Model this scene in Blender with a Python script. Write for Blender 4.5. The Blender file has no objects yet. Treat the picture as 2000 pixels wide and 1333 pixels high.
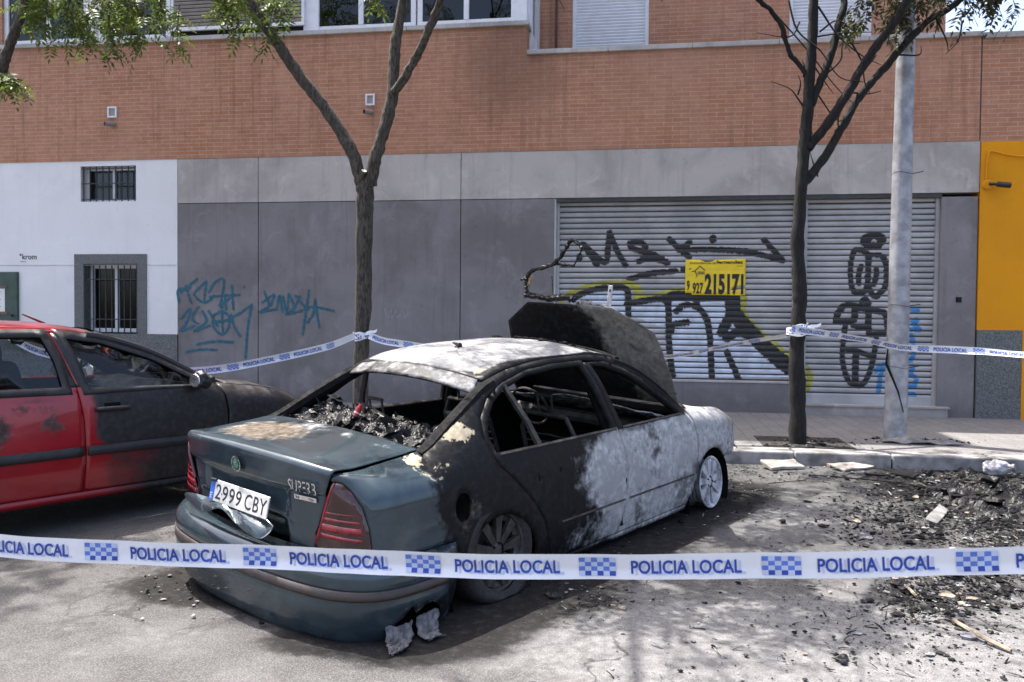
import bpy, bmesh, math, random
import numpy as np
from mathutils import Vector, Matrix
from mathutils.geometry import delaunay_2d_cdt

# ------------------------------------------------------------------ camera, sky, sun, exposure
SC = bpy.context.scene
COL = SC.collection
F_PX, YAW, PITCH, ROLL, EYE = 1600.0, -.1524, -.026, .0087, 1.5535
_f = np.array([math.sin(YAW)*math.cos(PITCH), math.cos(YAW)*math.cos(PITCH), math.sin(PITCH)])
_r0 = np.array([math.cos(YAW), -math.sin(YAW), 0.0]); _u0 = np.cross(_r0, _f)
_r = math.cos(ROLL)*_r0+math.sin(ROLL)*_u0; _u = -math.sin(ROLL)*_r0+math.cos(ROLL)*_u0
cam = bpy.data.cameras.new('camera'); cam.lens = 28.8; cam.sensor_width = 36; cam.clip_end = 600; cam.clip_start = .05
camo = bpy.data.objects.new('camera', cam); COL.objects.link(camo)
camo.matrix_world = Matrix(((_r[0], _u[0], -_f[0], 0), (_r[1], _u[1], -_f[1], 0), (_r[2], _u[2], -_f[2], EYE), (0, 0, 0, 1)))
SC.camera = camo
cam.dof.use_dof = True; cam.dof.focus_distance = 4.6; cam.dof.aperture_fstop = 5.6

SUN_TRAVEL = Vector((.405, -.225, -1.0)).normalized()
SUN_EL = math.asin(-SUN_TRAVEL.z); SUN_ROT = math.atan2(-SUN_TRAVEL.x, -SUN_TRAVEL.y)
world = bpy.data.worlds.new('World'); SC.world = world; world.use_nodes = True
_nt = world.node_tree; _sky = _nt.nodes.new('ShaderNodeTexSky'); _sky.sky_type = 'NISHITA'; _sky.sun_disc = False
_sky.sun_elevation = SUN_EL; _sky.sun_rotation = SUN_ROT; _sky.air_density = .75; _sky.dust_density = 5.0; _sky.ozone_density = .35
_nt.links.new(_sky.outputs[0], _nt.nodes['Background'].inputs[0]); _nt.nodes['Background'].inputs[1].default_value = .15
sun = bpy.data.lights.new('sun', 'SUN'); sun.energy = 3.6; sun.angle = math.radians(.4); sun.color = (1, .955, .89)
suno = bpy.data.objects.new('sun', sun); COL.objects.link(suno); suno.location = (-8, 8, 25)
suno.rotation_euler = SUN_TRAVEL.to_track_quat('-Z', 'Y').to_euler()
SC.view_settings.view_transform = 'Standard'; SC.view_settings.look = 'None'
SC.view_settings.exposure = 1.72; SC.view_settings.gamma = 1
RNG = random.Random(7)
NR = np.random.RandomState(5)
PI = math.pi

# ------------------------------------------------------------------ photo pixel (2000 wide) -> world, used to survey the place
def ray(x, y): return _f+_r*(x-1000)/F_PX-_u*(y-666.5)/F_PX
def at_y(x, y, Y): d = ray(x, y); return np.array([0, 0, EYE])+d*Y/d[1]
def at_z(x, y, z=0.0): d = ray(x, y); return np.array([0, 0, EYE])+d*(z-EYE)/d[2]
def at_d(x, y, dist): return np.array([0, 0, EYE])+ray(x, y)*dist
WALL_Y = 13.15
PAVE_Z = .14
KERB_Y = 9.22

# ------------------------------------------------------------------ object helpers
def tag(o, label=None, cat=None, group=None, kind=None):
    if label: o['label'] = label
    if cat: o['category'] = cat
    if group: o['group'] = group
    if kind: o['kind'] = kind
    return o
def empty(name, loc=(0, 0, 0), rz=0.0):
    o = bpy.data.objects.new(name, None); COL.objects.link(o); o.location = loc; o.rotation_euler = (0, 0, rz); o.empty_display_size = .2
    return o
def mesh_obj(name, verts, faces, mats, parent=None, smooth=False, midx=None):
    me = bpy.data.meshes.new(name); me.from_pydata([tuple(map(float, v)) for v in verts], [], [tuple(map(int, f)) for f in faces])
    for m in (mats if isinstance(mats, (list, tuple)) else [mats]): me.materials.append(m)
    if midx is not None: me.polygons.foreach_set('material_index', list(map(int, midx)))
    if smooth: me.polygons.foreach_set('use_smooth', [True]*len(me.polygons))
    me.update()
    o = bpy.data.objects.new(name, me); COL.objects.link(o)
    if parent: o.parent = parent
    return o
class MB:
    """collects shapes for one mesh"""
    def __init__(s): s.v = []; s.f = []; s.mi = []
    def add(s, v, f, mi=0):
        b = len(s.v); s.v += [tuple(p) for p in v]; s.f += [tuple(i+b for i in q) for q in f]; s.mi += [mi]*len(f)
    def box(s, x0, x1, y0, y1, z0, z1, mi=0):
        v = [(x0, y0, z0), (x1, y0, z0), (x1, y1, z0), (x0, y1, z0), (x0, y0, z1), (x1, y0, z1), (x1, y1, z1), (x0, y1, z1)]
        s.add(v, [(0, 3, 2, 1), (4, 5, 6, 7), (0, 1, 5, 4), (1, 2, 6, 5), (2, 3, 7, 6), (3, 0, 4, 7)], mi)
    def obox(s, c, ax, ay, az, mi=0):
        c, ax, ay, az = map(np.asarray, (c, ax, ay, az)); v = []
        for k in (-1, 1):
            for i, j in ((-1, -1), (1, -1), (1, 1), (-1, 1)): v.append(c+ax*i+ay*j+az*k)
        s.add(v, [(0, 3, 2, 1), (4, 5, 6, 7), (0, 1, 5, 4), (1, 2, 6, 5), (2, 3, 7, 6), (3, 0, 4, 7)], mi)
    def tube(s, pts, rad, n=8, cap=True, mi=0):
        P = [np.asarray(p, float) for p in pts]; R = rad if hasattr(rad, '__len__') else [rad]*len(P)
        v = []; prev = None
        for i, p in enumerate(P):
            t = P[min(i+1, len(P)-1)]-P[max(i-1, 0)]; t = t/(np.linalg.norm(t)+1e-9)
            if prev is None:
                a = np.cross(t, (0, 0, 1.0));
                if np.linalg.norm(a) < .1: a = np.cross(t, (1.0, 0, 0))
            else: a = prev-t*(prev@t)
            a = a/(np.linalg.norm(a)+1e-9); prev = a; b = np.cross(t, a)
            for k in range(n): v.append(p+(a*math.cos(2*PI*k/n)+b*math.sin(2*PI*k/n))*R[i])
        f = []
        for i in range(len(P)-1):
            for k in range(n): f.append((i*n+k, i*n+(k+1) % n, (i+1)*n+(k+1) % n, (i+1)*n+k))
        if cap: f.append(tuple(range(n-1, -1, -1))); f.append(tuple((len(P)-1)*n+k for k in range(n)))
        s.add(v, f, mi)
    def lathe(s, prof, n, frame, mi=0, closed=False):
        """prof: (radius, along-axis) list; frame: (centre, axis, a, b)"""
        c, ax, a, b = map(np.asarray, frame); v = []
        for k in range(n):
            q = 2*PI*k/n; d = a*math.cos(q)+b*math.sin(q)
            for r, h in prof: v.append(c+d*r+ax*h)
        m = len(prof); f = []
        for k in range(n):
            k2 = (k+1) % n
            for i in range(m if closed else m-1):
                j = (i+1) % m; f.append((k*m+i, k*m+j, k2*m+j, k2*m+i))
        s.add(v, f, mi)
    def build(s, name, mats, parent=None, smooth=False): return mesh_obj(name, s.v, s.f, mats, parent, smooth, s.mi)
def smooth_angle(o, deg=35):
    me = o.data; me.polygons.foreach_set('use_smooth', [True]*len(me.polygons))
    try: me.set_sharp_from_angle(angle=math.radians(deg))
    except Exception: pass
    return o
def bevel(o, w=.008, seg=2):
    m = o.modifiers.new('bevel', 'BEVEL'); m.width = w; m.segments = seg; m.limit_method = 'ANGLE'; m.angle_limit = math.radians(40); return o
def tab(xs, ys):
    """smooth monotone table"""
    xs = np.array(xs, float); ys = np.array(ys, float); h = np.diff(xs); d = np.diff(ys)/h; m = np.zeros_like(ys)
    m[0], m[-1] = d[0], d[-1]
    for i in range(1, len(xs)-1):
        if d[i-1]*d[i] > 0:
            w1 = 2*h[i]+h[i-1]; w2 = h[i]+2*h[i-1]; m[i] = (w1+w2)/(w1/d[i-1]+w2/d[i])
    def fn(x):
        x = np.clip(np.asarray(x, float), xs[0], xs[-1]); i = np.clip(np.searchsorted(xs, x, side='right')-1, 0, len(xs)-2)
        t = (x-xs[i])/h[i]; t2 = t*t; t3 = t2*t
        return (2*t3-3*t2+1)*ys[i]+(t3-2*t2+t)*h[i]*m[i]+(-2*t3+3*t2)*ys[i+1]+(t3-t2)*h[i]*m[i+1]
    return fn
def sstep(a, b, x): t = np.clip((np.asarray(x, float)-a)/(b-a), 0, 1); return t*t*(3-2*t)
def spline(pts, n=6):
    P = [np.asarray(p, float) for p in pts]; Q = [2*P[0]-P[1]]+P+[2*P[-1]-P[-2]]; out = []
    for i in range(1, len(Q)-2):
        for k in range(n):
            t = k/n; a, b, c, d = Q[i-1], Q[i], Q[i+1], Q[i+2]
            out.append(.5*(2*b+(c-a)*t+(2*a-5*b+4*c-d)*t*t+(3*b-a-3*c+d)*t**3))
    out.append(P[-1]); return out
def vnoise(p, seed=0):
    """cheap smooth 3-D noise, -1..1"""
    p = np.asarray(p, float); s = seed*7.31
    return (np.sin(p[..., 0]*1.7+1.3*np.sin(p[..., 1]*2.1+s)+s)+np.sin(p[..., 1]*1.9+1.1*np.sin(p[..., 2]*2.3+s*1.7)+2.1)+np.sin(p[..., 2]*2.2+1.2*np.sin(p[..., 0]*1.6+s*.7)+4.2))/3
def inside(pts, poly):
    pts = np.asarray(pts, float); x, y = pts[:, 0], pts[:, 1]; P = np.asarray(poly, float); r = np.zeros(len(pts), bool); j = len(P)-1
    for i in range(len(P)):
        c = (P[i, 1] > y) != (P[j, 1] > y)
        with np.errstate(divide='ignore', invalid='ignore'): xi = (P[j, 0]-P[i, 0])*(y-P[i, 1])/(P[j, 1]-P[i, 1])+P[i, 0]
        r ^= c & (x < xi); j = i
    return r
def seg_dist(pts, poly, closed=False):
    pts = np.asarray(pts, float); P = np.asarray(poly, float); best = np.full(len(pts), 1e9); n = len(P)
    for i in range(n if closed else n-1):
        a, b = P[i], P[(i+1) % n]; ab = b-a; t = np.clip(((pts-a)@ab)/(ab@ab+1e-12), 0, 1)
        best = np.minimum(best, np.linalg.norm(pts-a-t[:, None]*ab, axis=1))
    return best
def resample(poly, step):
    P = [np.asarray(p, float) for p in poly]; out = []
    for i in range(len(P)):
        a, b = P[i], P[(i+1) % len(P)]; n = max(1, int(math.ceil(np.linalg.norm(b-a)/step)))
        for k in range(n): out.append(a+(b-a)*k/n)
    return out
def shrink(poly, d):
    P = np.asarray(poly, float); A = np.sum(P[:, 0]*np.roll(P[:, 1], -1)-np.roll(P[:, 0], -1)*P[:, 1]); sg = 1 if A > 0 else -1; out = []
    for i in range(len(P)):
        e1 = P[i]-P[i-1]; e2 = P[(i+1) % len(P)]-P[i]; n1 = np.array([-e1[1], e1[0]])/(np.linalg.norm(e1)+1e-9); n2 = np.array([-e2[1], e2[0]])/(np.linalg.norm(e2)+1e-9)
        n = (n1+n2); n = n/max(np.linalg.norm(n)**2/2, .5); out.append(P[i]+n*d*sg)
    return [tuple(p) for p in out]
def panel(name, outer, holes, fmap, mats, parent, step=.035, thick=.012, flip=False, mask=None, post=None):
    """a sheet cut out of a curved surface: 2-D outline (with holes) -> fmap -> 3-D, with real thickness"""
    A = sum(outer[i][0]*outer[(i+1) % len(outer)][1]-outer[(i+1) % len(outer)][0]*outer[i][1] for i in range(len(outer)))
    if A < 0: outer = outer[::-1]
    loops = [resample(outer, step)]+[resample(h, step) for h in holes]
    V = []; E = []
    for L in loops:
        b = len(V); V += [tuple(p) for p in L]; E += [(b+i, b+(i+1) % len(L)) for i in range(len(L))]
    a = np.array(V); x0, y0 = a.min(0); x1, y1 = a.max(0)
    gx, gy = np.meshgrid(np.arange(x0+step/2, x1, step), np.arange(y0+step/2, y1, step)); G = np.stack([gx.ravel(), gy.ravel()], 1)
    ok = inside(G, outer)
    for h in holes: ok &= ~inside(G, h)
    G = G[ok]; dmin = np.full(len(G), 1e9)
    for L in loops: dmin = np.minimum(dmin, seg_dist(G, L, True))
    G = G[dmin > step*.45]
    V += [tuple(p) for p in G]
    r = delaunay_2d_cdt([Vector(p) for p in V], E, [], 0, 1e-6)
    P = np.array([(p.x, p.y) for p in r[0]]); T = [f for f in r[2]]
    cen = np.array([P[list(t)].mean(0) for t in T]); ok = inside(cen, outer)
    for h in holes: ok &= ~inside(cen, h)
    T = [t for t, k in zip(T, ok) if k]
    D = np.asarray(fmap(P[:, 0], P[:, 1])); D = np.stack(D, 1) if D.shape[0] == 3 and D.shape[1] != 3 or D.shape == (3, 3) and False else D
    if D.shape[1] != 3: D = D.T
    M = mask(D, P) if mask else None
    W = post(D) if post else D
    if flip: T = [tuple(reversed(t)) for t in T]
    o = mesh_obj(name, W, T, mats, parent, True)
    if M is not None:
        at = o.data.color_attributes.new('mask', 'FLOAT_COLOR', 'POINT'); at.data.foreach_set('color', np.clip(M, 0, 1).astype(np.float32).ravel())
    if thick:
        m = o.modifiers.new('thickness', 'SOLIDIFY'); m.thickness = thick; m.offset = -1
        if isinstance(mats, (list, tuple)) and len(mats) > 1: m.material_offset = 1
    return o

_tc = {}
def text_geo(body, size=1.0, bold=0.0, shear=0.0, space=1.0, cuts=0):
    """letters as triangles in x (width) and y (height)"""
    k = (body, bold, shear, space, cuts)
    if k not in _tc:
        c = bpy.data.curves.new('letters', 'FONT'); c.body = body; c.size = 1; c.offset = bold; c.resolution_u = 4; c.shear = shear; c.space_character = space
        o = bpy.data.objects.new('letters', c); COL.objects.link(o); dg = bpy.context.evaluated_depsgraph_get(); me = o.evaluated_get(dg).to_mesh()
        v = np.array([tuple(q.co)[:2] for q in me.vertices]); f = [tuple(p.vertices) for p in me.polygons]
        o.evaluated_get(dg).to_mesh_clear(); bpy.data.objects.remove(o); bpy.data.curves.remove(c)
        v[:, 0] -= v[:, 0].min()
        if cuts:
            bm = bmesh.new(); vs = [bm.verts.new((p[0], p[1], 0)) for p in v]
            for t in f:
                try: bm.faces.new([vs[i] for i in t])
                except ValueError: pass
            h0, h1 = v[:, 1].min(), v[:, 1].max()
            for j in range(1, cuts): bmesh.ops.bisect_plane(bm, geom=bm.verts[:]+bm.edges[:]+bm.faces[:], plane_co=(0, h0+(h1-h0)*j/cuts, 0), plane_no=(0, 1, 0))
            bm.verts.index_update(); v = np.array([tuple(q.co)[:2] for q in bm.verts]); f = [tuple(q.index for q in p.verts) for p in bm.faces]; bm.free()
        _tc[k] = (v, f)
    v, f = _tc[k]; return v*size, f

# ------------------------------------------------------------------ materials
def N(nt, t, **kw):
    n = nt.nodes.new(t)
    for k, v in kw.items(): setattr(n, k, v)
    return n
def mathn(nt, op, a, b=None, c=None, clamp=False):
    n = N(nt, 'ShaderNodeMath', operation=op); n.use_clamp = clamp
    for i, q in enumerate((a, b, c)):
        if q is None: continue
        if isinstance(q, (int, float)): n.inputs[i].default_value = q
        else: nt.links.new(q, n.inputs[i])
    return n.outputs[0]
def mixc(nt, fac, a, b, mode='MIX'):
    n = N(nt, 'ShaderNodeMix', data_type='RGBA', blend_type=mode)
    for i, q in ((0, fac), (6, a), (7, b)):
        if isinstance(q, (int, float)): n.inputs[i].default_value = q
        elif isinstance(q, tuple): n.inputs[i].default_value = (*q, 1) if len(q) == 3 else q
        else: nt.links.new(q, n.inputs[i])
    return n.outputs[2]
def noise(nt, vec, scale, detail=4, rough=.55, dist=0.0):
    n = N(nt, 'ShaderNodeTexNoise'); n.inputs['Scale'].default_value = scale; n.inputs['Detail'].default_value = detail
    n.inputs['Roughness'].default_value = rough; n.inputs['Distortion'].default_value = dist
    if vec is not None: nt.links.new(vec, n.inputs['Vector'])
    return n.outputs[0]
def rng(nt, v, a, b, c=0.0, d=1.0):
    n = N(nt, 'ShaderNodeMapRange'); n.interpolation_type = 'SMOOTHSTEP'
    for i, q in enumerate((v, a, b, c, d)):
        if isinstance(q, (int, float)): n.inputs[i].default_value = q
        else: nt.links.new(q, n.inputs[i])
    return n.outputs[0]
def newmat(name):
    m = bpy.data.materials.new(name); m.use_nodes = True; nt = m.node_tree; b = nt.nodes['Principled BSDF']; tc = N(nt, 'ShaderNodeTexCoord'); return m, nt, b, tc.outputs['Object']
def setin(b, k, v):
    if k in b.inputs: b.inputs[k].default_value = v
def bumpn(nt, b, h, strength=.3, dist=.01):
    n = N(nt, 'ShaderNodeBump'); n.inputs['Strength'].default_value = strength; n.inputs['Distance'].default_value = dist
    nt.links.new(h, n.inputs['Height']); nt.links.new(n.outputs[0], b.inputs['Normal'])
def simple(name, col, rough=.6, var=.25, scale=8, bump=0.0, bscale=60, metal=0.0, spec=.5, col2=None, coat=0):
    m, nt, b, v = newmat(name)
    n = noise(nt, v, scale, 5); n2 = rng(nt, n, .3, .7)
    dark = col2 or tuple(q*(1-var) for q in col); lite = tuple(min(1, q*(1+var*.6)) for q in col)
    nt.links.new(mixc(nt, n2, dark, lite), b.inputs['Base Color'])
    nt.links.new(rng(nt, noise(nt, v, scale*2.3, 4), .3, .7, max(.04, rough-.12), min(1, rough+.1)), b.inputs['Roughness'])
    setin(b, 'Metallic', metal); setin(b, 'Specular IOR Level', spec)
    if coat: setin(b, 'Coat Weight', coat); setin(b, 'Coat Roughness', .06)
    if bump: bumpn(nt, b, noise(nt, v, bscale, 4), bump, .01)
    return m
def glass_mat(name, tint=(.55, .6, .6), refl=.9, rough=.01):
    m, nt, b, v = newmat(name); out = nt.nodes['Material Output']; nt.nodes.remove(b)
    t = N(nt, 'ShaderNodeBsdfTransparent'); t.inputs[0].default_value = (*tint, 1); g = N(nt, 'ShaderNodeBsdfGlossy'); g.inputs[0].default_value = (refl, refl, refl, 1); g.inputs[1].default_value = rough
    fr = N(nt, 'ShaderNodeFresnel'); fr.inputs[0].default_value = 1.5; mx = N(nt, 'ShaderNodeMixShader')
    nt.links.new(fr.outputs[0], mx.inputs[0]); nt.links.new(t.outputs[0], mx.inputs[1]); nt.links.new(g.outputs[0], mx.inputs[2]); nt.links.new(mx.outputs[0], out.inputs[0]); return m
def burnt_mat(name, soot=(.008, .008, .009), paint=(.030, .046, .056), ash=(.52, .52, .52), tan=(.42, .37, .27), rust=(.06, .048, .036), paint_rough=.2, coat=.9):
    """car sheet metal after the fire; vertex mask: R ash, G surviving paint, B bare tan primer, A scorched rust"""
    m, nt, b, v = newmat(name)
    a = N(nt, 'ShaderNodeAttribute', attribute_name='mask'); sp = N(nt, 'ShaderNodeSeparateColor'); nt.links.new(a.outputs['Color'], sp.inputs[0])
    R_, G_, B_, A_ = sp.outputs[0], sp.outputs[1], sp.outputs[2], a.outputs['Alpha']
    n1 = noise(nt, v, 5.5, 9, .62, .6); n2 = noise(nt, v, 22, 7, .65, .3); n3 = noise(nt, v, 95, 4, .6)
    nn = mathn(nt, 'ADD', mathn(nt, 'MULTIPLY', mathn(nt, 'SUBTRACT', n1, .5), 1.1), mathn(nt, 'MULTIPLY', mathn(nt, 'SUBTRACT', n2, .5), .55))
    def thr(ch, lo, hi, k=1.0): return rng(nt, mathn(nt, 'MULTIPLY', mathn(nt, 'ADD', ch, mathn(nt, 'MULTIPLY', nn, k)), rng(nt, ch, .02, .12)), lo, hi)
    setin(b, 'Specular IOR Level', .14); sootc = mixc(nt, rng(nt, n2, .42, .72), soot, tuple(q*2.2+.004 for q in soot))
    pt = mixc(nt, rng(nt, n1, .35, .7), paint, tuple(q*1.5 for q in paint))
    fp = thr(G_, .35, .62)
    c = mixc(nt, fp, sootc, pt)
    fr_ = thr(A_, .35, .7); rc = mixc(nt, rng(nt, n2, .38, .62), rust, tuple(q*2.0+.02 for q in rust)); c = mixc(nt, fr_, c, rc)
    fa = thr(R_, .22, .62, .8); ac = mixc(nt, rng(nt, n2, .33, .66), tuple(q*.52 for q in ash), ash); ac = mixc(nt, rng(nt, n1, .36, .6), tuple(q*.62 for q in ash), ac)
    c = mixc(nt, fa, c, ac)
    ft = thr(B_, .44, .52, 1.2); tcx = mixc(nt, rng(nt, n2, .35, .7), tuple(q*.62 for q in tan), tan); c = mixc(nt, ft, c, tcx)
    nt.links.new(c, b.inputs['Base Color'])
    dull = mathn(nt, 'MAXIMUM', mathn(nt, 'MAXIMUM', fa, ft), fr_)
    sr = rng(nt, n2, .35, .7, .38, .62); r1 = mathn(nt, 'MULTIPLY', mathn(nt, 'SUBTRACT', 1.0, fp), sr); r2 = mathn(nt, 'MULTIPLY', fp, paint_rough)
    r = mathn(nt, 'ADD', r1, r2); r = mathn(nt, 'ADD', mathn(nt, 'MULTIPLY', r, mathn(nt, 'SUBTRACT', 1.0, dull)), mathn(nt, 'MULTIPLY', dull, .85)); nt.links.new(r, b.inputs['Roughness'])
    nt.links.new(mathn(nt, 'MULTIPLY', mathn(nt, 'MULTIPLY', fp, coat), mathn(nt, 'SUBTRACT', 1.0, dull)), b.inputs['Coat Weight']); setin(b, 'Coat Roughness', .08)
    nt.links.new(mathn(nt, 'MULTIPLY', mathn(nt, 'MULTIPLY', fp, .22), mathn(nt, 'SUBTRACT', 1.0, dull)), b.inputs['Metallic'])
    h = mathn(nt, 'ADD', mathn(nt, 'MULTIPLY', n2, .8), mathn(nt, 'MULTIPLY', n3, .35)); h = mathn(nt, 'MULTIPLY', h, mathn(nt, 'SUBTRACT', 1.12, fp)); h = mathn(nt, 'ADD', h, mathn(nt, 'MULTIPLY', ft, .25))
    bumpn(nt, b, h, .35, .006)
    return m

M = {}
M['burnt'] = burnt_mat('burnt_sheet_metal')
M['burntroof'] = burnt_mat('burnt_roof_sheet', ash=(.31, .31, .315))
M['bonnet'] = burnt_mat('burnt_bonnet', ash=(.25, .235, .21), rust=(.09, .076, .06))
M['soot'] = simple('soot_black', (.008, .008, .009), .75, .5, 14, .5, 70, spec=.12)
M['char'] = simple('charred_rubble', (.017, .0165, .017), .42, .7, 9, .6, 60, col2=(.003, .003, .003), spec=.28)
M['charwhite'] = simple('ash_crust', (.26, .26, .265), .9, .6, 16, .6, 70, col2=(.03, .03, .03))
M['rubberstrip'] = simple('brown_moulding', (.045, .035, .032), .45, .25, 10)
M['tyre'] = simple('scorched_tyre', (.018, .017, .016), .75, .4, 20, .5, 80)
M['alloy'] = simple('sooty_alloy', (.055, .053, .05), .5, .5, 14, .2, 60, metal=.4)
M['alloyash'] = simple('ash_white_alloy', (.50, .50, .52), .8, .55, 9, .2, 60)
M['ironash'] = simple('burnt_steel', (.045, .038, .034), .7, .6, 10, .4, 50)
M['lamp'] = simple('smoked_red_lens', (.035, .006, .008), .2, .5, 7, coat=.7)
M['lampred'] = simple('red_lens_band', (.26, .012, .02), .25, .35, 14, coat=.6)
M['platewhite'] = simple('plate_white', (.55, .55, .54), .5, .3, 14)
M['plateblue'] = simple('plate_blue', (.02, .10, .42), .4, .1, 9)
M['ink'] = simple('black_ink', (.012, .012, .014), .5, .2, 9)
M['chrome'] = simple('dull_chrome', (.72, .72, .74), .25, .15, 20, metal=.9)
M['badgegreen'] = simple('enamel_green', (.05, .32, .17), .35, .2, 20)
M['badgeblack'] = simple('enamel_black', (.015, .015, .015), .3, .2, 20)
M['melt'] = simple('melted_plastic', (.12, .12, .128), .6, .5, 24, .8, 55, col2=(.05, .05, .052))
M['boltdark'] = simple('dark_hole', (.004, .004, .004), .9, .2, 9)
def red_mat():
    m, nt, b, v = newmat('red_car_paint')
    a = N(nt, 'ShaderNodeAttribute', attribute_name='mask'); sp = N(nt, 'ShaderNodeSeparateColor'); nt.links.new(a.outputs['Color'], sp.inputs[0])
    n1 = noise(nt, v, 4.0, 8, .6, .5); n2 = noise(nt, v, 24, 6, .6)
    nn = mathn(nt, 'ADD', mathn(nt, 'MULTIPLY', mathn(nt, 'SUBTRACT', n1, .5), .7), mathn(nt, 'MULTIPLY', mathn(nt, 'SUBTRACT', n2, .5), .3))
    k = rng(nt, sp.outputs[0], .02, .12)
    fs = rng(nt, mathn(nt, 'MULTIPLY', mathn(nt, 'ADD', sp.outputs[0], nn), k), .25, .75)
    fb = rng(nt, mathn(nt, 'MULTIPLY', mathn(nt, 'ADD', sp.outputs[1], mathn(nt, 'MULTIPLY', nn, 1.8)), rng(nt, sp.outputs[1], .02, .12)), .35, .6)
    red = mixc(nt, rng(nt, n1, .3, .7), (.26, .003, .010), (.33, .005, .013))
    c = mixc(nt, fs, red, mixc(nt, rng(nt, n2, .4, .7), (.010, .009, .010), (.03, .026, .027)))
    c = mixc(nt, fb, c, mixc(nt, rng(nt, n2, .35, .65), (.035, .012, .012), (.11, .05, .045)))
    nt.links.new(c, b.inputs['Base Color'])
    d = mathn(nt, 'MAXIMUM', fs, fb)
    nt.links.new(rng(nt, d, 0, 1, .28, .55), b.inputs['Roughness']); nt.links.new(rng(nt, d, 0, 1, .55, .03), b.inputs['Coat Weight']); setin(b, 'Coat Roughness', .05)
    bumpn(nt, b, mathn(nt, 'MULTIPLY', n2, mathn(nt, 'ADD', fb, .06)), .35, .012)
    return m
M['red'] = red_mat()
M['blackplastic'] = simple('black_plastic', (.016, .016, .018), .5, .3, 14, .1, 80)
M['seatcloth'] = simple('dark_seat_cloth', (.022, .024, .028), .9, .3, 30)
M['autoglass'] = glass_mat('car_window_glass', (.66, .69, .70))
M['winglass'] = glass_mat('house_window_glass', (.35, .38, .42))
M['mirror'] = simple('melted_mirror', (.5, .5, .52), .18, .4, 20, .4, 40, metal=.8)

def brick_mat():
    m, nt, b, v = newmat('salmon_brick')
    sx = N(nt, 'ShaderNodeSeparateXYZ'); nt.links.new(v, sx.inputs[0]); cx = N(nt, 'ShaderNodeCombineXYZ')
    nt.links.new(mathn(nt, 'ADD', sx.outputs[0], sx.outputs[1]), cx.inputs[0]); nt.links.new(sx.outputs[2], cx.inputs[1])
    br = N(nt, 'ShaderNodeTexBrick'); nt.links.new(cx.outputs[0], br.inputs['Vector'])
    br.inputs['Scale'].default_value = 1; br.inputs['Brick Width'].default_value = .27; br.inputs['Row Height'].default_value = .0667; br.inputs['Mortar Size'].default_value = .0055
    br.inputs['Mortar Smooth'].default_value = .3; br.inputs['Bias'].default_value = -.1
    br.inputs['Color1'].default_value = (.46, .215, .12, 1); br.inputs['Color2'].default_value = (.37, .16, .085, 1); br.inputs['Mortar'].default_value = (.46, .38, .33, 1)
    n = noise(nt, v, 1.1, 7, .6, .4); n2 = noise(nt, v, 9, 4)
    c = mixc(nt, rng(nt, n, .3, .75, 0, .5), br.outputs[0], (.50, .27, .18), 'MIX'); c = mixc(nt, rng(nt, n2, .35, .7, 0, .35), c, (.30, .13, .08))
    mp2 = N(nt, 'ShaderNodeMapping'); mp2.inputs['Scale'].default_value = (5, 5, .28); nt.links.new(v, mp2.inputs[0]); c = mixc(nt, rng(nt, noise(nt, mp2.outputs[0], 1.8, 6, .65), .50, .74, 0, .55), c, (.20, .10, .065)); c = mixc(nt, rng(nt, noise(nt, v, .35, 4), .45, .7, 0, .35), c, (.52, .30, .21))
    # soot that the fire carried up the wall right of the terrace corner
    at = N(nt, 'ShaderNodeAttribute', attribute_name='mask'); sp = N(nt, 'ShaderNodeSeparateColor'); nt.links.new(at.outputs['Color'], sp.inputs[0])
    s = rng(nt, mathn(nt, 'ADD', sp.outputs[0], mathn(nt, 'MULTIPLY', mathn(nt, 'SUBTRACT', n, .5), .7)), .15, 1.1, 0, .5)
    c = mixc(nt, s, c, (.13, .075, .05)); nt.links.new(c, b.inputs['Base Color']); setin(b, 'Roughness', .85); setin(b, 'Specular IOR Level', .25)
    bumpn(nt, b, mathn(nt, 'SUBTRACT', 1.0, br.outputs[1]), .4, .004); return m
M['brick'] = brick_mat()
def plaster(name, col, stain=(.2, .18, .16), amt=.35, streak=True):
    m, nt, b, v = newmat(name)
    n = noise(nt, v, .9, 8, .62, .3); mp = N(nt, 'ShaderNodeMapping'); mp.inputs['Scale'].default_value = (6, 6, .35); nt.links.new(v, mp.inputs[0]); st = noise(nt, mp.outputs[0], 2.2, 6, .6)
    f = noise(nt, v, 60, 3)
    c = mixc(nt, rng(nt, n, .40, .66, 0, amt), col, stain); nb = noise(nt, v, 2.4, 9, .7, .8); c = mixc(nt, rng(nt, nb, .52, .70, 0, amt*.75), c, tuple(min(1, q*1.35) for q in col)); nd = noise(nt, v, 5.5, 6, .7); c = mixc(nt, rng(nt, nd, .60, .72, 0, amt*.7), c, tuple(q*.8 for q in stain))
    sz = N(nt, 'ShaderNodeSeparateXYZ'); nt.links.new(v, sz.inputs[0]); c = mixc(nt, rng(nt, mathn(nt, 'ADD', sz.outputs[2], mathn(nt, 'MULTIPLY', mathn(nt, 'SUBTRACT', nb, .5), .8)), .15, .75, amt*.8, 0), c, tuple(q*.7 for q in stain))
    if streak: c = mixc(nt, rng(nt, st, .5, .8, 0, amt*.8), c, stain)
    c = mixc(nt, rng(nt, f, .3, .7, 0, .12), c, tuple(q*.6 for q in col)); nt.links.new(c, b.inputs['Base Color']); setin(b, 'Roughness', .9); setin(b, 'Specular IOR Level', .2)
    bumpn(nt, b, f, .15, .003); return m
M['concrete'] = plaster('light_concrete', (.50, .46, .435), (.27, .245, .23), .6)
M['greypaint'] = plaster('grey_painted_concrete', (.235, .222, .226), (.13, .12, .12), .6)
M['whitewall'] = plaster('white_render', (.80, .79, .80), (.55, .53, .51), .22)
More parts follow.
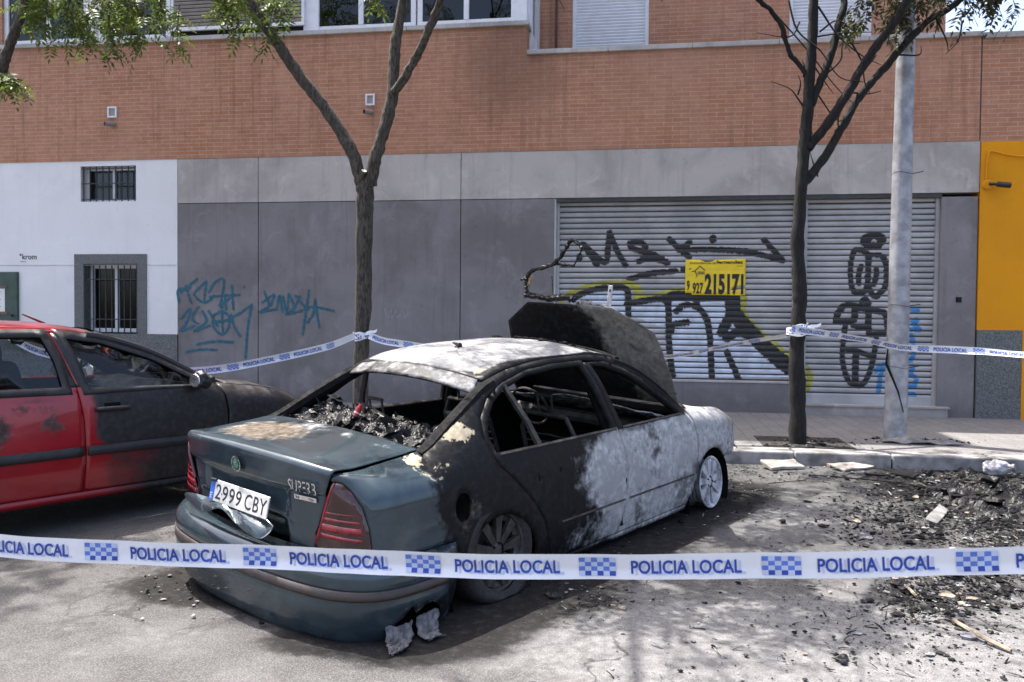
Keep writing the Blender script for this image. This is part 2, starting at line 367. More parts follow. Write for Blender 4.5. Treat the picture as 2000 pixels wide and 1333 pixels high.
M['orange'] = plaster('orange_render', (.72, .30, .012), (.55, .22, .02), .25)
M['darkstone'] = simple('speckled_granite', (.13, .135, .135), .6, .55, 55, col2=(.055, .06, .06))
M['sill'] = plaster('weathered_coping', (.50, .48, .46), (.16, .15, .14), .6)
M['whitealu'] = simple('white_window_frame', (.75, .76, .80), .4, .08, 6)
M['slatbrown'] = simple('louvre_slats', (.33, .30, .28), .6, .15, 8)
M['slatdark'] = simple('louvre_void', (.03, .026, .025), .9, .2, 8)
M['blind'] = simple('white_roller_blind', (.70, .71, .74), .5, .06, 5)
M['shutter'] = simple('galvanised_shutter', (.42, .415, .42), .5, .2, 2.2, metal=.25)
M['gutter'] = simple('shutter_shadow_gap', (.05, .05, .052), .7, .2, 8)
M['irongrille'] = simple('painted_iron', (.02, .03, .03), .5, .3, 10)
M['doorgreen'] = simple('green_box_paint', (.04, .075, .06), .5, .25, 5)
M['paper'] = simple('white_paper', (.74, .73, .70), .8, .08, 6)
M['darkroom'] = simple('dark_interior', (.035, .037, .042), .9, .4, 3)  # near-black colour paints in the shade of unlit rooms
M['curtain'] = simple('blind_behind_glass', (.16, .15, .15), .8, .3, 3)
M['spraytealblue'] = simple('teal_spray_paint', (.012, .105, .16), .6, .25, 12)
M['sprayblack'] = simple('black_spray_paint', (.012, .012, .014), .5, .25, 12)
M['spraywhite'] = simple('pale_spray_paint', (.56, .62, .72), .55, .22, 4)
M['sprayyellow'] = simple('yellow_spray_paint', (.42, .40, .055), .6, .25, 9)
M['sprayblue'] = simple('blue_spray_paint', (.035, .22, .50), .6, .25, 12)
M['signyellow'] = simple('yellow_poster', (.84, .60, .02), .6, .1, 5)
M['pole'] = simple('galvanised_pole', (.34, .34, .36), .5, .35, 7, .2, 40, metal=.25)
M['tapewhite'] = simple('tape_white', (.80, .80, .83), .35, .05, 5)
M['tapeghost'] = simple('tape_back_print', (.50, .55, .72), .35, .1, 12)
M['tapeblue'] = simple('tape_blue', (.02, .06, .36), .35, .15, 12)
M['tapemid'] = simple('tape_mid_blue', (.10, .19, .58), .35, .15, 12)
def bark(name, a, b2, bump=.7):
    m, nt, b, v = newmat(name); mp = N(nt, 'ShaderNodeMapping'); mp.inputs['Scale'].default_value = (3, 3, .7); nt.links.new(v, mp.inputs[0])
    n = noise(nt, mp.outputs[0], 14, 8, .65, .6); w2 = noise(nt, v, 1.6, 4); c = mixc(nt, rng(nt, n, .40, .60), a, b2); c = mixc(nt, rng(nt, w2, .5, .7, 0, .5), c, tuple(q*.6 for q in b2)); nt.links.new(c, b.inputs['Base Color']); setin(b, 'Roughness', .9); bumpn(nt, b, n, bump, .02); return m
M['bark'] = bark('grey_brown_bark', (.028, .023, .018), (.10, .085, .066))
M['barkburnt'] = bark('charred_bark', (.005, .0045, .0045), (.018, .015, .013))
M['cutwood'] = simple('fresh_cut_wood', (.72, .66, .55), .8, .15, 20)
def leaf_mat(name, c1, c2):
    m, nt, b, v = newmat(name); n = noise(nt, v, 2.5, 4); n2 = noise(nt, v, 18, 2)
    c = mixc(nt, rng(nt, n, .35, .65), c1, c2); c = mixc(nt, rng(nt, n2, .55, .75, 0, .7), c, (.16, .15, .03)); nt.links.new(c, b.inputs['Base Color']); setin(b, 'Roughness', .5)
    tr = N(nt, 'ShaderNodeBsdfTranslucent'); nt.links.new(c, tr.inputs[0]); mx = N(nt, 'ShaderNodeMixShader'); mx.inputs[0].default_value = .4
    out = nt.nodes['Material Output']; nt.links.new(b.outputs[0], mx.inputs[1]); nt.links.new(tr.outputs[0], mx.inputs[2]); nt.links.new(mx.outputs[0], out.inputs[0]); return m
M['leaf'] = leaf_mat('green_leaflet', (.07, .11, .022), (.15, .20, .04))
M['leafdry'] = leaf_mat('scorched_leaflet', (.03, .035, .016), (.08, .085, .03))

def road_mat():
    m, nt, b, v = newmat('ash_dusted_asphalt')
    at = N(nt, 'ShaderNodeAttribute', attribute_name='mask'); sp = N(nt, 'ShaderNodeSeparateColor'); nt.links.new(at.outputs['Color'], sp.inputs[0])
    n0 = noise(nt, v, .5, 5); n1 = noise(nt, v, 2.6, 9, .62, .3); n2 = noise(nt, v, 16, 8, .66); n3 = noise(nt, v, 150, 3, .6); vo = N(nt, 'ShaderNodeTexVoronoi'); vo.inputs['Scale'].default_value = 110; nt.links.new(v, vo.inputs['Vector'])
    nn = mathn(nt, 'ADD', mathn(nt, 'MULTIPLY', mathn(nt, 'SUBTRACT', n1, .5), 1.0), mathn(nt, 'MULTIPLY', mathn(nt, 'SUBTRACT', n2, .5), .8))
    base = mixc(nt, rng(nt, n1, .3, .7), (.060, .059, .059), (.094, .093, .093)); base = mixc(nt, rng(nt, n2, .35, .66, 0, .5), base, (.06, .058, .057))
    ash = mixc(nt, rng(nt, n2, .35, .65), (.115, .114, .115), (.19, .188, .19))
    c = mixc(nt, rng(nt, mathn(nt, 'ADD', sp.outputs[0], mathn(nt, 'MULTIPLY', nn, .8)), .25, .85), base, ash)
    c = mixc(nt, rng(nt, vo.outputs[0], .1, .6, .35, 0), c, (.30, .295, .29)); c = mixc(nt, rng(nt, n3, .5, .75, 0, .6), c, (.04, .04, .04))
    cr = N(nt, 'ShaderNodeTexVoronoi', feature='DISTANCE_TO_EDGE'); cr.inputs['Scale'].default_value = .55; wv = N(nt, 'ShaderNodeVectorMath', operation='ADD'); nt.links.new(v, wv.inputs[0]); nz = N(nt, 'ShaderNodeTexNoise'); nz.inputs['Scale'].default_value = 2.2; nz.inputs['Detail'].default_value = 6; nt.links.new(v, nz.inputs['Vector']); nt.links.new(nz.outputs['Color'], wv.inputs[1]); nt.links.new(wv.outputs[0], cr.inputs['Vector'])
    c = mixc(nt, mathn(nt, 'MULTIPLY', rng(nt, cr.outputs[0], .0, .012, .75, 0), rng(nt, n0, .42, .55)), c, (.03, .03, .03))
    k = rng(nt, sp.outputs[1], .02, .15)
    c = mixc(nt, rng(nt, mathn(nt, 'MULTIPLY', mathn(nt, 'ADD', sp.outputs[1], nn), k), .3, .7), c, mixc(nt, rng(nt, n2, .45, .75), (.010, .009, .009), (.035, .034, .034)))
    # scattered cinders
    spk = mathn(nt, 'MULTIPLY', rng(nt, noise(nt, v, 34, 5, .7), .62, .68), rng(nt, mathn(nt, 'ADD', sp.outputs[2], mathn(nt, 'MULTIPLY', nn, .6)), .3, .8)); c = mixc(nt, spk, c, (.02, .02, .02))
    nt.links.new(c, b.inputs['Base Color']); setin(b, 'Roughness', .92); setin(b, 'Specular IOR Level', .25)
    h = mathn(nt, 'ADD', mathn(nt, 'MULTIPLY', n3, .6), mathn(nt, 'ADD', mathn(nt, 'MULTIPLY', n2, .6), mathn(nt, 'MULTIPLY', vo.outputs[0], -.5)))
    bumpn(nt, b, h, .7, .012); return m
M['road'] = road_mat()
def pave_mat():
    m, nt, b, v = newmat('pavement_tiles'); br = N(nt, 'ShaderNodeTexBrick'); br.offset = 0.0
    mp = N(nt, 'ShaderNodeMapping'); mp.inputs['Location'].default_value = (.07, .03, 0); nt.links.new(v, mp.inputs[0]); nt.links.new(mp.outputs[0], br.inputs['Vector'])
    br.inputs['Scale'].default_value = 1; br.inputs['Brick Width'].default_value = .2; br.inputs['Row Height'].default_value = .2; br.inputs['Mortar Size'].default_value = .008
    br.inputs['Color1'].default_value = (.17, .163, .16, 1); br.inputs['Color2'].default_value = (.13, .127, .128, 1); br.inputs['Mortar'].default_value = (.08, .078, .075, 1)
    n = noise(nt, v, 1.3, 7, .6); n2 = noise(nt, v, 40, 4); c = mixc(nt, rng(nt, n, .4, .75, 0, .55), br.outputs[0], (.12, .115, .11)); c = mixc(nt, rng(nt, n2, .4, .7, 0, .3), c, (.34, .33, .32))
    nt.links.new(c, b.inputs['Base Color']); setin(b, 'Roughness', .9); bumpn(nt, b, mathn(nt, 'SUBTRACT', 1.0, br.outputs[1]), .4, .006); return m
M['pave'] = pave_mat()
M['kerb'] = simple('granite_kerb', (.26, .25, .24), .85, .55, 5, .3, 60)
M['soil'] = simple('burnt_soil', (.03, .026, .022), .95, .5, 22, .8, 40)
M['wood'] = simple('scorched_wood', (.30, .25, .19), .8, .5, 9, .4, 30, col2=(.05, .04, .03))
M['cardboard'] = simple('dusty_board', (.33, .30, .265), .85, .4, 8, .3, 40)
M['greyslab'] = simple('grey_debris', (.20, .195, .19), .85, .4, 9, .3, 40)

# ------------------------------------------------------------------ ground
def axis(a, b, step, lo, hi, grow=1.35):
    c = list(np.arange(a, b+1e-6, step)); s = step; x = c[-1]
    while x < hi: s *= grow; x += s; c.append(min(x, hi))
    s = step; x = c[0]; L = []
    while x > lo: s *= grow; x -= s; L.append(max(x, lo))
    return np.array(L[::-1]+c)
def blob(X, Y, cx, cy, rx, ry, p=2.0): return np.exp(-(((X-cx)/rx)**2+((Y-cy)/ry)**2)**(p/2))
gx = axis(-6, 5.2, .05, -120, 120); gy = axis(1.8, KERB_Y, .05, -60, KERB_Y); gy = gy[gy <= KERB_Y+1e-6]
GX, GY = np.meshgrid(gx, gy); nx, ny = len(gx), len(gy)
GZ = .006*vnoise(np.stack([GX*2.2, GY*2.2, GX*0], -1), 1)+.003*vnoise(np.stack([GX*9, GY*9, GX*0], -1), 2); GZ *= (np.abs(GX) < 6)
gv = np.stack([GX, GY, GZ], -1).reshape(-1, 3)
gf = [(j*nx+i, j*nx+i+1, (j+1)*nx+i+1, (j+1)*nx+i) for j in range(ny-1) for i in range(nx-1)]
road = tag(mesh_obj('road', gv, gf, M['road'], None, True), kind='structure')
def px_blob(x, y, rx, ry, z=0): p = at_z(x, y, z); return blob(GX, GY, p[0], p[1], rx, ry)
ashm = .75*px_blob(1600, 1290, 1.5, .8)+.55*px_blob(1500, 1000, 1.1, 1.2)+.75*px_blob(1950, 1290, 1.2, .5)+.45*px_blob(1900, 1160, .8, .35)+.2*px_blob(1250, 1210, .7, .6)+.25*px_blob(150, 1250, 1.6, .7)+.12
soot_shade = 1.1*px_blob(1990, 990, 1.0, 1.3)+.7*px_blob(1830, 930, .9, .8)+.75*px_blob(1830, 1170, .45, .3)+.45*px_blob(1930, 1100, .5, .5)+.9*px_blob(1425, 950, .5, .45)+.8*px_blob(1120, 1080, .5, .6)+.7*px_blob(940, 1200, .45, .3)+.55*px_blob(350, 1150, .3, .35)+.35*px_blob(230, 1150, .7, .25)+.5*px_blob(1180, 1180, .35, .18)+.5*px_blob(1250, 1030, .35, .4)+.45*px_blob(560, 1262, .45, .16)+.45*px_blob(800, 1262, .5, .16)  # soot stains, plus car shadow painted in before the rear bumper
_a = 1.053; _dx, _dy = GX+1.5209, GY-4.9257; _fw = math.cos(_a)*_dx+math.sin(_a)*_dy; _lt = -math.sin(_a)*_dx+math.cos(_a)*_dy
soot_shade = soot_shade+.8*np.interp(_lt, [-1.5, -1.0, .8, 1.3], [0, 1, 1, 0])*np.interp(_fw, [-1.3, -.9, 3.3, 3.9], [0, 1, 1, 0])  # scorched road, with the car's own shadow painted darker around it
cind = .8*px_blob(1850, 1200, .9, .9)+.6*px_blob(1700, 1240, .7, .5)+.7*px_blob(1750, 1010, 1.0, .9)+.4*px_blob(1450, 950, .8, .8)
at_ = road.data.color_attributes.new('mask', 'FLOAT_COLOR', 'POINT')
at_.data.foreach_set('color', np.stack([ashm, soot_shade, cind, ashm*0], -1).clip(0, 1).astype(np.float32).ravel())
b = MB(); b.box(-120, 120, KERB_Y+.30, WALL_Y+.4, -.3, PAVE_Z); tag(b.build('pavement', M['pave']), kind='structure')
b = MB(); x = -60.3
while x < 60:
    jz = RNG.uniform(-.006, .006); b.box(x+.006, x+1.0-.006, KERB_Y, KERB_Y+.296, -.25, PAVE_Z+.006+jz); x += 1.0
tag(bevel(b.build('kerb', M['kerb']), .018, 2), kind='structure')
# tree pits in the pavement
for cx in (-3.42, 1.93):
    b = MB(); b.box(cx-.5, cx+.5, 9.56, 10.45, PAVE_Z-.02, PAVE_Z+.006); tag(b.build('tree_pit', M['soil']), kind='structure')

# ------------------------------------------------------------------ the apartment building
BLD = tag(empty('apartment_building', (-6, WALL_Y, 0)), 'long salmon brick apartment building with grey ground floor, roller shutters and white window bay', 'building')
BLD.location = (0, 0, 0)
def part(name, mb, mat, parent=BLD, bev=0):
    o = mb.build(name, mat, parent)
    if bev: bevel(o, bev, 2)
    return o
def wall_grid(name, mat, x0, x1, z0, z1, Y, depth, holes=(), parent=BLD, step=.12, mfun=None):
    """a wall front with rectangular holes and reveals"""
    xs = sorted(set([x0, x1]+[h[i] for h in holes for i in (0, 1)])); zs = sorted(set([z0, z1]+[h[i] for h in holes for i in (2, 3)]))
    xs = np.unique(np.concatenate([np.linspace(a, c, max(2, int((c-a)/step)+1)) for a, c in zip(xs[:-1], xs[1:])]).round(5)); zs = np.unique(np.concatenate([np.linspace(a, c, max(2, int((c-a)/step)+1)) for a, c in zip(zs[:-1], zs[1:])]).round(5))
    b = MB(); n = len(xs)
    v = [(x, Y, z) for z in zs for x in xs]; f = []
    for j in range(len(zs)-1):
        for i in range(n-1):
            mx, mz = (xs[i]+xs[i+1])/2, (zs[j]+zs[j+1])/2
            if any(h[0] < mx < h[1] and h[2] < mz < h[3] for h in holes): continue
            f.append((j*n+i, j*n+i+1, (j+1)*n+i+1, (j+1)*n+i))
    b.add(v, f); y1 = Y+depth
    b.add([(x0, Y, z0), (x1, Y, z0), (x1, y1, z0), (x0, y1, z0), (x0, Y, z1), (x1, Y, z1), (x1, y1, z1), (x0, y1, z1)], [(0, 3, 2, 1), (4, 5, 6, 7), (1, 2, 6, 5), (3, 0, 4, 7)])
    for h in holes:
        a, c, d, e = h; b.add([(a, Y, d), (c, Y, d), (c, Y, e), (a, Y, e), (a, y1, d), (c, y1, d), (c, y1, e), (a, y1, e)], [(0, 1, 5, 4), (1, 2, 6, 5), (2, 3, 7, 6), (3, 0, 4, 7)])
    o = b.build(name, mat, parent)
    if mfun:
        c = np.array([mfun(*q) for q in b.v], np.float32); at = o.data.color_attributes.new('mask', 'FLOAT_COLOR', 'POINT'); at.data.foreach_set('color', c.ravel())
    return o
Y0 = WALL_Y
SILL_Z, COP_Z, BRK_Z = 6.27, 5.80, 4.27
def sootwall(x, y, z):
    s = 1.0*math.exp(-((x+2.1)/.75)**2-((z-5.9)/.75)**2)+.45*math.exp(-((x+2.3)/.9)**2-((z-4.9)/.9)**2)+.32*math.exp(-((x-.3)/2.2)**2-((z-5.3)/.6)**2)+.25*math.exp(-((x-3)/2)**2-((z-5.6)/.4)**2)
    return (min(s, 1), 0, 0, 0)
wall_grid('brick_wall', M['brick'], -22, -1.82, BRK_Z, SILL_Z, Y0-.01, .35, mfun=sootwall)
wall_grid('brick_parapet', M['brick'], -1.82, 4.97, BRK_Z, COP_Z, Y0-.01, .28, mfun=sootwall)
# ground floor: white shop part
W1 = (-9.72, -8.66, 3.56, 4.18); W2 = (-9.66, -8.63, 1.27, 2.47); W2o = (-9.84, -8.46, 1.27, 2.64)
wall_grid('white_wall', M['whitewall'], -22, -7.885, 1.25, BRK_Z, Y0, .3, holes=[W1, (W2o[0], W2o[1], 1.25, W2o[3])])
b = MB(); b.box(-22, -7.885, Y0-.015, Y0+.3, .1, 1.25); part('stone_skirting', b, M['darkstone'])
b = MB(); b.box(-22, -7.89, Y0-.006, Y0-.001, 2.445, 2.452); part('render_joint', b, M['sill'])
b = MB()
b.box(W2o[0], W2[0], Y0-.02, Y0+.28, 1.25, W2o[3]); b.box(W2[1], W2o[1], Y0-.02, Y0+.28, 1.25, W2o[3]); b.box(W2[0], W2[1], Y0-.02, Y0+.28, W2[3], W2o[3]); part('stone_window_surround', b, M['darkstone'])
def window(x0, x1, z0, z1, y, cols, fw=.07, back=None, parent=BLD, glassm='winglass'):
    b = MB(); b.box(x0, x1, y, y+.07, z0, z0+fw); b.box(x0, x1, y, y+.07, z1-fw, z1); b.box(x0, x0+fw, y, y+.07, z0+fw, z1-fw); b.box(x1-fw, x1, y, y+.07, z0+fw, z1-fw)
    n = cols; ws = (x1-x0-2*fw)/n
    for i in range(1, n): c = x0+fw+ws*i; b.box(c-fw*.5, c+fw*.5, y-.01, y+.06, z0+fw, z1-fw)
    fr = bevel(b.build('window', M['whitealu'], parent), .006, 2)
    for i in range(n):
        a, c = x0+fw+ws*i+(fw*.5 if i else 0), x0+fw+ws*(i+1)-(fw*.5 if i < n-1 else 0)
        g = MB(); g.box(a, c, y+.03, y+.042, z0+fw, z1-fw); g.build('pane', M[glassm], fr)
    b = MB(); b.box(x0, x1, y+.16, y+.18, z0, z1); b.build('window_backing', M[back or 'darkroom'], fr)  # sheet behind the glass; in the dark colour it stands in for room shade
    return fr
window(*W1, Y0+.17, 2, .05, 'curtain'); window(W2[0], W2[1], 1.27, W2[3], Y0+.17, 2, .07, 'curtain')
def grille(x0, x1, z0, z1, nb, hz, y):
    b = MB()
    for i in range(nb): x = x0+(x1-x0)*i/(nb-1); b.tube([(x, y, z0), (x, y, z1)], .011, 6)
    for h in hz: b.box(x0-.03, x1+.03, y-.012, y+.012, h-.008, h+.008)
    return b
g = tag(grille(W1[0]+.04, W1[1]-.04, W1[2]+.005, W1[3]-.005, 9, (W1[2]+.04, 3.88, W1[3]-.04), Y0+.03).build('window_grille', M['irongrille']), 'dark iron bars over the small high window in the white wall', 'window bars', 'iron window grilles')
g = tag(grille(W2[0]+.04, W2[1]-.04, 1.27, W2[3]-.02, 9, (1.5, 2.2), Y0+.03).build('window_grille', M['irongrille']), 'dark iron bars over the large low window in its granite surround', 'window bars', 'iron window grilles')
# grey panels with joints
jt = [-7.88, -6.40, -2.885, -1.335]
for a, c in zip(jt[:-1], jt[1:]):
    wall_grid('grey_wall_panel', M['greypaint'], a+.008, c-.008, .1, 3.50, Y0, .3, step=.4)
for a, c in zip([-7.88, -6.40, -2.885], [-6.40, -2.885, 4.995]):
    wall_grid('concrete_band', M['concrete'], a+.006, c-.006, 3.512, BRK_Z-.004, Y0-.004, .3, step=.4)
b = MB(); b.box(-7.8, 4.9, Y0+.02, Y0+.29, .1, .12); b.box(-7.8, -1.4, Y0+.03, Y0+.28, .12, 4.2); part('wall_core', b, M['gutter'])
# piers, low wall and thresholds around the shutters
b = MB(); b.box(4.475, 4.985, Y0+.002, Y0+.3, .1, 3.45); part('concrete_pier', b, M['greypaint'], bev=.01)
b = MB(); b.box(2.41, 2.52, Y0+.02, Y0+.3, .1, 3.47); part('shutter_post', b, M['shutter'])
b = MB(); b.box(-1.335, 2.41, Y0+.004, Y0+.3, .1, .60); part('low_wall', b, M['greypaint'], bev=.01)
b = MB(); b.box(-1.32, 2.41, Y0-.01, Y0+.25, .602, .63); part('low_wall_sill', b, M['sill'])
b = MB(); b.box(2.5, 4.6, Y0-.06, Y0+.25, .14, .27); b.box(2.5, 4.62, Y0-.09, Y0+.25, .272, .30); part('door_threshold', b, M['concrete'])
b = MB(); b.box(-1.34, 4.476, Y0+.005, Y0+.29, 3.445, 3.51); part('shutter_lintel', b, M['gutter'])
b = MB(); b.box(-1.345, -1.318, Y0-.008, Y0+.26, .60, 3.49); part('corner_strip', b, M['shutter'])
b = MB(); b.box(4.70, 4.78, Y0-.004, Y0+.05, 1.87, 1.95); part('socket_hole', b, M['boltdark'])
SH_Y = Y0+.13; PITCHZ = .0885
ST = [0, .06, .2, .36, .50, .64, .73, .75, .94]; SD = [.0, -.006, -.011, -.013, -.013, -.010, -.004, .012, .012]
def slat_y(z):
    t = ((z-.3)/PITCHZ) % 1.0; return np.interp(t, ST+[1.0], SD+[0.0])+SH_Y
def roller_shutter(x0, x1, z0, z1):
    zs = []; k = math.floor((z0-.3)/PITCHZ)
    while .3+k*PITCHZ < z1:
        zs += [.3+(k+t)*PITCHZ for t in ST]; k += 1
    zs = [z0]+[z for z in zs if z0+1e-4 < z < z1-1e-4]+[z1]
    v = []; f = []
    for z in zs: y = float(slat_y(z)); v += [(x0, y, z), (x1, y, z)]
    f = [(2*i, 2*i+1, 2*i+3, 2*i+2) for i in range(len(zs)-1)]
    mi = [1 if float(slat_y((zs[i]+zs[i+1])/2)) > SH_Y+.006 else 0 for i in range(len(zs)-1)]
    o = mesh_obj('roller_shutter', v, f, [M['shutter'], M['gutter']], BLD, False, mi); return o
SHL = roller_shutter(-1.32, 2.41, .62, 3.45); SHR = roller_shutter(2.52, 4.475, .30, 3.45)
for x0, x1 in ((-1.32, -1.27), (2.36, 2.41)): b = MB(); b.box(x0, x1, SH_Y-.05, SH_Y+.02, .62, 3.45); part('guide_rail', b, M['shutter'], SHL)
for x0, x1 in ((2.52, 2.57), (4.425, 4.475)): b = MB(); b.box(x0, x1, SH_Y-.05, SH_Y+.02, .30, 3.45); part('guide_rail', b, M['shutter'], SHR)
b = MB(); b.box(2.57, 4.425, SH_Y-.02, SH_Y+.01, .30, .43); part('bottom_rail', b, M['shutter'], SHR)

# ------------------------------------------------------------------ spray paint (a raster of small paint patches that follows the wall or the slats)
def c5(x, y): return (1050+x/2.2222, 360+y/2.2222)
def c4(x, y): return (x/2.857, 300+y/2.857)
def c6(x, y): return (1560+x/3.507, 440+y/3.507)
def paint(name, parent, mat, strokes=(), polys=(), cv=lambda x, y: (x, y), slats=False, w=.05, off=.0015, xlim=(-99, 99), cell=.010, sm=True, gaps=True):
    Y = SH_Y if slats else Y0
    def to(p): q = at_y(*cv(*p), Y); return (q[0], q[2])
    S = []
    for st in strokes:
        ww = w
        if isinstance(st, tuple) and len(st) == 2 and isinstance(st[0], list): st, ww = st
        pts = [to(p) for p in st]
        if sm and len(pts) > 2: pts = [tuple(q) for q in spline(pts, 6)]
        if len(pts) == 1: pts = pts+[(pts[0][0]+.002, pts[0][1])]
        S.append((pts, ww/2))
    Pl = [[to(p) for p in q] for q in polys]
    allp = np.array([p for s in S for p in s[0]]+[p for q in Pl for p in q]); m = .05
    x0, z0 = allp.min(0)-m; x1, z1 = allp.max(0)+m; x0 = max(x0, xlim[0]); x1 = min(x1, xlim[1])
    xs = np.arange(x0, x1, cell)
    if slats:
        zs = []; k = math.floor((z0-.3)/PITCHZ)
        while .3+k*PITCHZ < z1: zs += [(.3+(k+a)*PITCHZ, .3+(k+c)*PITCHZ) for a, c in zip(ST[:-1], ST[1:]) if c <= .74]; k += 1
    else: zs = [(z, z+cell) for z in np.arange(z0, z1, cell)]
    C = np.array([(x+cell/2, (a+c)/2) for a, c in zs for x in xs]); I = np.array([(j, i) for j in range(len(zs)) for i in range(len(xs))])
    hit = np.zeros(len(C), bool); jit = .006*vnoise(np.concatenate([C*30, C[:, :1]*0], 1), 3)
    for pts, r in S:
        P = np.array(pts); bb = (C[:, 0] > P[:, 0].min()-r-.02) & (C[:, 0] < P[:, 0].max()+r+.02) & (C[:, 1] > P[:, 1].min()-r-.02) & (C[:, 1] < P[:, 1].max()+r+.02)
        idx = np.where(bb)[0]; hit[idx] |= seg_dist(C[idx], P)+jit[idx]+np.abs(NR.randn(len(idx)))*.007 < r+.004
    for q in Pl: hit |= inside(C, q)
    v = []; f = []
    for j, i in I[hit]:
        a, c = zs[j]; x = xs[i]; ya, yc = (float(slat_y(a+1e-5)), float(slat_y(c-1e-5))) if slats else (Y-.004, Y-.004)
        n = len(v); v += [(x, ya-off, a), (x+cell, ya-off, a), (x+cell, yc-off, c), (x, yc-off, c)]; f.append((n, n+1, n+2, n+3))
    return mesh_obj(name, v, f, mat, parent)
wp = [o for o in BLD.children if o.name.startswith('grey_wall_panel')]
paint('teal_tag', wp[0], M['spraytealblue'], [
    [(1000, 830), (994, 765), (1060, 750)], [(1010, 775), (1060, 735), (1100, 700)], [(1040, 740), (1052, 790), (1066, 832)], [(1150, 715), (1085, 785), (1140, 832), (1195, 800)], [(1140, 820), (1145, 770), (1152, 718)],
    [(1165, 775), (1205, 715), (1250, 710), (1230, 850)], [(1170, 802), (1240, 795), (1335, 790)], [(1255, 790), (1258, 830), (1262, 872)], [(1295, 740), (1298, 800), (1303, 872)], [(1240, 820), (1240, 862)], [(1225, 850), (1255, 830), (1290, 800)],
    [(1010, 925), (1060, 868), (1045, 935), (1008, 992), (1085, 962)], [(1105, 858), (1072, 920), (1105, 952)], [(1130, 880), (1152, 940), (1085, 992), (1172, 960)], [(1165, 880), (1190, 920), (1212, 962)],
    [(1240, 878), (1195, 905), (1192, 965), (1235, 1008), (1275, 975), (1280, 915), (1240, 878)], [(1200, 942), (1240, 935), (1285, 930)], [(1240, 890), (1242, 940), (1246, 1010)], [(1290, 900), (1305, 960), (1340, 1020)], [(1275, 932), (1340, 890), (1405, 848)], [(1405, 848), (1385, 960), (1370, 1140)],
    [(1100, 1065), (1200, 1050), (1300, 1055)], [(1040, 1108), (1120, 1095), (1210, 1098)], ([(1363, 745)], .05)], cv=c4, w=.042)
paint('teal_tag', wp[1], M['spraytealblue'], [
    [(1475, 770), (1500, 850), (1450, 886), (1545, 870)], [(1465, 832), (1530, 790), (1508, 852)], [(1545, 862), (1560, 795), (1577, 882)], [(1580, 800), (1600, 880), (1612, 790)], [(1612, 785), (1640, 860), (1598, 897), (1720, 870)], [(1650, 795), (1680, 830), (1705, 862)], [(1672, 800), (1650, 850), (1625, 885)],
    [(1725, 768), (1702, 920), (1690, 1010)], [(1710, 855), (1790, 862), (1862, 880)], [(1760, 815), (1750, 890), (1718, 942)], [(1760, 815), (1770, 900), (1782, 968)]], cv=c4, w=.042)
b = MB()
paint('faint_tag', wp[1], simple('chalk_scratch', (.30, .29, .31), .9, .1, 9), [[(752, 605), (758, 622), (764, 604), (766, 621), (774, 607), (777, 622), (786, 606), (790, 620), (798, 612)]], w=.012)
LX = (-1.27, 2.36)
paint('white_fill', SHL, M['spraywhite'], [], [[(140, 505), (240, 470), (390, 462), (400, 520), (560, 508), (600, 492), (850, 492), (842, 560), (930, 655), (1090, 790), (1090, 838), (600, 838), (580, 640), (395, 565), (200, 640)]], cv=c5, slats=True, off=.0012, xlim=LX)
paint('yellow_outline', SHL, M['sprayyellow'], [[(100, 500), (170, 468), (250, 440), (330, 436), (410, 438), (436, 462), (440, 492), (550, 482), (600, 465), (700, 478), (880, 480), (885, 555), (960, 648), (1030, 705), (1098, 765)]], cv=c5, slats=True, w=.13, off=.0024, xlim=LX)
paint('black_piece', SHL, M['sprayblack'], [
    [(140, 500), (230, 462), (310, 450), (385, 456), (392, 520), (395, 570)], [(385, 522), (470, 505), (545, 500), (566, 522), (570, 700), (586, 830)], ([(560, 500), (600, 485), (700, 490), (850, 490), (838, 560), (800, 642)], .16), [(690, 490), (692, 532)],
    [(600, 552), (640, 525), (700, 540), (742, 620), (756, 835)], [(580, 640), (590, 610), (650, 600)], ([(845, 510), (855, 560), (920, 640), (1000, 720), (1098, 800)], .24), ([(820, 668), (870, 645), (935, 662)], .14), [(820, 730), (845, 785), (872, 845)]], cv=c5, slats=True, w=.10, off=.0036, xlim=LX)
paint('black_tag', SHL, M['sprayblack'], [
    [(195, 262), (225, 300), (258, 352)], [(200, 262), (250, 310), (295, 340), (306, 280), (312, 212)], [(312, 212), (345, 290), (382, 352)], ([(182, 318)], .12), [(470, 272), (440, 250), (400, 260), (425, 285), (500, 305), (562, 342)], [(438, 335), (480, 322), (562, 338)],
    [(570, 240), (610, 275), (658, 318)], [(660, 255), (612, 288)], [(640, 285), (760, 285), (900, 293), (1062, 330)], ([(760, 238)], .13), [(983, 242), (1020, 285), (1062, 332)], [(395, 415), (480, 390), (598, 378)], ([(632, 370)], .10)], cv=c5, slats=True, w=.095, off=.0022, xlim=LX)
RX = (2.57, 4.425)
paint('yellow_arc', SHR, M['sprayyellow'], [[(1165, 800), (1182, 832), (1172, 880), (1155, 898)]], cv=c5, slats=True, w=.10, off=.0015, xlim=RX)
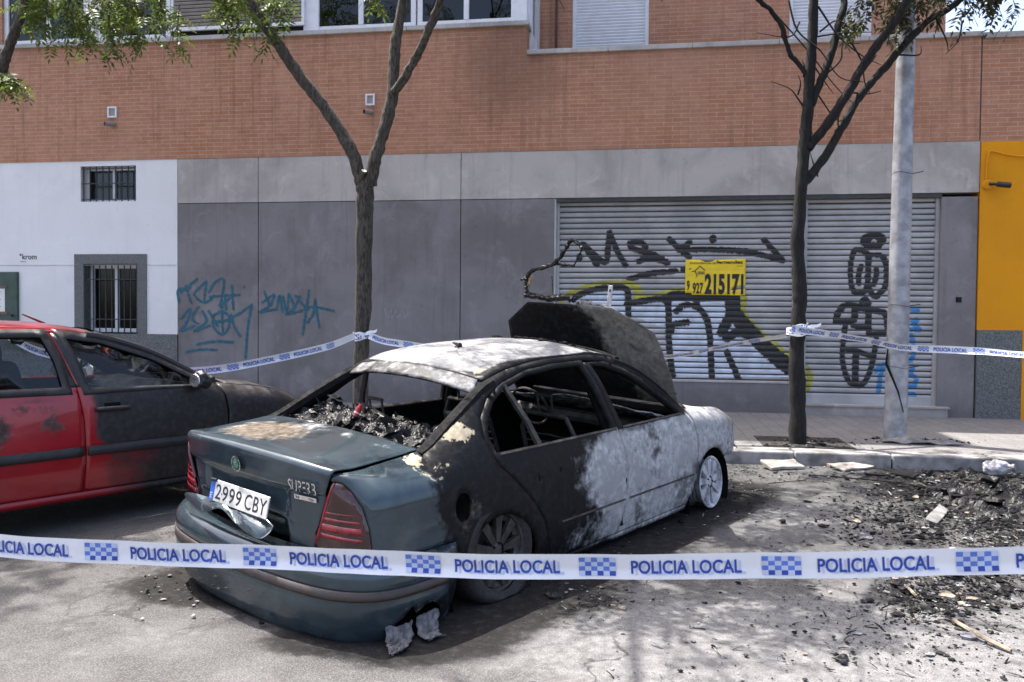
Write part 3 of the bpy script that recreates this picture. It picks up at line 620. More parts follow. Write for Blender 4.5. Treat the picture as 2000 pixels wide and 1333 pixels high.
paint('black_figure', SHR, M['sprayblack'], [
    ([(512, 68), (570, 95), (545, 135), (510, 145), (460, 130), (450, 95), (512, 68)], .12), [(425, 170), (375, 185), (352, 300), (358, 400), (385, 462), (440, 462), (470, 400), (475, 290), (465, 200), (425, 170)], [(475, 290), (485, 215), (530, 205), (580, 225), (600, 320), (590, 420), (530, 490), (495, 460), (472, 390), (470, 350)],
    [(425, 285), (408, 340), (410, 400)], [(530, 305), (530, 350), (512, 405)], [(430, 555), (440, 515), (455, 505)], ([(472, 532)], .11),
    ([(255, 660), (270, 600), (325, 548), (430, 565), (540, 590), (595, 615), (610, 730)], .10), ([(610, 735), (540, 745), (480, 735), (475, 600)], .10), ([(255, 660), (330, 665), (375, 650), (385, 575)], .10), [(375, 690), (420, 700), (465, 695)],
    [(320, 690), (305, 790), (300, 930), (330, 1050), (380, 1095), (430, 1095), (480, 1020), (510, 900), (530, 770)], [(305, 850), (400, 865), (500, 900)], ([(390, 870), (385, 1000), (385, 1090)], .10)], cv=c6, slats=True, w=.085, off=.0022, xlim=RX)
paint('blue_tag', SHR, M['sprayblue'], [
    [(760, 575), (810, 582)], [(780, 660), (810, 650), (790, 680), (825, 720), (770, 715)], [(770, 755), (780, 800), (785, 870), (770, 920), (745, 930)], [(545, 1140), (555, 1050), (575, 970)], [(530, 1000), (555, 965), (600, 960), (612, 1000)], [(780, 970), (770, 1000)], [(760, 1020), (800, 1050), (790, 1100), (755, 1110), (740, 1080)], [(745, 1160), (785, 1160), (780, 1190), (745, 1195)]], cv=c6, slats=True, w=.075, off=.0015, xlim=RX)

# ------------------------------------------------------------------ first floor
b = MB()
for x in np.arange(-22, -1.83, 2.6): b.box(x+.004, min(x+2.6, -1.78)-.004, Y0-.06, Y0+.36, SILL_Z, SILL_Z+.075)
part('window_sill', b, M['sill'], bev=.008)
b = MB()
x = -1.815
while x < 4.97: b.box(x+.004, min(x+1.3, 4.985)-.004, Y0-.055, Y0+.33, COP_Z, COP_Z+.075); x += 1.3
part('parapet_coping', b, M['sill'], bev=.008)
def X(px): return at_y(px, 60, Y0+.05)[0]
zt = 8.35; zw = SILL_Z+.08
for a, c, n in ((8, 184, 2), (190, 333, 1), (600, 812, 2), (815, 1008, 2)):
    window(X(a), X(c), zw, zt, Y0+.05, n, .085, 'darkroom')
for a, c in ((X(165), X(190)), (X(597)-.03, X(623)), (X(1008), -1.83)): b = MB(); b.box(a, c, Y0+.03, Y0+.3, zw, zt); part('bay_post', b, M['whitealu'])
b = MB(); b.box(-22, X(8), Y0, Y0+.3, SILL_Z+.08, zt); part('brick_pier', b, M['brick'])
# louvred shutter panel hung outside the glass
lv = MB(); x0, x1 = X(338), X(597); z0 = zw+.10
lv.box(x0, x1, Y0-.02, Y0+.03, z0, z0+.06); lv.box(x0, x0+.05, Y0-.02, Y0+.03, z0+.06, zt-.06); lv.box(x1-.05, x1, Y0-.02, Y0+.03, z0+.06, zt-.06); lv.box(x0, x1, Y0-.02, Y0+.03, zt-.06, zt)
LV = bevel(lv.build('louvre_panel', M['whitealu'], BLD), .006)
b = MB(); z = z0+.08
while z < zt-.09: b.obox(((x0+x1)/2, Y0+.0, z+.02), ((x1-x0)/2-.055, 0, 0), (0, .014, .010), (0, -.010, .016)); z += .062
b.build('louvre_slat', M['slatbrown'], LV)
b = MB(); b.box(x0+.05, x1-.05, Y0+.05, Y0+.07, z0, zt); b.build('backing', M['slatdark'], LV)
b = MB(); b.box(X(333), X(600), Y0+.10, Y0+.12, zw, zt); part('dark_opening', b, M['slatdark'])
# return of the bay and the set-back terrace wall
YB = 14.5
b = MB(); b.box(-1.85, -1.78, YB-.42, YB, COP_Z-.6, zt); b.box(-1.85, -1.78, Y0+.3, Y0+.42, SILL_Z-.3, zt); b.box(-1.85, -1.79, Y0+.42, YB-.42, SILL_Z-.3, SILL_Z+.05); RW = part('bay_side_frame', b, M['whitealu'])
b = MB(); b.box(-1.83, -1.815, Y0+.42, YB-.42, SILL_Z+.05, zt); b.build('pane', M['winglass'], RW)
b = MB(); b.box(-1.86, -1.80, Y0+.3, YB, COP_Z-1.0, SILL_Z-.3); part('bay_side_wall', b, M['brick'])
b = MB(); b.box(-2.2, -2.18, Y0+.3, YB, SILL_Z, zt); part('bay_backdrop', b, M['darkroom'])
BL = [(-1.2, .12), (2.46, 3.78)]
wall_grid('terrace_wall', M['brick'], -1.82, 4.93, COP_Z-.9, 9.2, YB, .3, holes=[(a, c, COP_Z-.6, 8.1) for a, c in BL], step=.5)
b = MB(); b.box(-1.8, 4.95, Y0+.27, YB, COP_Z-1.0, COP_Z-.9); part('terrace_floor', b, M['concrete'])
for a, c in BL:
    b = MB(); b.box(a, a+.06, YB+.02, YB+.1, COP_Z-.6, 8.1); b.box(c-.06, c, YB+.02, YB+.1, COP_Z-.6, 8.1); fr = part('terrace_door', b, M['whitealu'])
    v = []; f = []; z = COP_Z-.6; k = 0
    while z < 8.1:
        for t, d in ((0, .0), (.5, -.008), (.88, -.002), (.92, .008)): v += [(a+.06, YB+.07+d, z+t*.055), (c-.06, YB+.07+d, z+t*.055)]
        z += .055
    f = [(2*i, 2*i+1, 2*i+3, 2*i+2) for i in range(len(v)//2-1)]
    mesh_obj('roller_blind', v, f, M['blind'], fr)
b = MB(); b.tube([(-1.48, YB-.03, 5.2), (-1.48, YB-.03, 9.2)], .02, 8); part('cable_duct', b, simple('rusty_cable', (.10, .05, .045), .7, .3, 8))
# floors above (out of the picture; they throw the building's shadow on the pavement)
def upper(x0, x1, y0, z0, z1):
    wall_grid('upper_wall', M['brick'], x0, x1, z0, z1, y0, .3, step=2.0)
    b = MB(); b.box(x0, x1, y0+.3, 24, z0, z1); part('upper_core', b, M['concrete'])
upper(-22, -1.82, Y0, 8.35, 14.2); upper(-1.82, 4.93, YB, 9.2, 14.2)
b = MB(); b.box(-22, -1.83, Y0+.6, 24, .1, 8.35); b.box(-1.83, 4.9, YB+.3, 24, .1, 9.2); part('building_core', b, M['darkroom'])
for k in range(1):
    for xw in np.arange(-20.5, -3, 3.2):
        window(xw, xw+1.8, 9.4+3*k, 10.9+3*k, Y0-.06, 2, .08, 'curtain')

# wall fittings
for px, py, lab in ((212, 210, 'small white framed wall vent left, above the white shop wall'), (715, 185, 'small white framed wall vent right, beside the forked tree')):
    x0, x1 = at_y(px, py, Y0)[0], at_y(px+18, py, Y0)[0]; z1 = at_y(px, py, Y0)[2]; z0 = z1-.19; t = empty('wall_vent', ((x0+x1)/2, Y0-.01, z0)); tag(t, lab, 'vent', 'white wall vents in the brick')
    w = (x1-x0)/2; h = z1-z0; b = MB(); e = .028
    b.box(-w, w, -.03, 0, 0, e); b.box(-w, w, -.03, 0, h-e, h); b.box(-w, -w+e, -.03, 0, e, h-e); b.box(w-e, w, -.03, 0, e, h-e); bevel(b.build('frame', M['whitealu'], t), .004)
    b = MB(); b.box(-w+e, w-e, -.012, 0, e, h-e); b.build('mesh_screen', M['concrete'], t)
    s = empty('wall_spout', ((x0+x1)/2, Y0-.01, z0-.11)); tag(s, 'stubby grey pipe outlet under the '+('left' if px < 400 else 'right')+' white wall vent', 'pipe outlet', 'pipe outlets under the wall vents')
    b = MB(); b.tube([(.03, 0, 0), (.02, -.05, -.01), (-.06, -.13, -.015)], [.035, .04, .042], 12); smooth_angle(b.build('pipe', M['sill'], s))
    b = MB(); b.tube([(-.058, -.128, -.015), (-.064, -.136, -.0155)], .034, 12); b.build('pipe_mouth', M['boltdark'], s)
def flat_text(name, body, mat, parent, x, y, z, size, bold=0.0, shear=0.0, sx=1.0, space=1.0):
    v, f = text_geo(body, size, bold, shear, space); return mesh_obj(name, [(x+a*sx, y, z+c) for a, c in v], f, mat, parent)
ww = [o for o in BLD.children if o.name.startswith('white_wall')][0]
flat_text('wall_lettering', 'krom', M['ink'], ww, -10.87, Y0-.004, 2.555, .135, .012)
b = MB(); b.add([(-10.93, Y0-.004, 2.62), (-10.88, Y0-.004, 2.62), (-10.905, Y0-.004, 2.665)], [(0, 1, 2)]); b.build('wall_mark', M['ink'], ww)
flat_text('wall_lettering', 'telecom', M['ink'], ww, -10.91, Y0-.004, 2.505, .032, .004, sx=1.1)
BX = tag(empty('meter_cabinet', (-11.3, Y0, 1.25)), 'dark green metal cabinet with a taped paper notice on the white wall', 'cabinet')
b = MB(); b.box(-.6, .36, -.05, .02, 0, 1.08); bevel(b.build('door', M['doorgreen'], BX), .01)
b = MB(); b.box(-.5, .12, -.056, -.052, .36, .80); PN = b.build('notice', M['paper'], BX)
b = MB()
for i, z in enumerate((.76, .72, .66, .61, .58, .54, .50, .46)): b.box(-.45, .02+.03*math.sin(i*2.1), -.0585, -.0575, z, z+.008)
b.build('printed_line', M['curtain'], PN)
b = MB(); b.box(-.52, .16, -.06, -.057, .78, .83); b.box(-.52, .17, -.06, -.057, .32, .37); b.build('packing_tape', simple('brown_tape', (.16, .10, .06), .5, .3, 9), BX)
b = MB(); b.tube([(.27, -.055, .30), (.27, -.075, .30)], .02, 10); b.build('lock', M['boltdark'], BX)

# estate agent poster on the shutter
PO = tag(empty('shutter_poster', (.73, SH_Y-.02, 1.97)), 'torn yellow estate agent poster with black phone number on the tagged shutter', 'poster')
yp = -.004; pw, ph = .925, .57
out = [(0, .03), (.10, .03), (.10, 0), (.925, -.005), (.925, .10), (.70, .075), (.735, .115), (.78, .135), (.925, .15), (.925, .57), (.47, .555), (.40, .525), (.31, .52), (.22, .555), (.06, .56), (0, .545)]
o = panel('sheet', out, [], lambda x, z: np.stack([x, x*0+yp+.003*np.sin(z*70), z], 1), M['signyellow'], PO, .03, .002)
def ptext(body, x, z, size, bold, sx, mat='ink'): return flat_text('lettering', body, M[mat], PO, x, yp-.0045, z, size, bold, 0, sx)
tq = lambda s, sz, b_: text_geo(s, sz, b_)[0][:, 0].max()
def fit(body, x, z, w, h, bold): sz = h/.70; ptext(body, x, z, sz, bold, w/tq(body, sz, bold))
fit('9', .025, .075, .045, .15, .03); fit('927', .115, .03, .165, .16, .03); fit('215171', .30, .03, .595, .29, .045)
fit('inmobiliaria', .07, .487, .40, .042, .006); fit('fernandez', .475, .495, .41, .048, .035); fit('api 0417', .79, .445, .09, .02, .004)
b = MB(); y_ = yp-.0045
def bar(a, c, w=.006): a = np.array(a); c = np.array(c); d = (c-a)/np.linalg.norm(c-a); n = np.array([-d[1], d[0]])*w; b.add([(a[0]-n[0], y_, a[1]-n[1]), (c[0]-n[0], y_, c[1]-n[1]), (c[0]+n[0], y_, c[1]+n[1]), (a[0]+n[0], y_, a[1]+n[1])], [(0, 1, 2, 3)])
for a, c in (((.15, .38), (.225, .455)), ((.225, .455), (.305, .385)), ((.15, .38), (.185, .30)), ((.185, .30), (.16, .27)), ((.06, .405), (.085, .42)), ((.10, .37), (.15, .375)), ((.19, .335), (.30, .335)), ((.19, .36), (.295, .36))): bar(a, c, .007 if a[1] > .3 else .004)
b.build('logo', M['ink'], PO)

# ------------------------------------------------------------------ orange neighbour
OB = tag(empty('orange_building', (5.0, Y0, 0)), 'low building with yellow orange render under a brick band at the right edge', 'building'); OB.location = (0, 0, 0)
wall_grid('brick_wall', M['brick'], 4.99, 18, 4.25, COP_Z-.03, Y0-.012, .3, parent=OB, step=.5)
wall_grid('orange_wall', M['orange'], 5.0, 18, 1.46, 4.25, Y0-.03, .3, parent=OB, step=.5)
b = MB(); b.box(5.0, 18, Y0-.035, Y0+.3, .1, 1.46); part('stone_skirting', b, M['darkstone'], OB)
b = MB(); b.box(5.0, 18, Y0+.28, 22, .1, COP_Z-.1); part('building_core', b, M['concrete'], OB)
b = MB(); b.box(4.99, 18, Y0-.055, Y0+.33, COP_Z-.03, COP_Z+.05); part('parapet_coping', b, M['sill'], OB)
b = MB(); b.box(4.965, 4.995, Y0-.005, Y0+.1, BRK_Z, COP_Z-.01); part('expansion_joint', b, M['gutter'], BLD)
b = MB(); b.box(5.62, 5.72, Y0-.045, Y0, .1, 1.46); part('orange_pipe', b, M['orange'], OB)
p = at_y(1928, 362, Y0-.03)
CM = tag(empty('security_camera', p), 'small black tube camera on a round base on the orange wall', 'camera')
b = MB(); b.lathe([(0, 0), (.075, 0), (.075, -.03), (.06, -.045), (0, -.045)], 20, ((0, 0, 0), (0, 1, 0), (1, 0, 0), (0, 0, 1))); smooth_angle(b.build('base', M['orange'], CM))
b = MB(); b.tube([(.02, -.04, .01), (.06, -.10, 0), (.09, -.12, -.01)], .022, 10); b.build('bracket', M['blackplastic'], CM)
b = MB(); b.tube([(.09, -.12, -.005), (.24, -.2, -.04)], .042, 16); smooth_angle(b.build('body', M['blackplastic'], CM))
b = MB(); b.tube([(.24, -.2, -.04), (.245, -.203, -.041)], .03, 16); b.build('lens', M['boltdark'], CM)
q = [at_y(x, y, Y0-.05) for x, y in ((1926, 350), (1927, 325), (1930, 303), (1934, 296), (1945, 297), (1970, 303), (2000, 306), (2060, 310))]
b = MB(); b.tube(spline(q, 4), .013, 8); b.build('camera_cable', M['orange'], CM); CM.children[-1].parent = CM
for ch in CM.children:
    if ch.name.startswith('camera_cable'): ch.matrix_parent_inverse = Matrix.Translation(-Vector(p))

# ------------------------------------------------------------------ burnt-out saloon (x forward from the rear axle, y left, z up)
CAR = tag(empty('burnt_car', (-1.5209, 4.9257, 0), 1.053), 'burnt-out dark green saloon with ash white roof, raised scorched bonnet and dented boot', 'car')
def settle(P):
    P = np.array(P, float); P[:, 2] = P[:, 2]-.13+.02*P[:, 0]+.06*P[:, 1]; return P
H_ = tab([-1.3, -1.1, -1.0, -.7, -.48, -.38, -.2, 0, .25, .5, .9, 1.3, 1.6, 1.85, 2.1, 2.35, 2.48, 2.7, 3.2, 3.5, 3.7],
         [.985, .985, .99, 1.005, 1.02, 1.045, 1.135, 1.235, 1.345, 1.405, 1.445, 1.45, 1.425, 1.365, 1.255, 1.11, 1.025, .97, .91, .83, .74])
E_ = tab([-1.3, -.7, -.45, -.2, 0, .25, .5, .9, 1.3, 1.6, 1.85, 2.1, 2.35, 2.5, 2.7, 3.2, 3.5, 3.7], [.655, .665, .665, .635, .605, .565, .56, .565, .575, .58, .595, .625, .665, .70, .715, .695, .62, .50])
Y_ = tab([-1, -.6, -.3, .3, 1.4, 2.6, 3.0, 3.25, 3.45, 3.6, 3.7], [.872, .872, .876, .88, .882, .88, .868, .84, .78, .68, .56])
G_ = tab([-1.0, -.55, -.15, .2, 2.1, 2.55, 3.0], [0, 0, .75, 1, 1, 0, 0])      # 1 where the side carries a window, 0 where it rolls over to a lid
IN_ = tab([.1, .2, .28, .36, .46, .55, .66, .78, .88, .95], [.075, .05, .03, .012, .002, 0, .003, .014, .034, .056])
def y_side(x, z):
    x = np.asarray(x, float); z = np.asarray(z, float); g = G_(x); H = H_(x); E = E_(x); Y = Y_(x)
    zb = np.minimum(.80+.15*g, H-.12); yb = Y-IN_(zb); t = np.clip((z-zb)/(H-zb), 0, 1.05)
    q = (1-g)*np.abs(t)**2.6+g*(.74*t+.26*t**4)
    return np.where(z <= zb, Y-IN_(z), yb-(yb-E)*q)
# plan curve round the tail, s = x on the flank
_pl = spline([(-.30, .876), (-.45, .875), (-.6, .872), (-.75, .858), (-.87, .812), (-.955, .72), (-1.005, .6), (-1.04, .4), (-1.056, .2), (-1.06, 0)], 14); _pl = np.array([tuple(p) for p in _pl])
_k0 = 28
_seg = np.linalg.norm(np.diff(_pl, axis=0), axis=1); _arc = np.concatenate([[0], np.cumsum(_seg)]); _s = -.30-_arc
S_MID = float(_s[-1]); _tan = np.gradient(_pl, axis=0); _tan /= np.linalg.norm(_tan, axis=1)[:, None]; _nor = np.stack([_tan[:, 1], -_tan[:, 0]], 1)
_nor *= np.sign(np.sum(_nor*np.array([-.3, 1.0]), 1))[:, None]
def plan(s):
    s = np.asarray(s, float); o = np.argsort(_s); f = lambda a: np.interp(s, _s[o], a[o]); n = np.stack([f(_nor[:, 0]), f(_nor[:, 1])], -1); n /= np.linalg.norm(n, axis=-1, keepdims=True); return f(_pl[:, 0]), f(_pl[:, 1]), n[..., 0], n[..., 1]
def s_of_y(y): m = _pl[:, 0] < -.6; o = np.argsort(_pl[m][:, 1]); return float(np.interp(y, _pl[m][o, 1], _s[m][o]))
REAR_IN = tab([.5, .6, .7, .8, .9, .95, .98, 1.0], [.045, .04, .03, .018, .004, 0, .006, .02])
def wrap(s, z):
    s = np.asarray(s, float); z = np.asarray(z, float); flank = s > -.42
    px, py, nx_, ny_ = plan(s); i1 = .872-y_side(np.full_like(s, -.6), np.minimum(z, H_(-.6))); i2 = REAR_IN(z); t = sstep(-.88, -1.16, s); ins = i1*(1-t)+i2*t
    x = np.where(flank, s, px-nx_*ins); y = np.where(flank, y_side(s, z), py-ny_*ins); return x, y, z
def wrapB(s, z, off):
    """bumper skin: the plan curve pushed out by a profile"""
    px, py, nx_, ny_ = plan(np.minimum(s, -.3)); fade = sstep(-.18, -.45, s); o = off*fade+.004*(1-fade)
    x = np.where(s > -.3, s, px+nx_*o); ys = y_side(np.clip(s, -.6, 1), z)+.006; y = np.where(s > -.3, ys, (py+ny_*o)*sstep(-.28, -.5, s)+ys*(1-sstep(-.28, -.5, s))); return x, y, z
BUMP = tab([.10, .16, .22, .30, .395, .40, .455, .46, .50, .535, .56, .58, .59], [-.05, -.01, .02, .042, .054, .046, .046, .056, .056, .048, .028, -.01, -.05])
MATS = [M['burnt'], M['soot']]
def side_map(sgn, fn=wrap, off=0.0):
    def f(s, z):
        x, y, zz = fn(s, z); return np.stack([x, sgn*(y+off), zz], 1)
    return f
def mk(*ch): return np.stack(ch, 1)
def g2(x, z, cx, cz, rx, rz): return np.exp(-((x-cx)/rx)**2-((z-cz)/rz)**2)
def mask_side(D, P):
    x, y, z = D.T; right = y < 0
    ash = .80*g2(x, z, 2.02, .62, .68, .6)-.16*np.abs(vnoise(np.stack([x*11, z*9, x*0], -1), 2))+.62*g2(x, z, 1.12, .72, .34, .24)+.62*g2(x, z, 1.36, .58, .22, .36)+.9*g2(x, z, 2.9, .85, .5, .25)+.28*g2(x, z, 1.0, .3, .9, .1)
    ash = np.minimum(ash, .95)*(z < .965+.0*x)+.05*(z >= .965); ash += .18*g2(x, z, -.1, .62, .14, .12)+.2*g2(x, z, .1, .36, .1, .1)
    ash = np.where(x > 2.55, np.maximum(ash, .5), ash)
    paint = sstep(-.28, -.62, x+.25*(z-.7)); tan = .9*g2(x, z, -.16, 1.10, .13, .05)+.62*g2(x, z, -.50, .995, .10, .035)+.35*g2(x, z, -.36, .93, .16, .07)+.55*g2(x, z, .47, 1.385, .05, .02)
    tan = tan+.42*g2(x, z, 3.2, .8, .3, .2); rust = .42*g2(x, z, -.2, .70, .2, .2)*(x > -.5)
    rust = np.maximum(rust, .5*g2(x, z, 1.75, .45, .3, .2)+.4*g2(x, z, 2.25, .8, .15, .2)); ash = ash-.35*g2(x, z, 1.85, .72, .10, .16)-.3*g2(x, z, 2.2, .45, .16, .09)-.3*g2(x, z, 1.6, .35, .1, .1)+.35*g2(x, z, 1.24, .76, .17, .17); ash = np.where(right, ash, ash*.25); return mk(ash, paint, tan*right, rust*right)
# openings and shut lines (side view)
DLO = [(.045, .965), (.03, 1.06), (.075, 1.145), (.19, 1.235), (.36, 1.315), (.6, 1.375), (.9, 1.402), (1.25, 1.405), (1.5, 1.385), (1.72, 1.325), (1.95, 1.225), (2.2, 1.085), (2.36, .975)]
REAR_SHUT = [(.52, .235), (.505, .33), (.44, .52), (.33, .66), (.18, .80), (.06, .90), (.02, .965)]
FRONT_SHUT = [(2.42, .965), (2.475, .9), (2.53, .75), (2.53, .6), (2.47, .42), (2.42, .30), (2.40, .235)]
B_SHUT = [(1.335, .235), (1.385, .38), (1.415, .55), (1.42, .70), (1.395, .84), (1.365, .965), (1.30, 1.21), (1.235, 1.407)]
dtop = [(.02, .965), (.005, 1.06), (.05, 1.165), (.17, 1.255), (.35, 1.333), (.6, 1.392), (.9, 1.418)]
ap_rear = REAR_SHUT+dtop[1:]+[(1.235, 1.423)]+[(a, b_) for a, b_ in B_SHUT[::-1][1:]]
ap_front = B_SHUT+[(1.5, 1.403), (1.735, 1.343), (1.97, 1.243), (2.225, 1.10), (2.40, .985)]+FRONT_SHUT
AP = REAR_SHUT+dtop[1:]+[(1.25, 1.423), (1.5, 1.403), (1.735, 1.343), (1.97, 1.243), (2.225, 1.10), (2.40, .985)]+FRONT_SHUT
def arch(cx, cz, r, a0, a1, n=16): return [(cx+r*math.cos(math.radians(a0+(a1-a0)*i/n)), cz+r*math.sin(math.radians(a0+(a1-a0)*i/n))) for i in range(n+1)]
s_top = s_of_y(.64)
lamp = [(s_of_y(.505), .588), (s_of_y(.56), .75), (s_of_y(.64), .955), (s_of_y(.685), .948), (s_of_y(.73), .91), (s_of_y(.775), .84), (s_of_y(.80), .74), (s_of_y(.808), .65), (s_of_y(.806), .588)]
RA = arch(.03, .27, .365, 180, 0); FA = arch(2.80, .27, .37, 180, 0)
top_line = [(float(x), float(H_(x))) for x in np.linspace(-.62, 2.44, 70)]
body_side = [(s_top-.01, .972)]+[(s, float(H_(max(s, -1.2)))) for s in (-1.12, -1.0, -.85, -.72)]+top_line+[(2.445, 1.0)]+[(x, z) for x, z in FRONT_SHUT[1:]]+[(2.39, .2), (.42, .2)]+[(x, z) for x, z in RA[::-1][2:] if z > .2 and (z > .46 or x > 0)]+[(-.30, .46), (-.36, .58)]+[(x, z) for x, z in lamp[::-1][0:1]]+[(x, z) for x, z in lamp[::-1][1:7]]
hf = (-.27, .735)
filler = [(hf[0]+.072*math.cos(a), hf[1]+.078*math.sin(a)) for a in np.linspace(0, 2*PI, 18)[:-1]]
for sg, lab in ((-1, None), (1, None)):
    o = panel('body_side', body_side, [AP]+([filler] if sg < 0 else []), side_map(sg), MATS, CAR, .035, .035, flip=sg > 0, mask=mask_side, post=settle)
# filler recess
b = MB(); c = settle([[hf[0], -float(y_side(hf[0], hf[1])), hf[1]]])[0]; b.lathe([(0, -.13), (.085, -.13), (.085, -.035)], 18, (c, (0, -1, 0), (1, 0, 0), (0, 0, 1))); b.lathe([(0, -.10), (.03, -.10), (.034, -.12)], 12, (c, (0, -1, 0), (1, 0, 0), (0, 0, 1))); b.build('fuel_filler_recess', M['boltdark'], CAR)
def door(sg, outer, wins, holes, name, lab):
    d = panel(name, shrink(outer, .0045), wins+holes, side_map(sg, wrap, .001), MATS, CAR, .03, .045, flip=sg > 0, mask=mask_side, post=settle)
    if lab: d['label'] = lab
    return d
win_rear = [(.06, .972), (.045, 1.06), (.09, 1.14), (.2, 1.228), (.36, 1.305), (.6, 1.365), (.9, 1.388), (1.195, 1.392), (1.25, 1.2), (1.315, .972)]
win_front = [(1.435, .972), (1.365, 1.2), (1.31, 1.39), (1.5, 1.37), (1.715, 1.312), (1.93, 1.215), (2.17, 1.075), (2.29, .985), (2.30, .972)]
def rect(cx, cz, w, h): return [(cx-w, cz-h), (cx+w, cz-h), (cx+w, cz+h), (cx-w, cz+h)]
for sg in (-1, 1):
    hr = [rect(.40, .775, .011, .012), rect(.62, .795, .011, .012), rect(.75, .50, .008, .008)] if sg < 0 else []; hfr = [rect(1.545, .785, .011, .013), rect(1.72, .80, .012, .014)] if sg < 0 else []
    dr = door(sg, ap_rear, [win_rear], hr, 'rear_door', 'black sooted rear door with an ash white patch' if sg < 0 else None)
    df = door(sg, ap_front, [win_front], hfr, 'front_door', 'ash grey front door with burnt-out handle holes' if sg < 0 else None)
    # quarter light pillar, window seals and the inner door skin
    b = MB(); pts = [settle([[x, sg*(float(y_side(x, z))-.012), z]])[0] for x, z in ((.47, .965), (.43, 1.1), (.36, 1.31))]; b.tube(pts, [.022, .02, .018], 4); b.build('window_pillar', M['ironash'], dr)
    for dd, x0, x1 in ((dr, .08, 1.34), (df, 1.42, 2.32)):
        b = MB(); P = [settle([[x, sg*(float(y_side(x, .962))+.004), .962]])[0] for x in np.linspace(x0, x1, 12)]; b.tube(P, .010, 5); b.build('waist_rail', M['ironash'], dd)
    # fender
    fend = [(2.46, .985)]+[(float(x), float(H_(x))) for x in np.linspace(2.5, 3.62, 16)]+[(3.64, .68), (3.50, .60), (3.3, .53)]+[(x, z) for x, z in FA[::-1] if .3 < z and x < 3.3 and not (x > 3.05 and z < .48)]+[(2.435, .235), (2.44, .30), (2.485, .42), (2.545, .6), (2.545, .75), (2.49, .9)]
    panel('front_fender', fend, [], side_map(sg), MATS, CAR, .035, .02, flip=sg > 0, mask=mask_side, post=settle)
    # body ridge where the rubbing strip was
    for nm, dd, x0, x1 in (('trim_ridge', dr, .62, 1.38), ('trim_ridge', df, 1.44, 2.44)):
        b = MB(); P = []
        for x in np.linspace(x0, x1, 14): P.append(settle([[x, sg*(float(y_side(x, .475))+.001), .475]])[0])
        b.tube(P, .008, 4); b.build(nm, M['ironash'], dd)
# roof
def roof_z(x, y): E = E_(x); return H_(x)+.006+.055*(1-np.clip(np.abs(y)/E, 0, 1)**2.2)
def roof_map(x, y): return np.stack([x, y, roof_z(x, y)+.006*vnoise(np.stack([x*4, y*4, x*0], -1), 4)], 1)
xr = np.linspace(.24, 1.70, 26)
roof_o = [(float(x), -float(E_(x))+.012) for x in xr]+[(1.70+.07*(1-(y/.58)**2), y) for y in np.linspace(-.56, .56, 14)]+[(float(x), float(E_(x))-.012) for x in xr[::-1]]+[(.24-.05*(1-(y/.56)**2), y) for y in np.linspace(.54, -.54, 14)]
def mask_roof(D, P):
    x, y, z = D.T; e = np.abs(y)/E_(x); ash = 1.0-.95*sstep(.86, 1.0, e)-.75*g2(x, y, .42, -.52, .3, .12)-.6*g2(x, y, 1.6, -.3, .25, .5)-.25*g2(x, y, .9, -.1, .2, .12)-.9*sstep(.30, .25, x+.05*(1-(y/.56)**2))-.22*np.abs(vnoise(np.stack([x*16, y*5, x*0], -1), 3))
    return mk(ash.clip(0, 1), x*0, .5*g2(x, y, .3, -.45, .08, .08), x*0)
RF = panel('roof', roof_o, [], roof_map, [M['burntroof'], M['soot']], CAR, .04, .02, mask=mask_roof, post=settle); RF['label'] = 'roof burnt to white ash'
def header_map(u, y):      # lip under the rear edge of the roof
    x = .235-.05*(1-(y/.56)**2)-u; return np.stack([x, y, roof_z(np.full_like(x, .25), y)-.012-u*.62], 1)
panel('rear_header', [(.004, -.52), (.10, -.565), (.10, .565), (.004, .52)], [], header_map, [M['burntroof'], M['soot']], CAR, .03, .015, mask=lambda D, P: mk(.42+0*D[:, 0], 0*D[:, 0], .1+0*D[:, 0], 0*D[:, 0]), post=settle, flip=True)
b = MB(); P = [settle([[1.73+.07*(1-(y/.58)**2), y, float(roof_z(1.7, y))-.03]])[0] for y in np.linspace(-.58, .58, 10)]; b.tube(P, .035, 6); b.build('windscreen_header', M['soot'], CAR)
# boot lid: one grid that runs along the deck, over the lip and down the tail
nyb, nxb = 61, 46
def lid_point(u, t):
    """u -1..1 across (right..left), t 0..1 from the window to the bumper"""
    pass
LV_, LF_ = [], []
prof = [(-.40, 1.035)]+[(x, float(H_(x))+.012) for x in np.linspace(-.46, -.93, 17)]
lip = [(.018, 1.008), (.006, .998), (.0, .985), (.0, .97), (.003, .95), (.006, .925), (.010, .90)]       # inset from the tail plane, height
tail = [(.014, .88), (.03, .868), (.034, .85), (.036, .82), (.038, .79), (.04, .76), (.042, .735), (.044, .71), (.046, .69), (.048, .67), (.05, .65), (.052, .632), (.055, .61), (.058, .575)]
rows = []
ys_ = np.linspace(-1, 1, nyb)
def xb(y): return np.interp(np.abs(y), _pl[::-1, 1][:len(_pl)], _pl[::-1, 0])
for x, z in prof:
    w = .655; y = ys_*w; zz = z+.035*(1-np.abs(ys_)**2.4)-.0; xx = np.full_like(y, x)
    t = (x+.40)/(-.93+.40); xt = xb(y)+.11; xx = xx*(1-sstep(.5, 1, t))+np.minimum(xx, xt+.0)*sstep(.5, 1, t) if False else xx
    k = sstep(.35, 1.0, t); xx = (1-k)*xx+k*(xb(y*.98)+.125+(x+.93)); xx[:] = xx-(.05*(1-np.abs(ys_)**2) if x > -.41 else 0)
    rows.append(np.stack([xx, y, zz], 1))
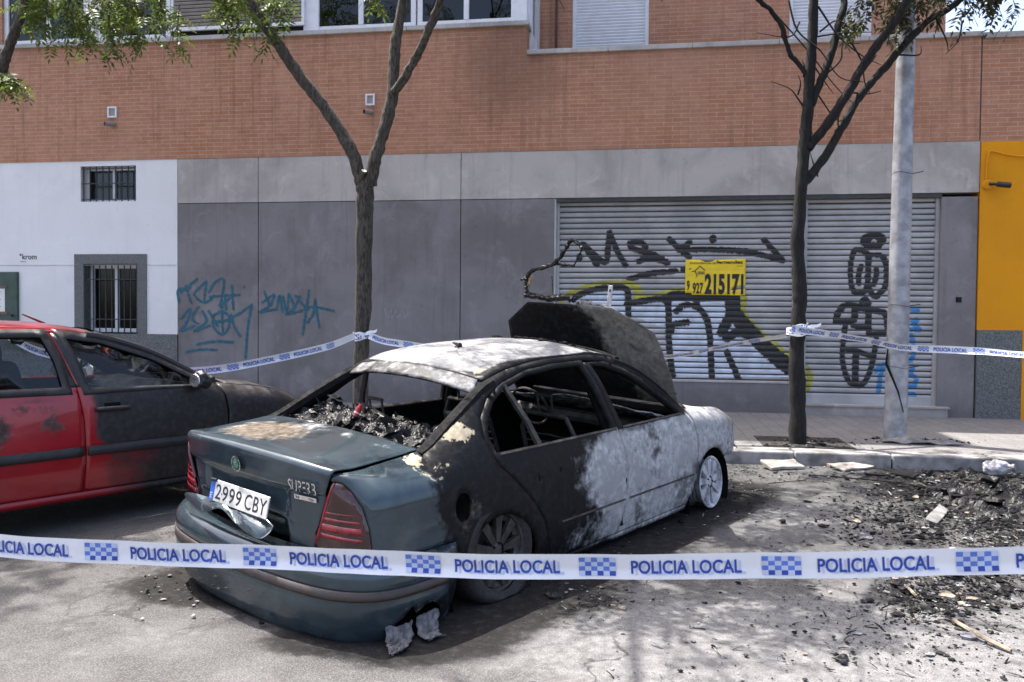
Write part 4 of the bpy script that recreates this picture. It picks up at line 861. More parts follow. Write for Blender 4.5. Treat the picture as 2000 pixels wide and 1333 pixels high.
for d, z in [(.085, 1.007), (.05, 1.009), (.03, 1.009)]+lip+tail:
    w = np.interp(z, [.588, .75, .955, 1.0], [.495, .55, .632, .65]); y = ys_*w; sag = .035*(1-np.abs(ys_)**2.4)*sstep(.86, .99, z); rows.append(np.stack([xb(y)+d, y, np.full_like(y, z)+sag], 1))
R_ = np.array(rows)          # row, column, xyz
Yg, Zg = R_[..., 1], R_[..., 2]; tailm = (np.arange(len(rows)) > len(prof)+8)[:, None]
# recess for the plate, the crumpled flap below it
rec = sstep(.40, .34, np.abs(Yg-.045))*sstep(.70, .72, Zg)*sstep(.875, .86, Zg); R_[..., 0] += .018*rec*tailm
cav = sstep(-.34, -.22, Yg)*sstep(.52, .44, Yg)*sstep(.705, .69, Zg)*tailm; R_[..., 0] += .07*cav
R_[..., 0] += .004*vnoise(R_*9, 6)*tailm
nr = len(rows); V = R_.reshape(-1, 3); F = [(i*nyb+j, i*nyb+j+1, (i+1)*nyb+j+1, (i+1)*nyb+j) for i in range(nr-1) for j in range(nyb-1)]; lid = mesh_obj('boot_lid', settle(V), F, MATS, CAR, True); lid['label'] = 'dark green boot lid scorched brown on top and crumpled under the plate'
x, y, z = V.T; deck = (z > 1.0) & (x > -.99)
mlid = mk(.10+.22*g2(x, y, -.52, .1, .09, .5)*deck+.1*g2(x, y, -.75, .2, .25, .3)*deck, np.where(deck, .85-.5*g2(x, y, -.72, .22, .26, .36), 1.0), .42*g2(x, y, -.46, .25, .05, .3)*deck, np.where(deck, .95*g2(x, y, -.74, .22, .24, .36), .02))
at = lid.data.color_attributes.new('mask', 'FLOAT_COLOR', 'POINT'); at.data.foreach_set('color', mlid.clip(0, 1).astype(np.float32).ravel())
m_ = lid.modifiers.new('thickness', 'SOLIDIFY'); m_.thickness = .012; m_.offset = -1; m_.material_offset = 1
m_ = lid.modifiers.new('smooth', 'SUBSURF'); m_.levels = 1; m_.render_levels = 1
def tailx(y, z):           # tail surface of the lid
    return xb(y)+np.interp(z, [.618, .65, .70, .735, .85, .868, .88, .9, .925, .95, .985], [.055, .05, .045, .042, .034, .03, .014, .010, .006, .003, 0])
_C0 = np.array((-1.5209, 4.9257, 0.0)); _cF = np.array((math.cos(1.053), math.sin(1.053), 0)); _cL = np.array((-math.sin(1.053), math.cos(1.053), 0))
def on_plane(px, py, X):        # survey point -> car coordinates on the plane x = X
    d = ray(px, py); o = np.array([0, 0, EYE])-_C0; t = (X-o@_cF)/(d@_cF); return np.array([X, (o+d*t)@_cL, (o+d*t)[2]])
# skin below the plate, torn loose and folded outwards
DX = -13; ra = [(372, 958, -1.045), (398, 962, -1.06), (420, 970, -1.065), (445, 977, -1.066), (470, 986, -1.066), (500, 999, -1.064), (530, 1011, -1.06), (546, 1020, -1.05)]
rb = [(374, 968, -1.05), (400, 976, -1.085), (424, 984, -1.105), (447, 981, -1.10), (472, 1004, -1.085), (500, 1014, -1.12), (527, 1030, -1.105), (547, 1028, -1.06)]
rc_ = [(378, 975, -1.06), (409, 1003, -1.105), (428, 992, -1.135), (450, 987, -1.14), (474, 1025, -1.12), (495, 1038, -1.125), (520, 1058, -1.14), (545, 1034, -1.075)]
V = [on_plane(x+DX, y+2, X_) for row in (ra, rb, rc_) for x, y, X_ in row]; n = len(ra); F = []
for j in range(2):
    for i in range(n-1): a = j*n+i; F += [(a, a+n, a+1), (a+1, a+n, a+n+1)] if (i+j) % 2 else [(a, a+n, a+n+1), (a, a+n+1, a+1)]
cr = mesh_obj('crumpled_panel', V, F, MATS, lid, False); at = cr.data.color_attributes.new('mask', 'FLOAT_COLOR', 'POINT'); at.data.foreach_set('color', np.tile(np.array([.12, 1, 0, 0], np.float32), (len(V), 1)).ravel())
q = cr.modifiers.new('smooth', 'SUBSURF'); q.levels = 2; q.render_levels = 2
for e in cr.data.edges: pass
q = cr.modifiers.new('thickness', 'SOLIDIFY'); q.thickness = .004
# plate, badge, lettering on the tail
PL = empty('plate', (0, 0, 0)); PL.parent = CAR
bpy.data.objects.remove(PL)
def tail_geo(v2, y0, z0, off):
    return settle([[float(tailx(y0-a, z0+c))-off, y0-a, z0+c] for a, c in v2])
pc = (-.005, .762)
def plate_geo(v2, off):
    return settle([[-1.062+.03-.02+.02*((q-pc[0])/.26)**2*.0-off+.012*(c/.055), q, pc[1]+c] for q, c in [(pc[0]-a, c) for a, c in v2]])
b = MB(); v2 = [(-.26, -.055), (.26, -.055), (.26, .055), (-.26, .055)]; f0 = plate_geo(v2, .028); b1 = plate_geo(v2, .020); b.add(list(f0)+list(b1), [(0, 1, 2, 3), (7, 6, 5, 4), (0, 4, 5, 1), (1, 5, 6, 2), (2, 6, 7, 3), (3, 7, 4, 0)]); PLT = b.build('number_plate', M['platewhite'], CAR); bevel(PLT, .003)
b = MB(); b.add(plate_geo([(-.258, -.053), (-.218, -.053), (-.218, .053), (-.258, .053)], .0285), [(0, 1, 2, 3)]); b.build('country_band', M['plateblue'], PLT)
v, f = text_geo('E', .042, .01); mesh_obj('country_letter', plate_geo([(-.249+a, -.042+c) for a, c in v], .0293), f, M['platewhite'], PLT)
for body, xx_, w_ in (('2999', -.205, .235), ('CBY', .062, .185)):
    v, f = text_geo(body, .108, .004, 0, 1.08); w0 = v[:, 0].max(); mesh_obj('plate_number', plate_geo([(xx_+a*w_/w0, -.038+c) for a, c in v], .0289), f, M['ink'], PLT)
b = MB(); b.add(plate_geo([(-.15+.0, -.012), (-.142, -.012), (-.142, -.004), (-.15, -.004)], .0291), [(0, 1, 2, 3)]); b.build('plate_dot', M['ink'], PLT)
b = MB(); c = plate_geo([(-.235, .052)], .03)[0]; b.obox(c, (.008, 0, 0), (0, .026, 0), (0, 0, .008)); bevel(b.build('melted_clip', M['blackplastic'], PLT), .004)
def disc(r0, r1, y0, z0, off, n=28):
    v = [(r0*math.cos(2*PI*i/n), r0*math.sin(2*PI*i/n)) for i in range(n)]+[(r1*math.cos(2*PI*i/n), r1*math.sin(2*PI*i/n)) for i in range(n)]; f = [(n+i, n+(i+1) % n, (i+1) % n, i) for i in range(n)] if r1 > r0 else []
    return tail_geo(v, y0, z0, off), [tuple(reversed(q)) for q in f]
by, bz = .03, .935
b = MB(); v, f = disc(.001, .043, by, bz, .016); b.add(v, f); v, f = disc(.043, .0435, by, bz, .010); BG = mesh_obj('badge', *disc(.0005, .036, by, bz, .015), M['badgeblack'], CAR)
mesh_obj('badge_ring', *disc(.034, .042, by, bz, .0165), M['chrome'], BG); mesh_obj('badge_disc', *disc(.0005, .024, by, bz, .0165), M['badgegreen'], BG); mesh_obj('badge_inner_ring', *disc(.0225, .025, by, bz, .0172), M['chrome'], BG)
arrow = [(-.016, -.012), (-.002, -.012), (-.002, -.002), (.014, .002), (.004, .006), (.014, .010), (.002, .012), (-.006, .018), (-.004, .004), (-.016, -.002)]
mesh_obj('badge_arrow', tail_geo(arrow, by, bz, .0176), [tuple(range(len(arrow)))], M['chrome'], BG)
v, f = text_geo('SKODA', .0115, .012, 0, 1.25); w0 = v[:, 0].max(); A_ = [(math.radians(150-a/w0*120), .0255+c) for a, c in v]; mesh_obj('badge_lettering', tail_geo([(r*math.cos(t), r*math.sin(t)) for t, r in A_], by, bz, .0176), f, M['chrome'], BG)
v, f = text_geo('SUPERB', .090, .0, .15, 1.0); w0 = v[:, 0].max(); mesh_obj('model_lettering', tail_geo([(a*.18/w0, c) for a, c in v], -.385, .872, .016), f, M['chrome'], CAR)
b = MB(); b.add(tail_geo([(0, 0), (.145, 0), (.145, .022), (0, .022)], -.395, .830, .011), [(0, 1, 2, 3)]); SB = b.build('trim_badge', M['chrome'], CAR)
v, f = text_geo('V6', .018, .01, .2); mesh_obj('trim_lettering', tail_geo([(.01+a*1.3, .004+c) for a, c in v], -.395, .830, .0122), f, M['badgeblack'], SB)
v, f = text_geo('TDI', .016, .01); mesh_obj('trim_lettering', tail_geo([(.095+a*1.2, .004+c) for a, c in v], -.395, .830, .0122), f, M['lampred'], SB)
# lamps
for sg in (-1, 1):
    L = panel('tail_lamp', shrink(lamp, .006), [], side_map(sg, wrap, .006), [M['lamp'], M['lamp']], CAR, .03, .02, flip=sg > 0, post=settle)
    for z0, z1 in ((.665, .687), (.70, .738), (.752, .770), (.79, .80)):
        sA = float(np.interp(z0, [.588, .75, .955], [lamp[0][0], lamp[1][0], lamp[2][0]]))+.02; sB = float(np.interp(z0, [.588, .65, .74, .84], [lamp[8][0], lamp[7][0], lamp[6][0], lamp[5][0]]))-.05
        panel('lens_band', [(sA, z0), (sB, z0+.004), (sB, z1-.004), (sA, z1)], [], side_map(sg, wrap, .009), M['lampred'], L, .03, .004, flip=sg > 0, post=settle)
    panel('lens_edge', [(lamp[0][0]+.004, .618), (lamp[1][0]+.004, .75), (lamp[2][0]+.004, .95), (lamp[2][0]+.012, .945), (lamp[1][0]+.016, .75), (lamp[0][0]+.016, .618)], [], side_map(sg, wrap, .009), M['lampred'], L, .03, .004, flip=sg > 0, post=settle)
# bumper: right half with the burnt hole, left half whole, one mesh
def bump_map(s, z):
    sg = np.where(s < S_MID, 1.0, -1.0); ss = np.where(s < S_MID, 2*S_MID-s, s); x, y, zz = wrapB(ss, z, BUMP(z)); return np.stack([x, sg*y, zz], 1)
s0 = -.335; s1 = 2*S_MID-s0
bo = [(s1, .46), (s1+.02, .575), (2*S_MID-lamp[8][0], .588), (S_MID-.55, .59), (S_MID+.55, .59), (lamp[8][0], .588), (s0-.02, .575), (s0, .46), (s0-.01, .30), (s0-.05, .17), (S_MID+.3, .16), (S_MID-.3, .16), (s1+.05, .17), (s1+.01, .30)]
rr = random.Random(3)
hole = [(-.80+rr.uniform(-.01, .01), .175), (-.805, .23), (-.78, .275), (-.74, .30), (-.70, .345), (-.67, .30), (-.62, .325), (-.57, .335), (-.53, .31), (-.50, .27), (-.515, .22), (-.50, .185), (-.60, .195), (-.70, .18)]
def mask_bump(D, P):
    x, y, z = D.T; s = P[:, 0]; burn = 1.0*g2(s, z, -.65, .27, .17, .10)+.7*g2(s, z, -.36, .40, .14, .3)
    return mk(.14*g2(s, z, -.62, .3, .3, .2)+.05, (1-burn).clip(0, 1), 0*x, .12*g2(s, z, -.5, .3, .3, .2))
BP = panel('rear_bumper', bo, [hole], bump_map, MATS, CAR, .03, .010, mask=mask_bump, post=settle, flip=False)
def mould_map(s, z):
    sg = np.where(s < S_MID, 1.0, -1.0); ss = np.where(s < S_MID, 2*S_MID-s, s); x, y, zz = wrapB(ss, z, np.full_like(z, .060)); return np.stack([x, sg*y, zz], 1)
panel('bumper_moulding', [(s1+.02, .404), (s1+.02, .452), (s0-.02, .452), (s0-.02, .404)], [], mould_map, M['rubberstrip'], BP, .03, .012, post=settle)
# curled melted plastic hanging out of the hole
def drip(name, sA, sB, z_top, length, seed, sway):
    n, m = 12, 18; V = []; r = np.random.RandomState(seed); prof_w = 1-.55*np.linspace(0, 1, m)**1.2+.06*r.randn(m)
    for j in range(m):
        t = j/(m-1)
        for i in range(n):
            u = i/(n-1)-.5; s = (sA+sB)/2+u*(sB-sA)*prof_w[j]; x, y, z = wrapB(np.array([s]), np.array([z_top]), np.array([.03]))
            p = settle([[float(x[0])-.01-.035*math.sin(t*2.2), -float(y[0])-.03*math.sin(t*2.6)-.02*t, z_top]])[0]; p[2] = max(p[2]-length*t*(1-.18*abs(u)*2)+.008*r.randn(), .012)
            p[0] += sway*t*t-.09*t; p[1] -= .10*t; p[0] += 0+.014*math.sin(u*34+t*5+seed)+.005*r.randn(); p[1] += .012*math.cos(u*29+t*8+seed)+.004*r.randn(); V.append(p)
    F = [(j*n+i, j*n+i+1, (j+1)*n+i+1, (j+1)*n+i) for j in range(m-1) for i in range(n-1)]
    o = mesh_obj(name, V, F, M['melt'], BP, True); q = o.modifiers.new('thickness', 'SOLIDIFY'); q.thickness = .012; q = o.modifiers.new('smooth', 'SUBSURF'); q.levels = 1; q.render_levels = 1
drip('melted_flap', -.82, -.67, .265, .26, 1, -.05); drip('melted_flap', -.66, -.50, .275, .24, 5, .05)
b = MB(); p0 = bump_map(np.array([2*S_MID-.62]), np.array([.2])); p0 = settle(p0)[0]; b.tube([p0, p0+(.01, 0, -.06), p0+(-.02, .02, -.15), (p0[0]-.05, p0[1]-.02, .01)], .005, 5); b.build('hanging_wire', M['soot'], BP)
# floor, bulkheads, inner structure
b = MB()
def sbox(x0, x1, y0, y1, z0, z1):
    v = settle([(x0, y0, z0), (x1, y0, z0), (x1, y1, z0), (x0, y1, z0), (x0, y0, z1), (x1, y0, z1), (x1, y1, z1), (x0, y1, z1)]); b.add(v, [(0, 3, 2, 1), (4, 5, 6, 7), (0, 1, 5, 4), (1, 2, 6, 5), (2, 3, 7, 6), (3, 0, 4, 7)])
sbox(-.95, 3.4, -.66, .66, .25, .29); sbox(.45, 2.35, -.80, .80, .22, .30); b.build('floor_pan', M['soot'], CAR)
b = MB(); sbox(2.42, 2.46, -.80, .80, .28, .94); b.build('front_bulkhead', M['soot'], CAR)
b = MB(); sbox(-.10, -.06, -.68, .68, .29, .93); b.build('rear_bulkhead', M['soot'], CAR)
b = MB(); sbox(-.46, -.06, -.66, .66, .955, .985); b.build('parcel_shelf', M['char'], CAR)
for sg in (-1, 1):
    b = MB(); b.tube([settle([[x, sg*(float(y_side(x, z))-.065), z]])[0] for x, z in ((1.38, .29), (1.40, .6), (1.37, .95), (1.30, 1.2), (1.25, 1.40))], [.075, .07, .06, .045, .04], 8); b.build('centre_pillar', M['soot'], CAR)
    b = MB(); b.tube([settle([[x, sg*(float(E_(x))-.0), float(H_(x))-.045]])[0] for x in np.linspace(-.42, .3, 10)], .045, 8); b.build('rear_pillar', M['soot'], CAR)
    b = MB(); b.tube([settle([[x, sg*(float(E_(x))+.005), float(H_(x))-.035]])[0] for x in np.linspace(1.65, 2.42, 10)], .03, 8); b.build('front_pillar', M['soot'], CAR)
    # wheel housings
    for cx in (.03, 2.80):
        b = MB(); a = [math.radians(q) for q in range(-20, 201, 11)]; R = []
        for q in a:
            for yy in (.60, .85): R.append(settle([[cx+.375*math.cos(q), sg*yy, .27+.375*math.sin(q)]])[0])
        F = [(2*i, 2*i+1, 2*i+3, 2*i+2) for i in range(len(a)-1)]; b.add(R, F); n0 = len(a)
        cc = settle([[cx, sg*.60, .27]])[0]; b.add([cc]+[R[2*i] for i in range(n0)], [(0, i+1, i+2) for i in range(n0-1)]); b.build('wheel_housing', M['soot'], CAR)
# grab strap hanging across the far rear window
b = MB(); b.tube([settle([p])[0] for p in spline([(-.05, .60, 1.20), (.25, .57, 1.27), (.55, .55, 1.33), (.9, .56, 1.33), (1.2, .62, 1.22)], 5)], .013, 6); b.build('roof_rail_wire', M['ironash'], CAR)
# dashboard, steering wheel, seat frames
b = MB(); b.tube([settle([[2.25, y, .82]])[0] for y in (-.78, -.3, .3, .78)], .055, 8); b.build('dashboard_beam', M['ironash'], CAR)
b = MB(); n = 26; c = settle([[1.95, .38, .90]])[0]; ax = Vector((.86, 0, .5)).normalized(); a_ = Vector((0, 1, 0)); b_ = ax.cross(a_); b.tube([np.array(c)+.18*(math.cos(2*PI*i/n)*np.array(a_)+math.sin(2*PI*i/n)*np.array(b_)) for i in range(n+1)], .011, 6); b.tube([c, settle([[2.2, .38, .8]])[0]], .025, 6); b.build('steering_wheel', M['ironash'], CAR)
def seat(x, y, w, h):
    b = MB(); P = lambda *p: settle([p])[0]
    for s_ in (-1, 1): b.tube([P(x+.45, y+s_*w, .42), P(x, y+s_*w, .40), P(x-.05, y+s_*w, .50), P(x-.2, y+s_*w*.95, h-.12), P(x-.22, y+s_*w*.7, h)], .016, 6)
    b.tube([P(x-.22, y-w*.7, h), P(x-.22, y+w*.7, h)], .016, 6); b.tube([P(x+.45, y-w, .42), P(x+.45, y+w, .42)], .016, 6)
    for k in range(7): t = k/6; b.tube([P(x-.05-.14*t, y-w, .52+(h-.68)*t), P(x-.05-.14*t+.02, y, .52+(h-.68)*t+.01), P(x-.05-.14*t, y+w, .52+(h-.68)*t)], .006, 4)
    for k in range(5): b.tube([P(x+.05+.09*k, y-w, .41), P(x+.05+.09*k, y+w, .41)], .006, 4)
    for s_ in (-1, 1): b.tube([P(x-.22, y+s_*.06, h), P(x-.25, y+s_*.06, h+.14)], .008, 5)
    b.tube([P(x-.25, y-.07, h+.14), P(x-.25, y+.07, h+.14)], .012, 5); b.build('seat_frame', M['ironash'], CAR)
seat(1.35, -.38, .24, 1.02); seat(1.35, .38, .24, 1.02); seat(.45, -.36, .30, .98); seat(.45, .36, .30, .98)
def rubble_sheet(name, x0, x1, y0, y1, zf, amp, mat, parent, seed, n=90, m=50, fin=settle, mf=None, flakes=500):
    xs = np.linspace(x0, x1, m); ys = np.linspace(y0, y1, n); XX, YY = np.meshgrid(xs, ys); r = np.random.RandomState(seed); Q = np.stack([XX, YY, XX*0], -1)
    Z = zf(XX, YY)+amp*(mf(XX, YY) if mf else 1)*(np.abs(vnoise(Q*9, seed))*1.7+.9*np.abs(vnoise(Q*23, seed+1))+.25*np.abs(vnoise(Q*61, seed+2))); jx = (r.rand(*XX.shape)-.5)*(xs[1]-xs[0])*.6; jy = (r.rand(*XX.shape)-.5)*(ys[1]-ys[0])*.6
    V = np.stack([XX+jx, YY+jy, Z], -1).reshape(-1, 3); F = [(j*m+i, j*m+i+1, (j+1)*m+i+1, (j+1)*m+i) for j in range(n-1) for i in range(m-1)]
    V = list(fin(V) if fin else V); nf = len(V); rn = random.Random(seed)
    for _ in range(flakes):
        k = rn.randrange(nf); c = np.array(V[k])
        if mf and mf(np.array(c[0]), np.array(c[1])) < .25: continue
        a = np.array([rn.gauss(0, 1), rn.gauss(0, 1), rn.gauss(0, .5)]); a /= np.linalg.norm(a); e = np.array([rn.gauss(0, 1), rn.gauss(0, 1), rn.gauss(0, .6)]); s = rn.lognormvariate(-3.9, .5); n0 = len(V); c[2] += s*.3
        V += [c-a*s, c+e*s*.5, c+a*s*1.3, c-e*s*.45+np.array((0, 0, s*.3))]; F += [(n0, n0+1, n0+2), (n0, n0+2, n0+3)]
    return mesh_obj(name, V, F, mat, parent)
shelf = lambda X_, Y_2: .975+.11*np.exp(-((X_+.12)/.16)**2-((Y_2-.35)/.22)**2)+.05*np.exp(-((X_+.1)/.2)**2-((Y_2+.12)/.25)**2)-.02*sstep(-.3, -.42, X_)
rubble_sheet('charred_trim', -.40, .12, -.60, .60, shelf, .035, M['char'], CAR, 11, 120, 56)
rubble_sheet('charred_trim', .3, 2.3, -.7, .7, lambda a, c: .30+.12*np.exp(-((a-.55)/.25)**2)+.05*np.sin(a*3), .07, M['char'], CAR, 13, 70, 90)
b = MB(); P = [settle([p])[0] for p in spline([(-.44, .56, 1.0), (-.47, .3, 1.012), (-.47, .05, 1.012), (-.455, -.1, 1.0)], 6)]; b.tube(P, .016, 4); P = [settle([p])[0] for p in spline([(-.455, -.08, 1.0), (-.46, -.35, 1.004), (-.44, -.58, .995)], 6)]; b.tube(P, .013, 4); b.build('window_frame_rail', simple('scorched_rail', (.16, .12, .11), .7, .5, 14), CAR)
c = settle([(-.17, .13, 1.075)])[0]; b = MB(); b.tube([c, c+np.array((.02, -.015, .05))], [.016, .020], 10); b.tube([c+np.array((.02, -.015, .05)), c+np.array((.028, -.02, .07))], .014, 10); CN = b.build('crushed_can', simple('red_tin', (.35, .02, .03), .4, .5, 30), CAR)
b = MB(); b.lathe([(.0195, .018), (.0205, .028)], 12, (c, (.37, -.28, .93), (0, .95, .29), (.93, .1, -.33))); b.build('can_band', M['platewhite'], CN)
# collapsed windscreen and scuttle
def ws_map(u, v): return np.stack([2.02+.36*u, v, .995-.09*u+.05*np.exp(-(v/.4)**2)*(1-u)-.015*np.abs(vnoise(np.stack([u*9, v*9, u*0], -1), 5))*2], 1)
panel('collapsed_windscreen', [(0, -.66), (.3, -.74), (1.1, -.72), (1.1, .72), (.2, .70), (.05, .3), (.15, -.1)], [], ws_map, M['charwhite'], CAR, .04, .006, post=settle)
b = MB(); sbox(2.34, 2.50, -.76, .76, .95, .99); b.build('scuttle', M['soot'], CAR)
# engine bay remains
b = MB(); sbox(2.7, 3.35, -.30, .28, .40, .80); b2 = b; sbox(2.62, 3.2, -.38, .10, .45, .72); o = b.build('engine_block', M['ironash'], CAR); bevel(o, .04, 2)
b = MB(); b.tube([settle([p])[0] for p in ((3.55, -.66, .70), (3.6, -.3, .72), (3.61, .3, .72), (3.55, .66, .70))], .03, 6); b.build('front_crossmember', M['ironash'], CAR)
b = MB(); b.tube([settle([p])[0] for p in ((3.5, -.62, .45), (3.62, -.3, .46), (3.62, .3, .46), (3.5, .62, .45))], .05, 6); b.build('bumper_beam', M['ironash'], CAR)
rubble_sheet('charred_trim', 2.55, 3.55, -.62, .62, lambda a, c: .50+.1*np.exp(-((a-2.9)/.3)**2), .08, M['char'], CAR, 17, 50, 40)
b = MB(); r = random.Random(4)
for k in range(9):
    p = np.array(settle([[3.42+r.uniform(-.05, .12), -.70+r.uniform(-.03, .03), .66+r.uniform(-.08, .03)]])[0]); b.tube([p, p+(r.uniform(-.05, .06), r.uniform(-.03, .03), r.uniform(-.12, -.02)), p+(r.uniform(-.05, .08), r.uniform(-.05, .03), r.uniform(-.18, -.06))], [.012, .01, .004], 5)
b.build('melted_headlamp', M['soot'], CAR)
# raised bonnet, folded back over the windscreen
HP = {0.0: (2.40, .76, 1.01), .35: (2.285, .765, 1.235), .62: (2.15, .745, 1.47), .74: (2.08, .715, 1.59), 1.0: (1.95, .41, 1.765)}
ks = sorted(HP); hx, hw, hz = [(lambda v, c=c: np.interp(v, ks, [HP[k][c] for k in ks])) for c in (0, 1, 2)]
def hood_map(u, v):       # u across in metres, v 0 hinge .. 1 lip
    bow = .022*(1-(u/.78)**2); return np.stack([hx(v)+bow*(.35+.65*np.sin(v*PI))*-1.0-.02*np.sin(v*3)*(u/.7)**2+.010*vnoise(np.stack([u*4, v*5, u*0], -1), 8), u, hz(v)+bow*.25*v], 1)
ho = [(-float(hw(t)), float(t)) for t in np.linspace(0, 1, 24)]+[(float(hw(t)), float(t)) for t in np.linspace(1, 0, 24)]
def mask_hood(D, P):
    u, v = P.T; g = sstep(-.02, -.42, u-.35*(v-.55)); return mk(.62*g, 0*u, .22*g2(u, v, -.45, .85, .2, .1), .25*g+.02)
HD = panel('bonnet', ho, [], hood_map, [M['bonnet'], M['soot']], CAR, .035, .007, mask=mask_hood, post=settle, flip=True); HD['label'] = 'raised bonnet burnt black on its left and grey brown on its right'
def hood_pt(u, v, off=0): return np.array(settle(hood_map(np.array([u]), np.array([v])))[0])+np.array((off, 0, 0))
C0, cF, cL = _C0, _cF, _cL
rods = [on_plane(x, y, 1.95) for x, y in ((1048, 577), (1031, 572), (1027, 552), (1036, 531), (1060, 523), (1083, 515), (1103, 489), (1115, 471), (1126, 473), (1138, 486))]
b = MB(); r = random.Random(8)
def knobbly(pts, rad, n=6, sub=7):
    P = spline(pts, sub); P = [p+np.array([r.uniform(-1, 1)*rad*.35 for _ in range(3)]) for p in P]; b.tube(P, [rad*r.uniform(.7, 1.35) for _ in P], n)
knobbly(rods, .016); knobbly([on_plane(x, y, 1.96) for x, y in ((1083, 515), (1100, 518), (1121, 520))], .011); knobbly([on_plane(x, y, 1.955) for x, y in ((1121, 520), (1130, 500), (1138, 486))], .007); knobbly([on_plane(x, y, 1.955) for x, y in ((1018, 546), (1030, 541), (1036, 531))], .012)
knobbly([on_plane(x, y, 1.955) for x, y in ((1027, 577), (1050, 580), (1080, 584), (1112, 582), (1122, 588))], .024); knobbly([on_plane(x, y, 1.96) for x, y in ((1080, 584), (1079, 560), (1078, 540))], .004)
b.build('burnt_grille_frame', M['char'], HD)
b = MB(); knobbly([on_plane(x, y, 1.962) for x, y in ((1031, 563), (1034, 550), (1039, 540))], .014); b.build('melted_trim', simple('scorched_tan_trim', (.30, .22, .12), .7, .5, 30), HD)
b = MB(); knobbly([on_plane(x, y, 1.97) for x, y in ((1125, 590), (1150, 594), (1175, 600), (1188, 602))], .022); b.build('lip_insulation', M['charwhite'], HD)
p0, p1 = on_plane(1189, 603, 1.955), on_plane(1193, 558, 1.955); b = MB(); d = (p1-p0)/2; w = np.cross(d, (1, 0, 0)); w = w/np.linalg.norm(w)*.020; b.obox((p0+p1)/2, d, w, (.005, 0, 0)); bevel(b.build('bonnet_latch', M['alloyash'], HD), .006)
b = MB(); pm = p0+d*1.55; b.obox(pm, d*.12, w*.35, (.0062, 0, 0)); b.build('latch_slot', M['soot'], HD)
# bits lying on the roof are part of the burnt shell
b = MB(); r = random.Random(12)
for k in range(30):
    x, y = r.uniform(1.35, 1.72), r.uniform(-.35, .35); p = np.array(settle([[x, y, float(roof_z(x, y))+.008]])[0]); b.obox(p, (r.uniform(.006, .03), r.uniform(-.01, .01), 0), (r.uniform(-.01, .01), r.uniform(.005, .02), .004), (0, r.uniform(-.003, .003), r.uniform(.003, .012)))
o = b.build('roof_cinders', M['char'], CAR); o['kind'] = 'stuff'
b = MB(); p = np.array(settle([[.62, -.02, float(roof_z(.62, -.02))+.012]])[0]); b.tube([p+(.03, .02, .01), p, p+(-.03, -.01, .005), p+(-.04, .03, .02)], [.008, .018, .014, .004], 6); b.tube([p, p+(-.12, -.06, -.004), p+(-.2, -.16, -.006)], .003, 4); b.build('melted_aerial', M['char'], CAR)
# wheels
def wheel(cx, cy, cz, mat, tyre, rot, steer, camber, R=.222, flat=0.0):
    b = MB(); c = np.array((cx, cy, cz)); sg = -1 if cy < 0 else 1
    ax = np.array((math.sin(steer)*1.0, sg*math.cos(steer), camber)); ax /= np.linalg.norm(ax); a = np.cross((0, 0, 1.0), ax); a /= np.linalg.norm(a); e = np.cross(ax, a); fr = (c, ax, a, e)
    b.lathe([(R-.012, .05), (R, .055), (R+.004, .062), (R, .068), (R-.012, .064), (R-.03, .03), (R-.035, -.05), (R-.012, -.10), (R, -.11), (R-.02, -.11), (R-.05, -.05), (R-.045, .03)], 40, fr, closed=True)
    b.lathe([(0, .052), (.032, .052), (.05, .045), (.062, .03), (.062, -.02), (0, -.02)], 20, fr)
    n = 9
    for k in range(n):
        for dt in (-.058, .058):
            t = rot+2*PI*k/n; d0 = a*math.cos(t)+e*math.sin(t); d1 = a*math.cos(t+dt*1.25)+e*math.sin(t+dt*1.25); tn = np.cross(ax, d0)
            p0 = c+d0*.05+ax*.038+tn*dt*.12; p1 = c+d1*(R-.02)+ax*.048; w0, w1 = .009, .016; q = []
            for p, w, h in ((p0, w0, .016), (p1, w1, .012)): q += [p-tn*w+ax*h, p+tn*w+ax*h, p+tn*w*1.2-ax*h, p-tn*w*1.2-ax*h]
            b.add(q, [(0, 1, 5, 4), (1, 2, 6, 5), (2, 3, 7, 6), (3, 0, 4, 7)])
    W = empty('wheel', (0, 0, 0)); W.parent = CAR; rim = smooth_angle(b.build('rim', mat, W), 40)
    b = MB(); b.lathe([(0, -.03), (.13, -.03), (.135, -.05), (0, -.06)], 24, fr); b.build('brake_disc', M['ironash'], W)
    b = MB()
    for k in range(5): t = 2*PI*k/5; p = c+(a*math.cos(t)+e*math.sin(t))*.042+ax*.046; b.tube([p, p+ax*.012], .008, 6)
    b.build('wheel_bolt', M['soot'], W).data
    if tyre:
        b = MB(); b.lathe([(R-.005, .066), (R+.03, .085), (R+.065, .082), (R+.085, .06), (R+.09, 0), (R+.085, -.08), (R+.065, -.11), (R+.02, -.115), (R-.005, -.105)], 56, fr)
        v = []
        for p in b.v:
            p = np.array(p)
            if p[2] < .10: k = (.10-p[2])/.12; p = p+ax*(.035*max(0, min(1, k)))*(1 if (p-c)@ax > -.02 else -1)
            p[2] = max(p[2], .004); v.append(p)
        b.v = v; b.build('tyre', M['tyre'], W, True)
    else:
        b = MB(); r = random.Random(5)
        for k in range(5): q = .01+.006*k; b.tube([c+(a*math.cos(t)+e*math.sin(t))*(R+r.uniform(.0, .012))+ax*(-.10+.03*k+r.uniform(-.006, .006)) for t in np.linspace(0, 2*PI, 34)], .003, 4)
        b.build('tyre_wire', M['soot'], W)
    return W
wheel(.03, -.80, .245, M['alloy'], True, .1, 0.02, .05); wheel(.03, .80, .27, M['alloy'], True, .4, 0, 0)
wheel(2.80, -.80, .222, M['alloyash'], False, .2, .0, .06, .210); wheel(2.80, .80, .26, M['alloy'], True, .7, .1, 0)
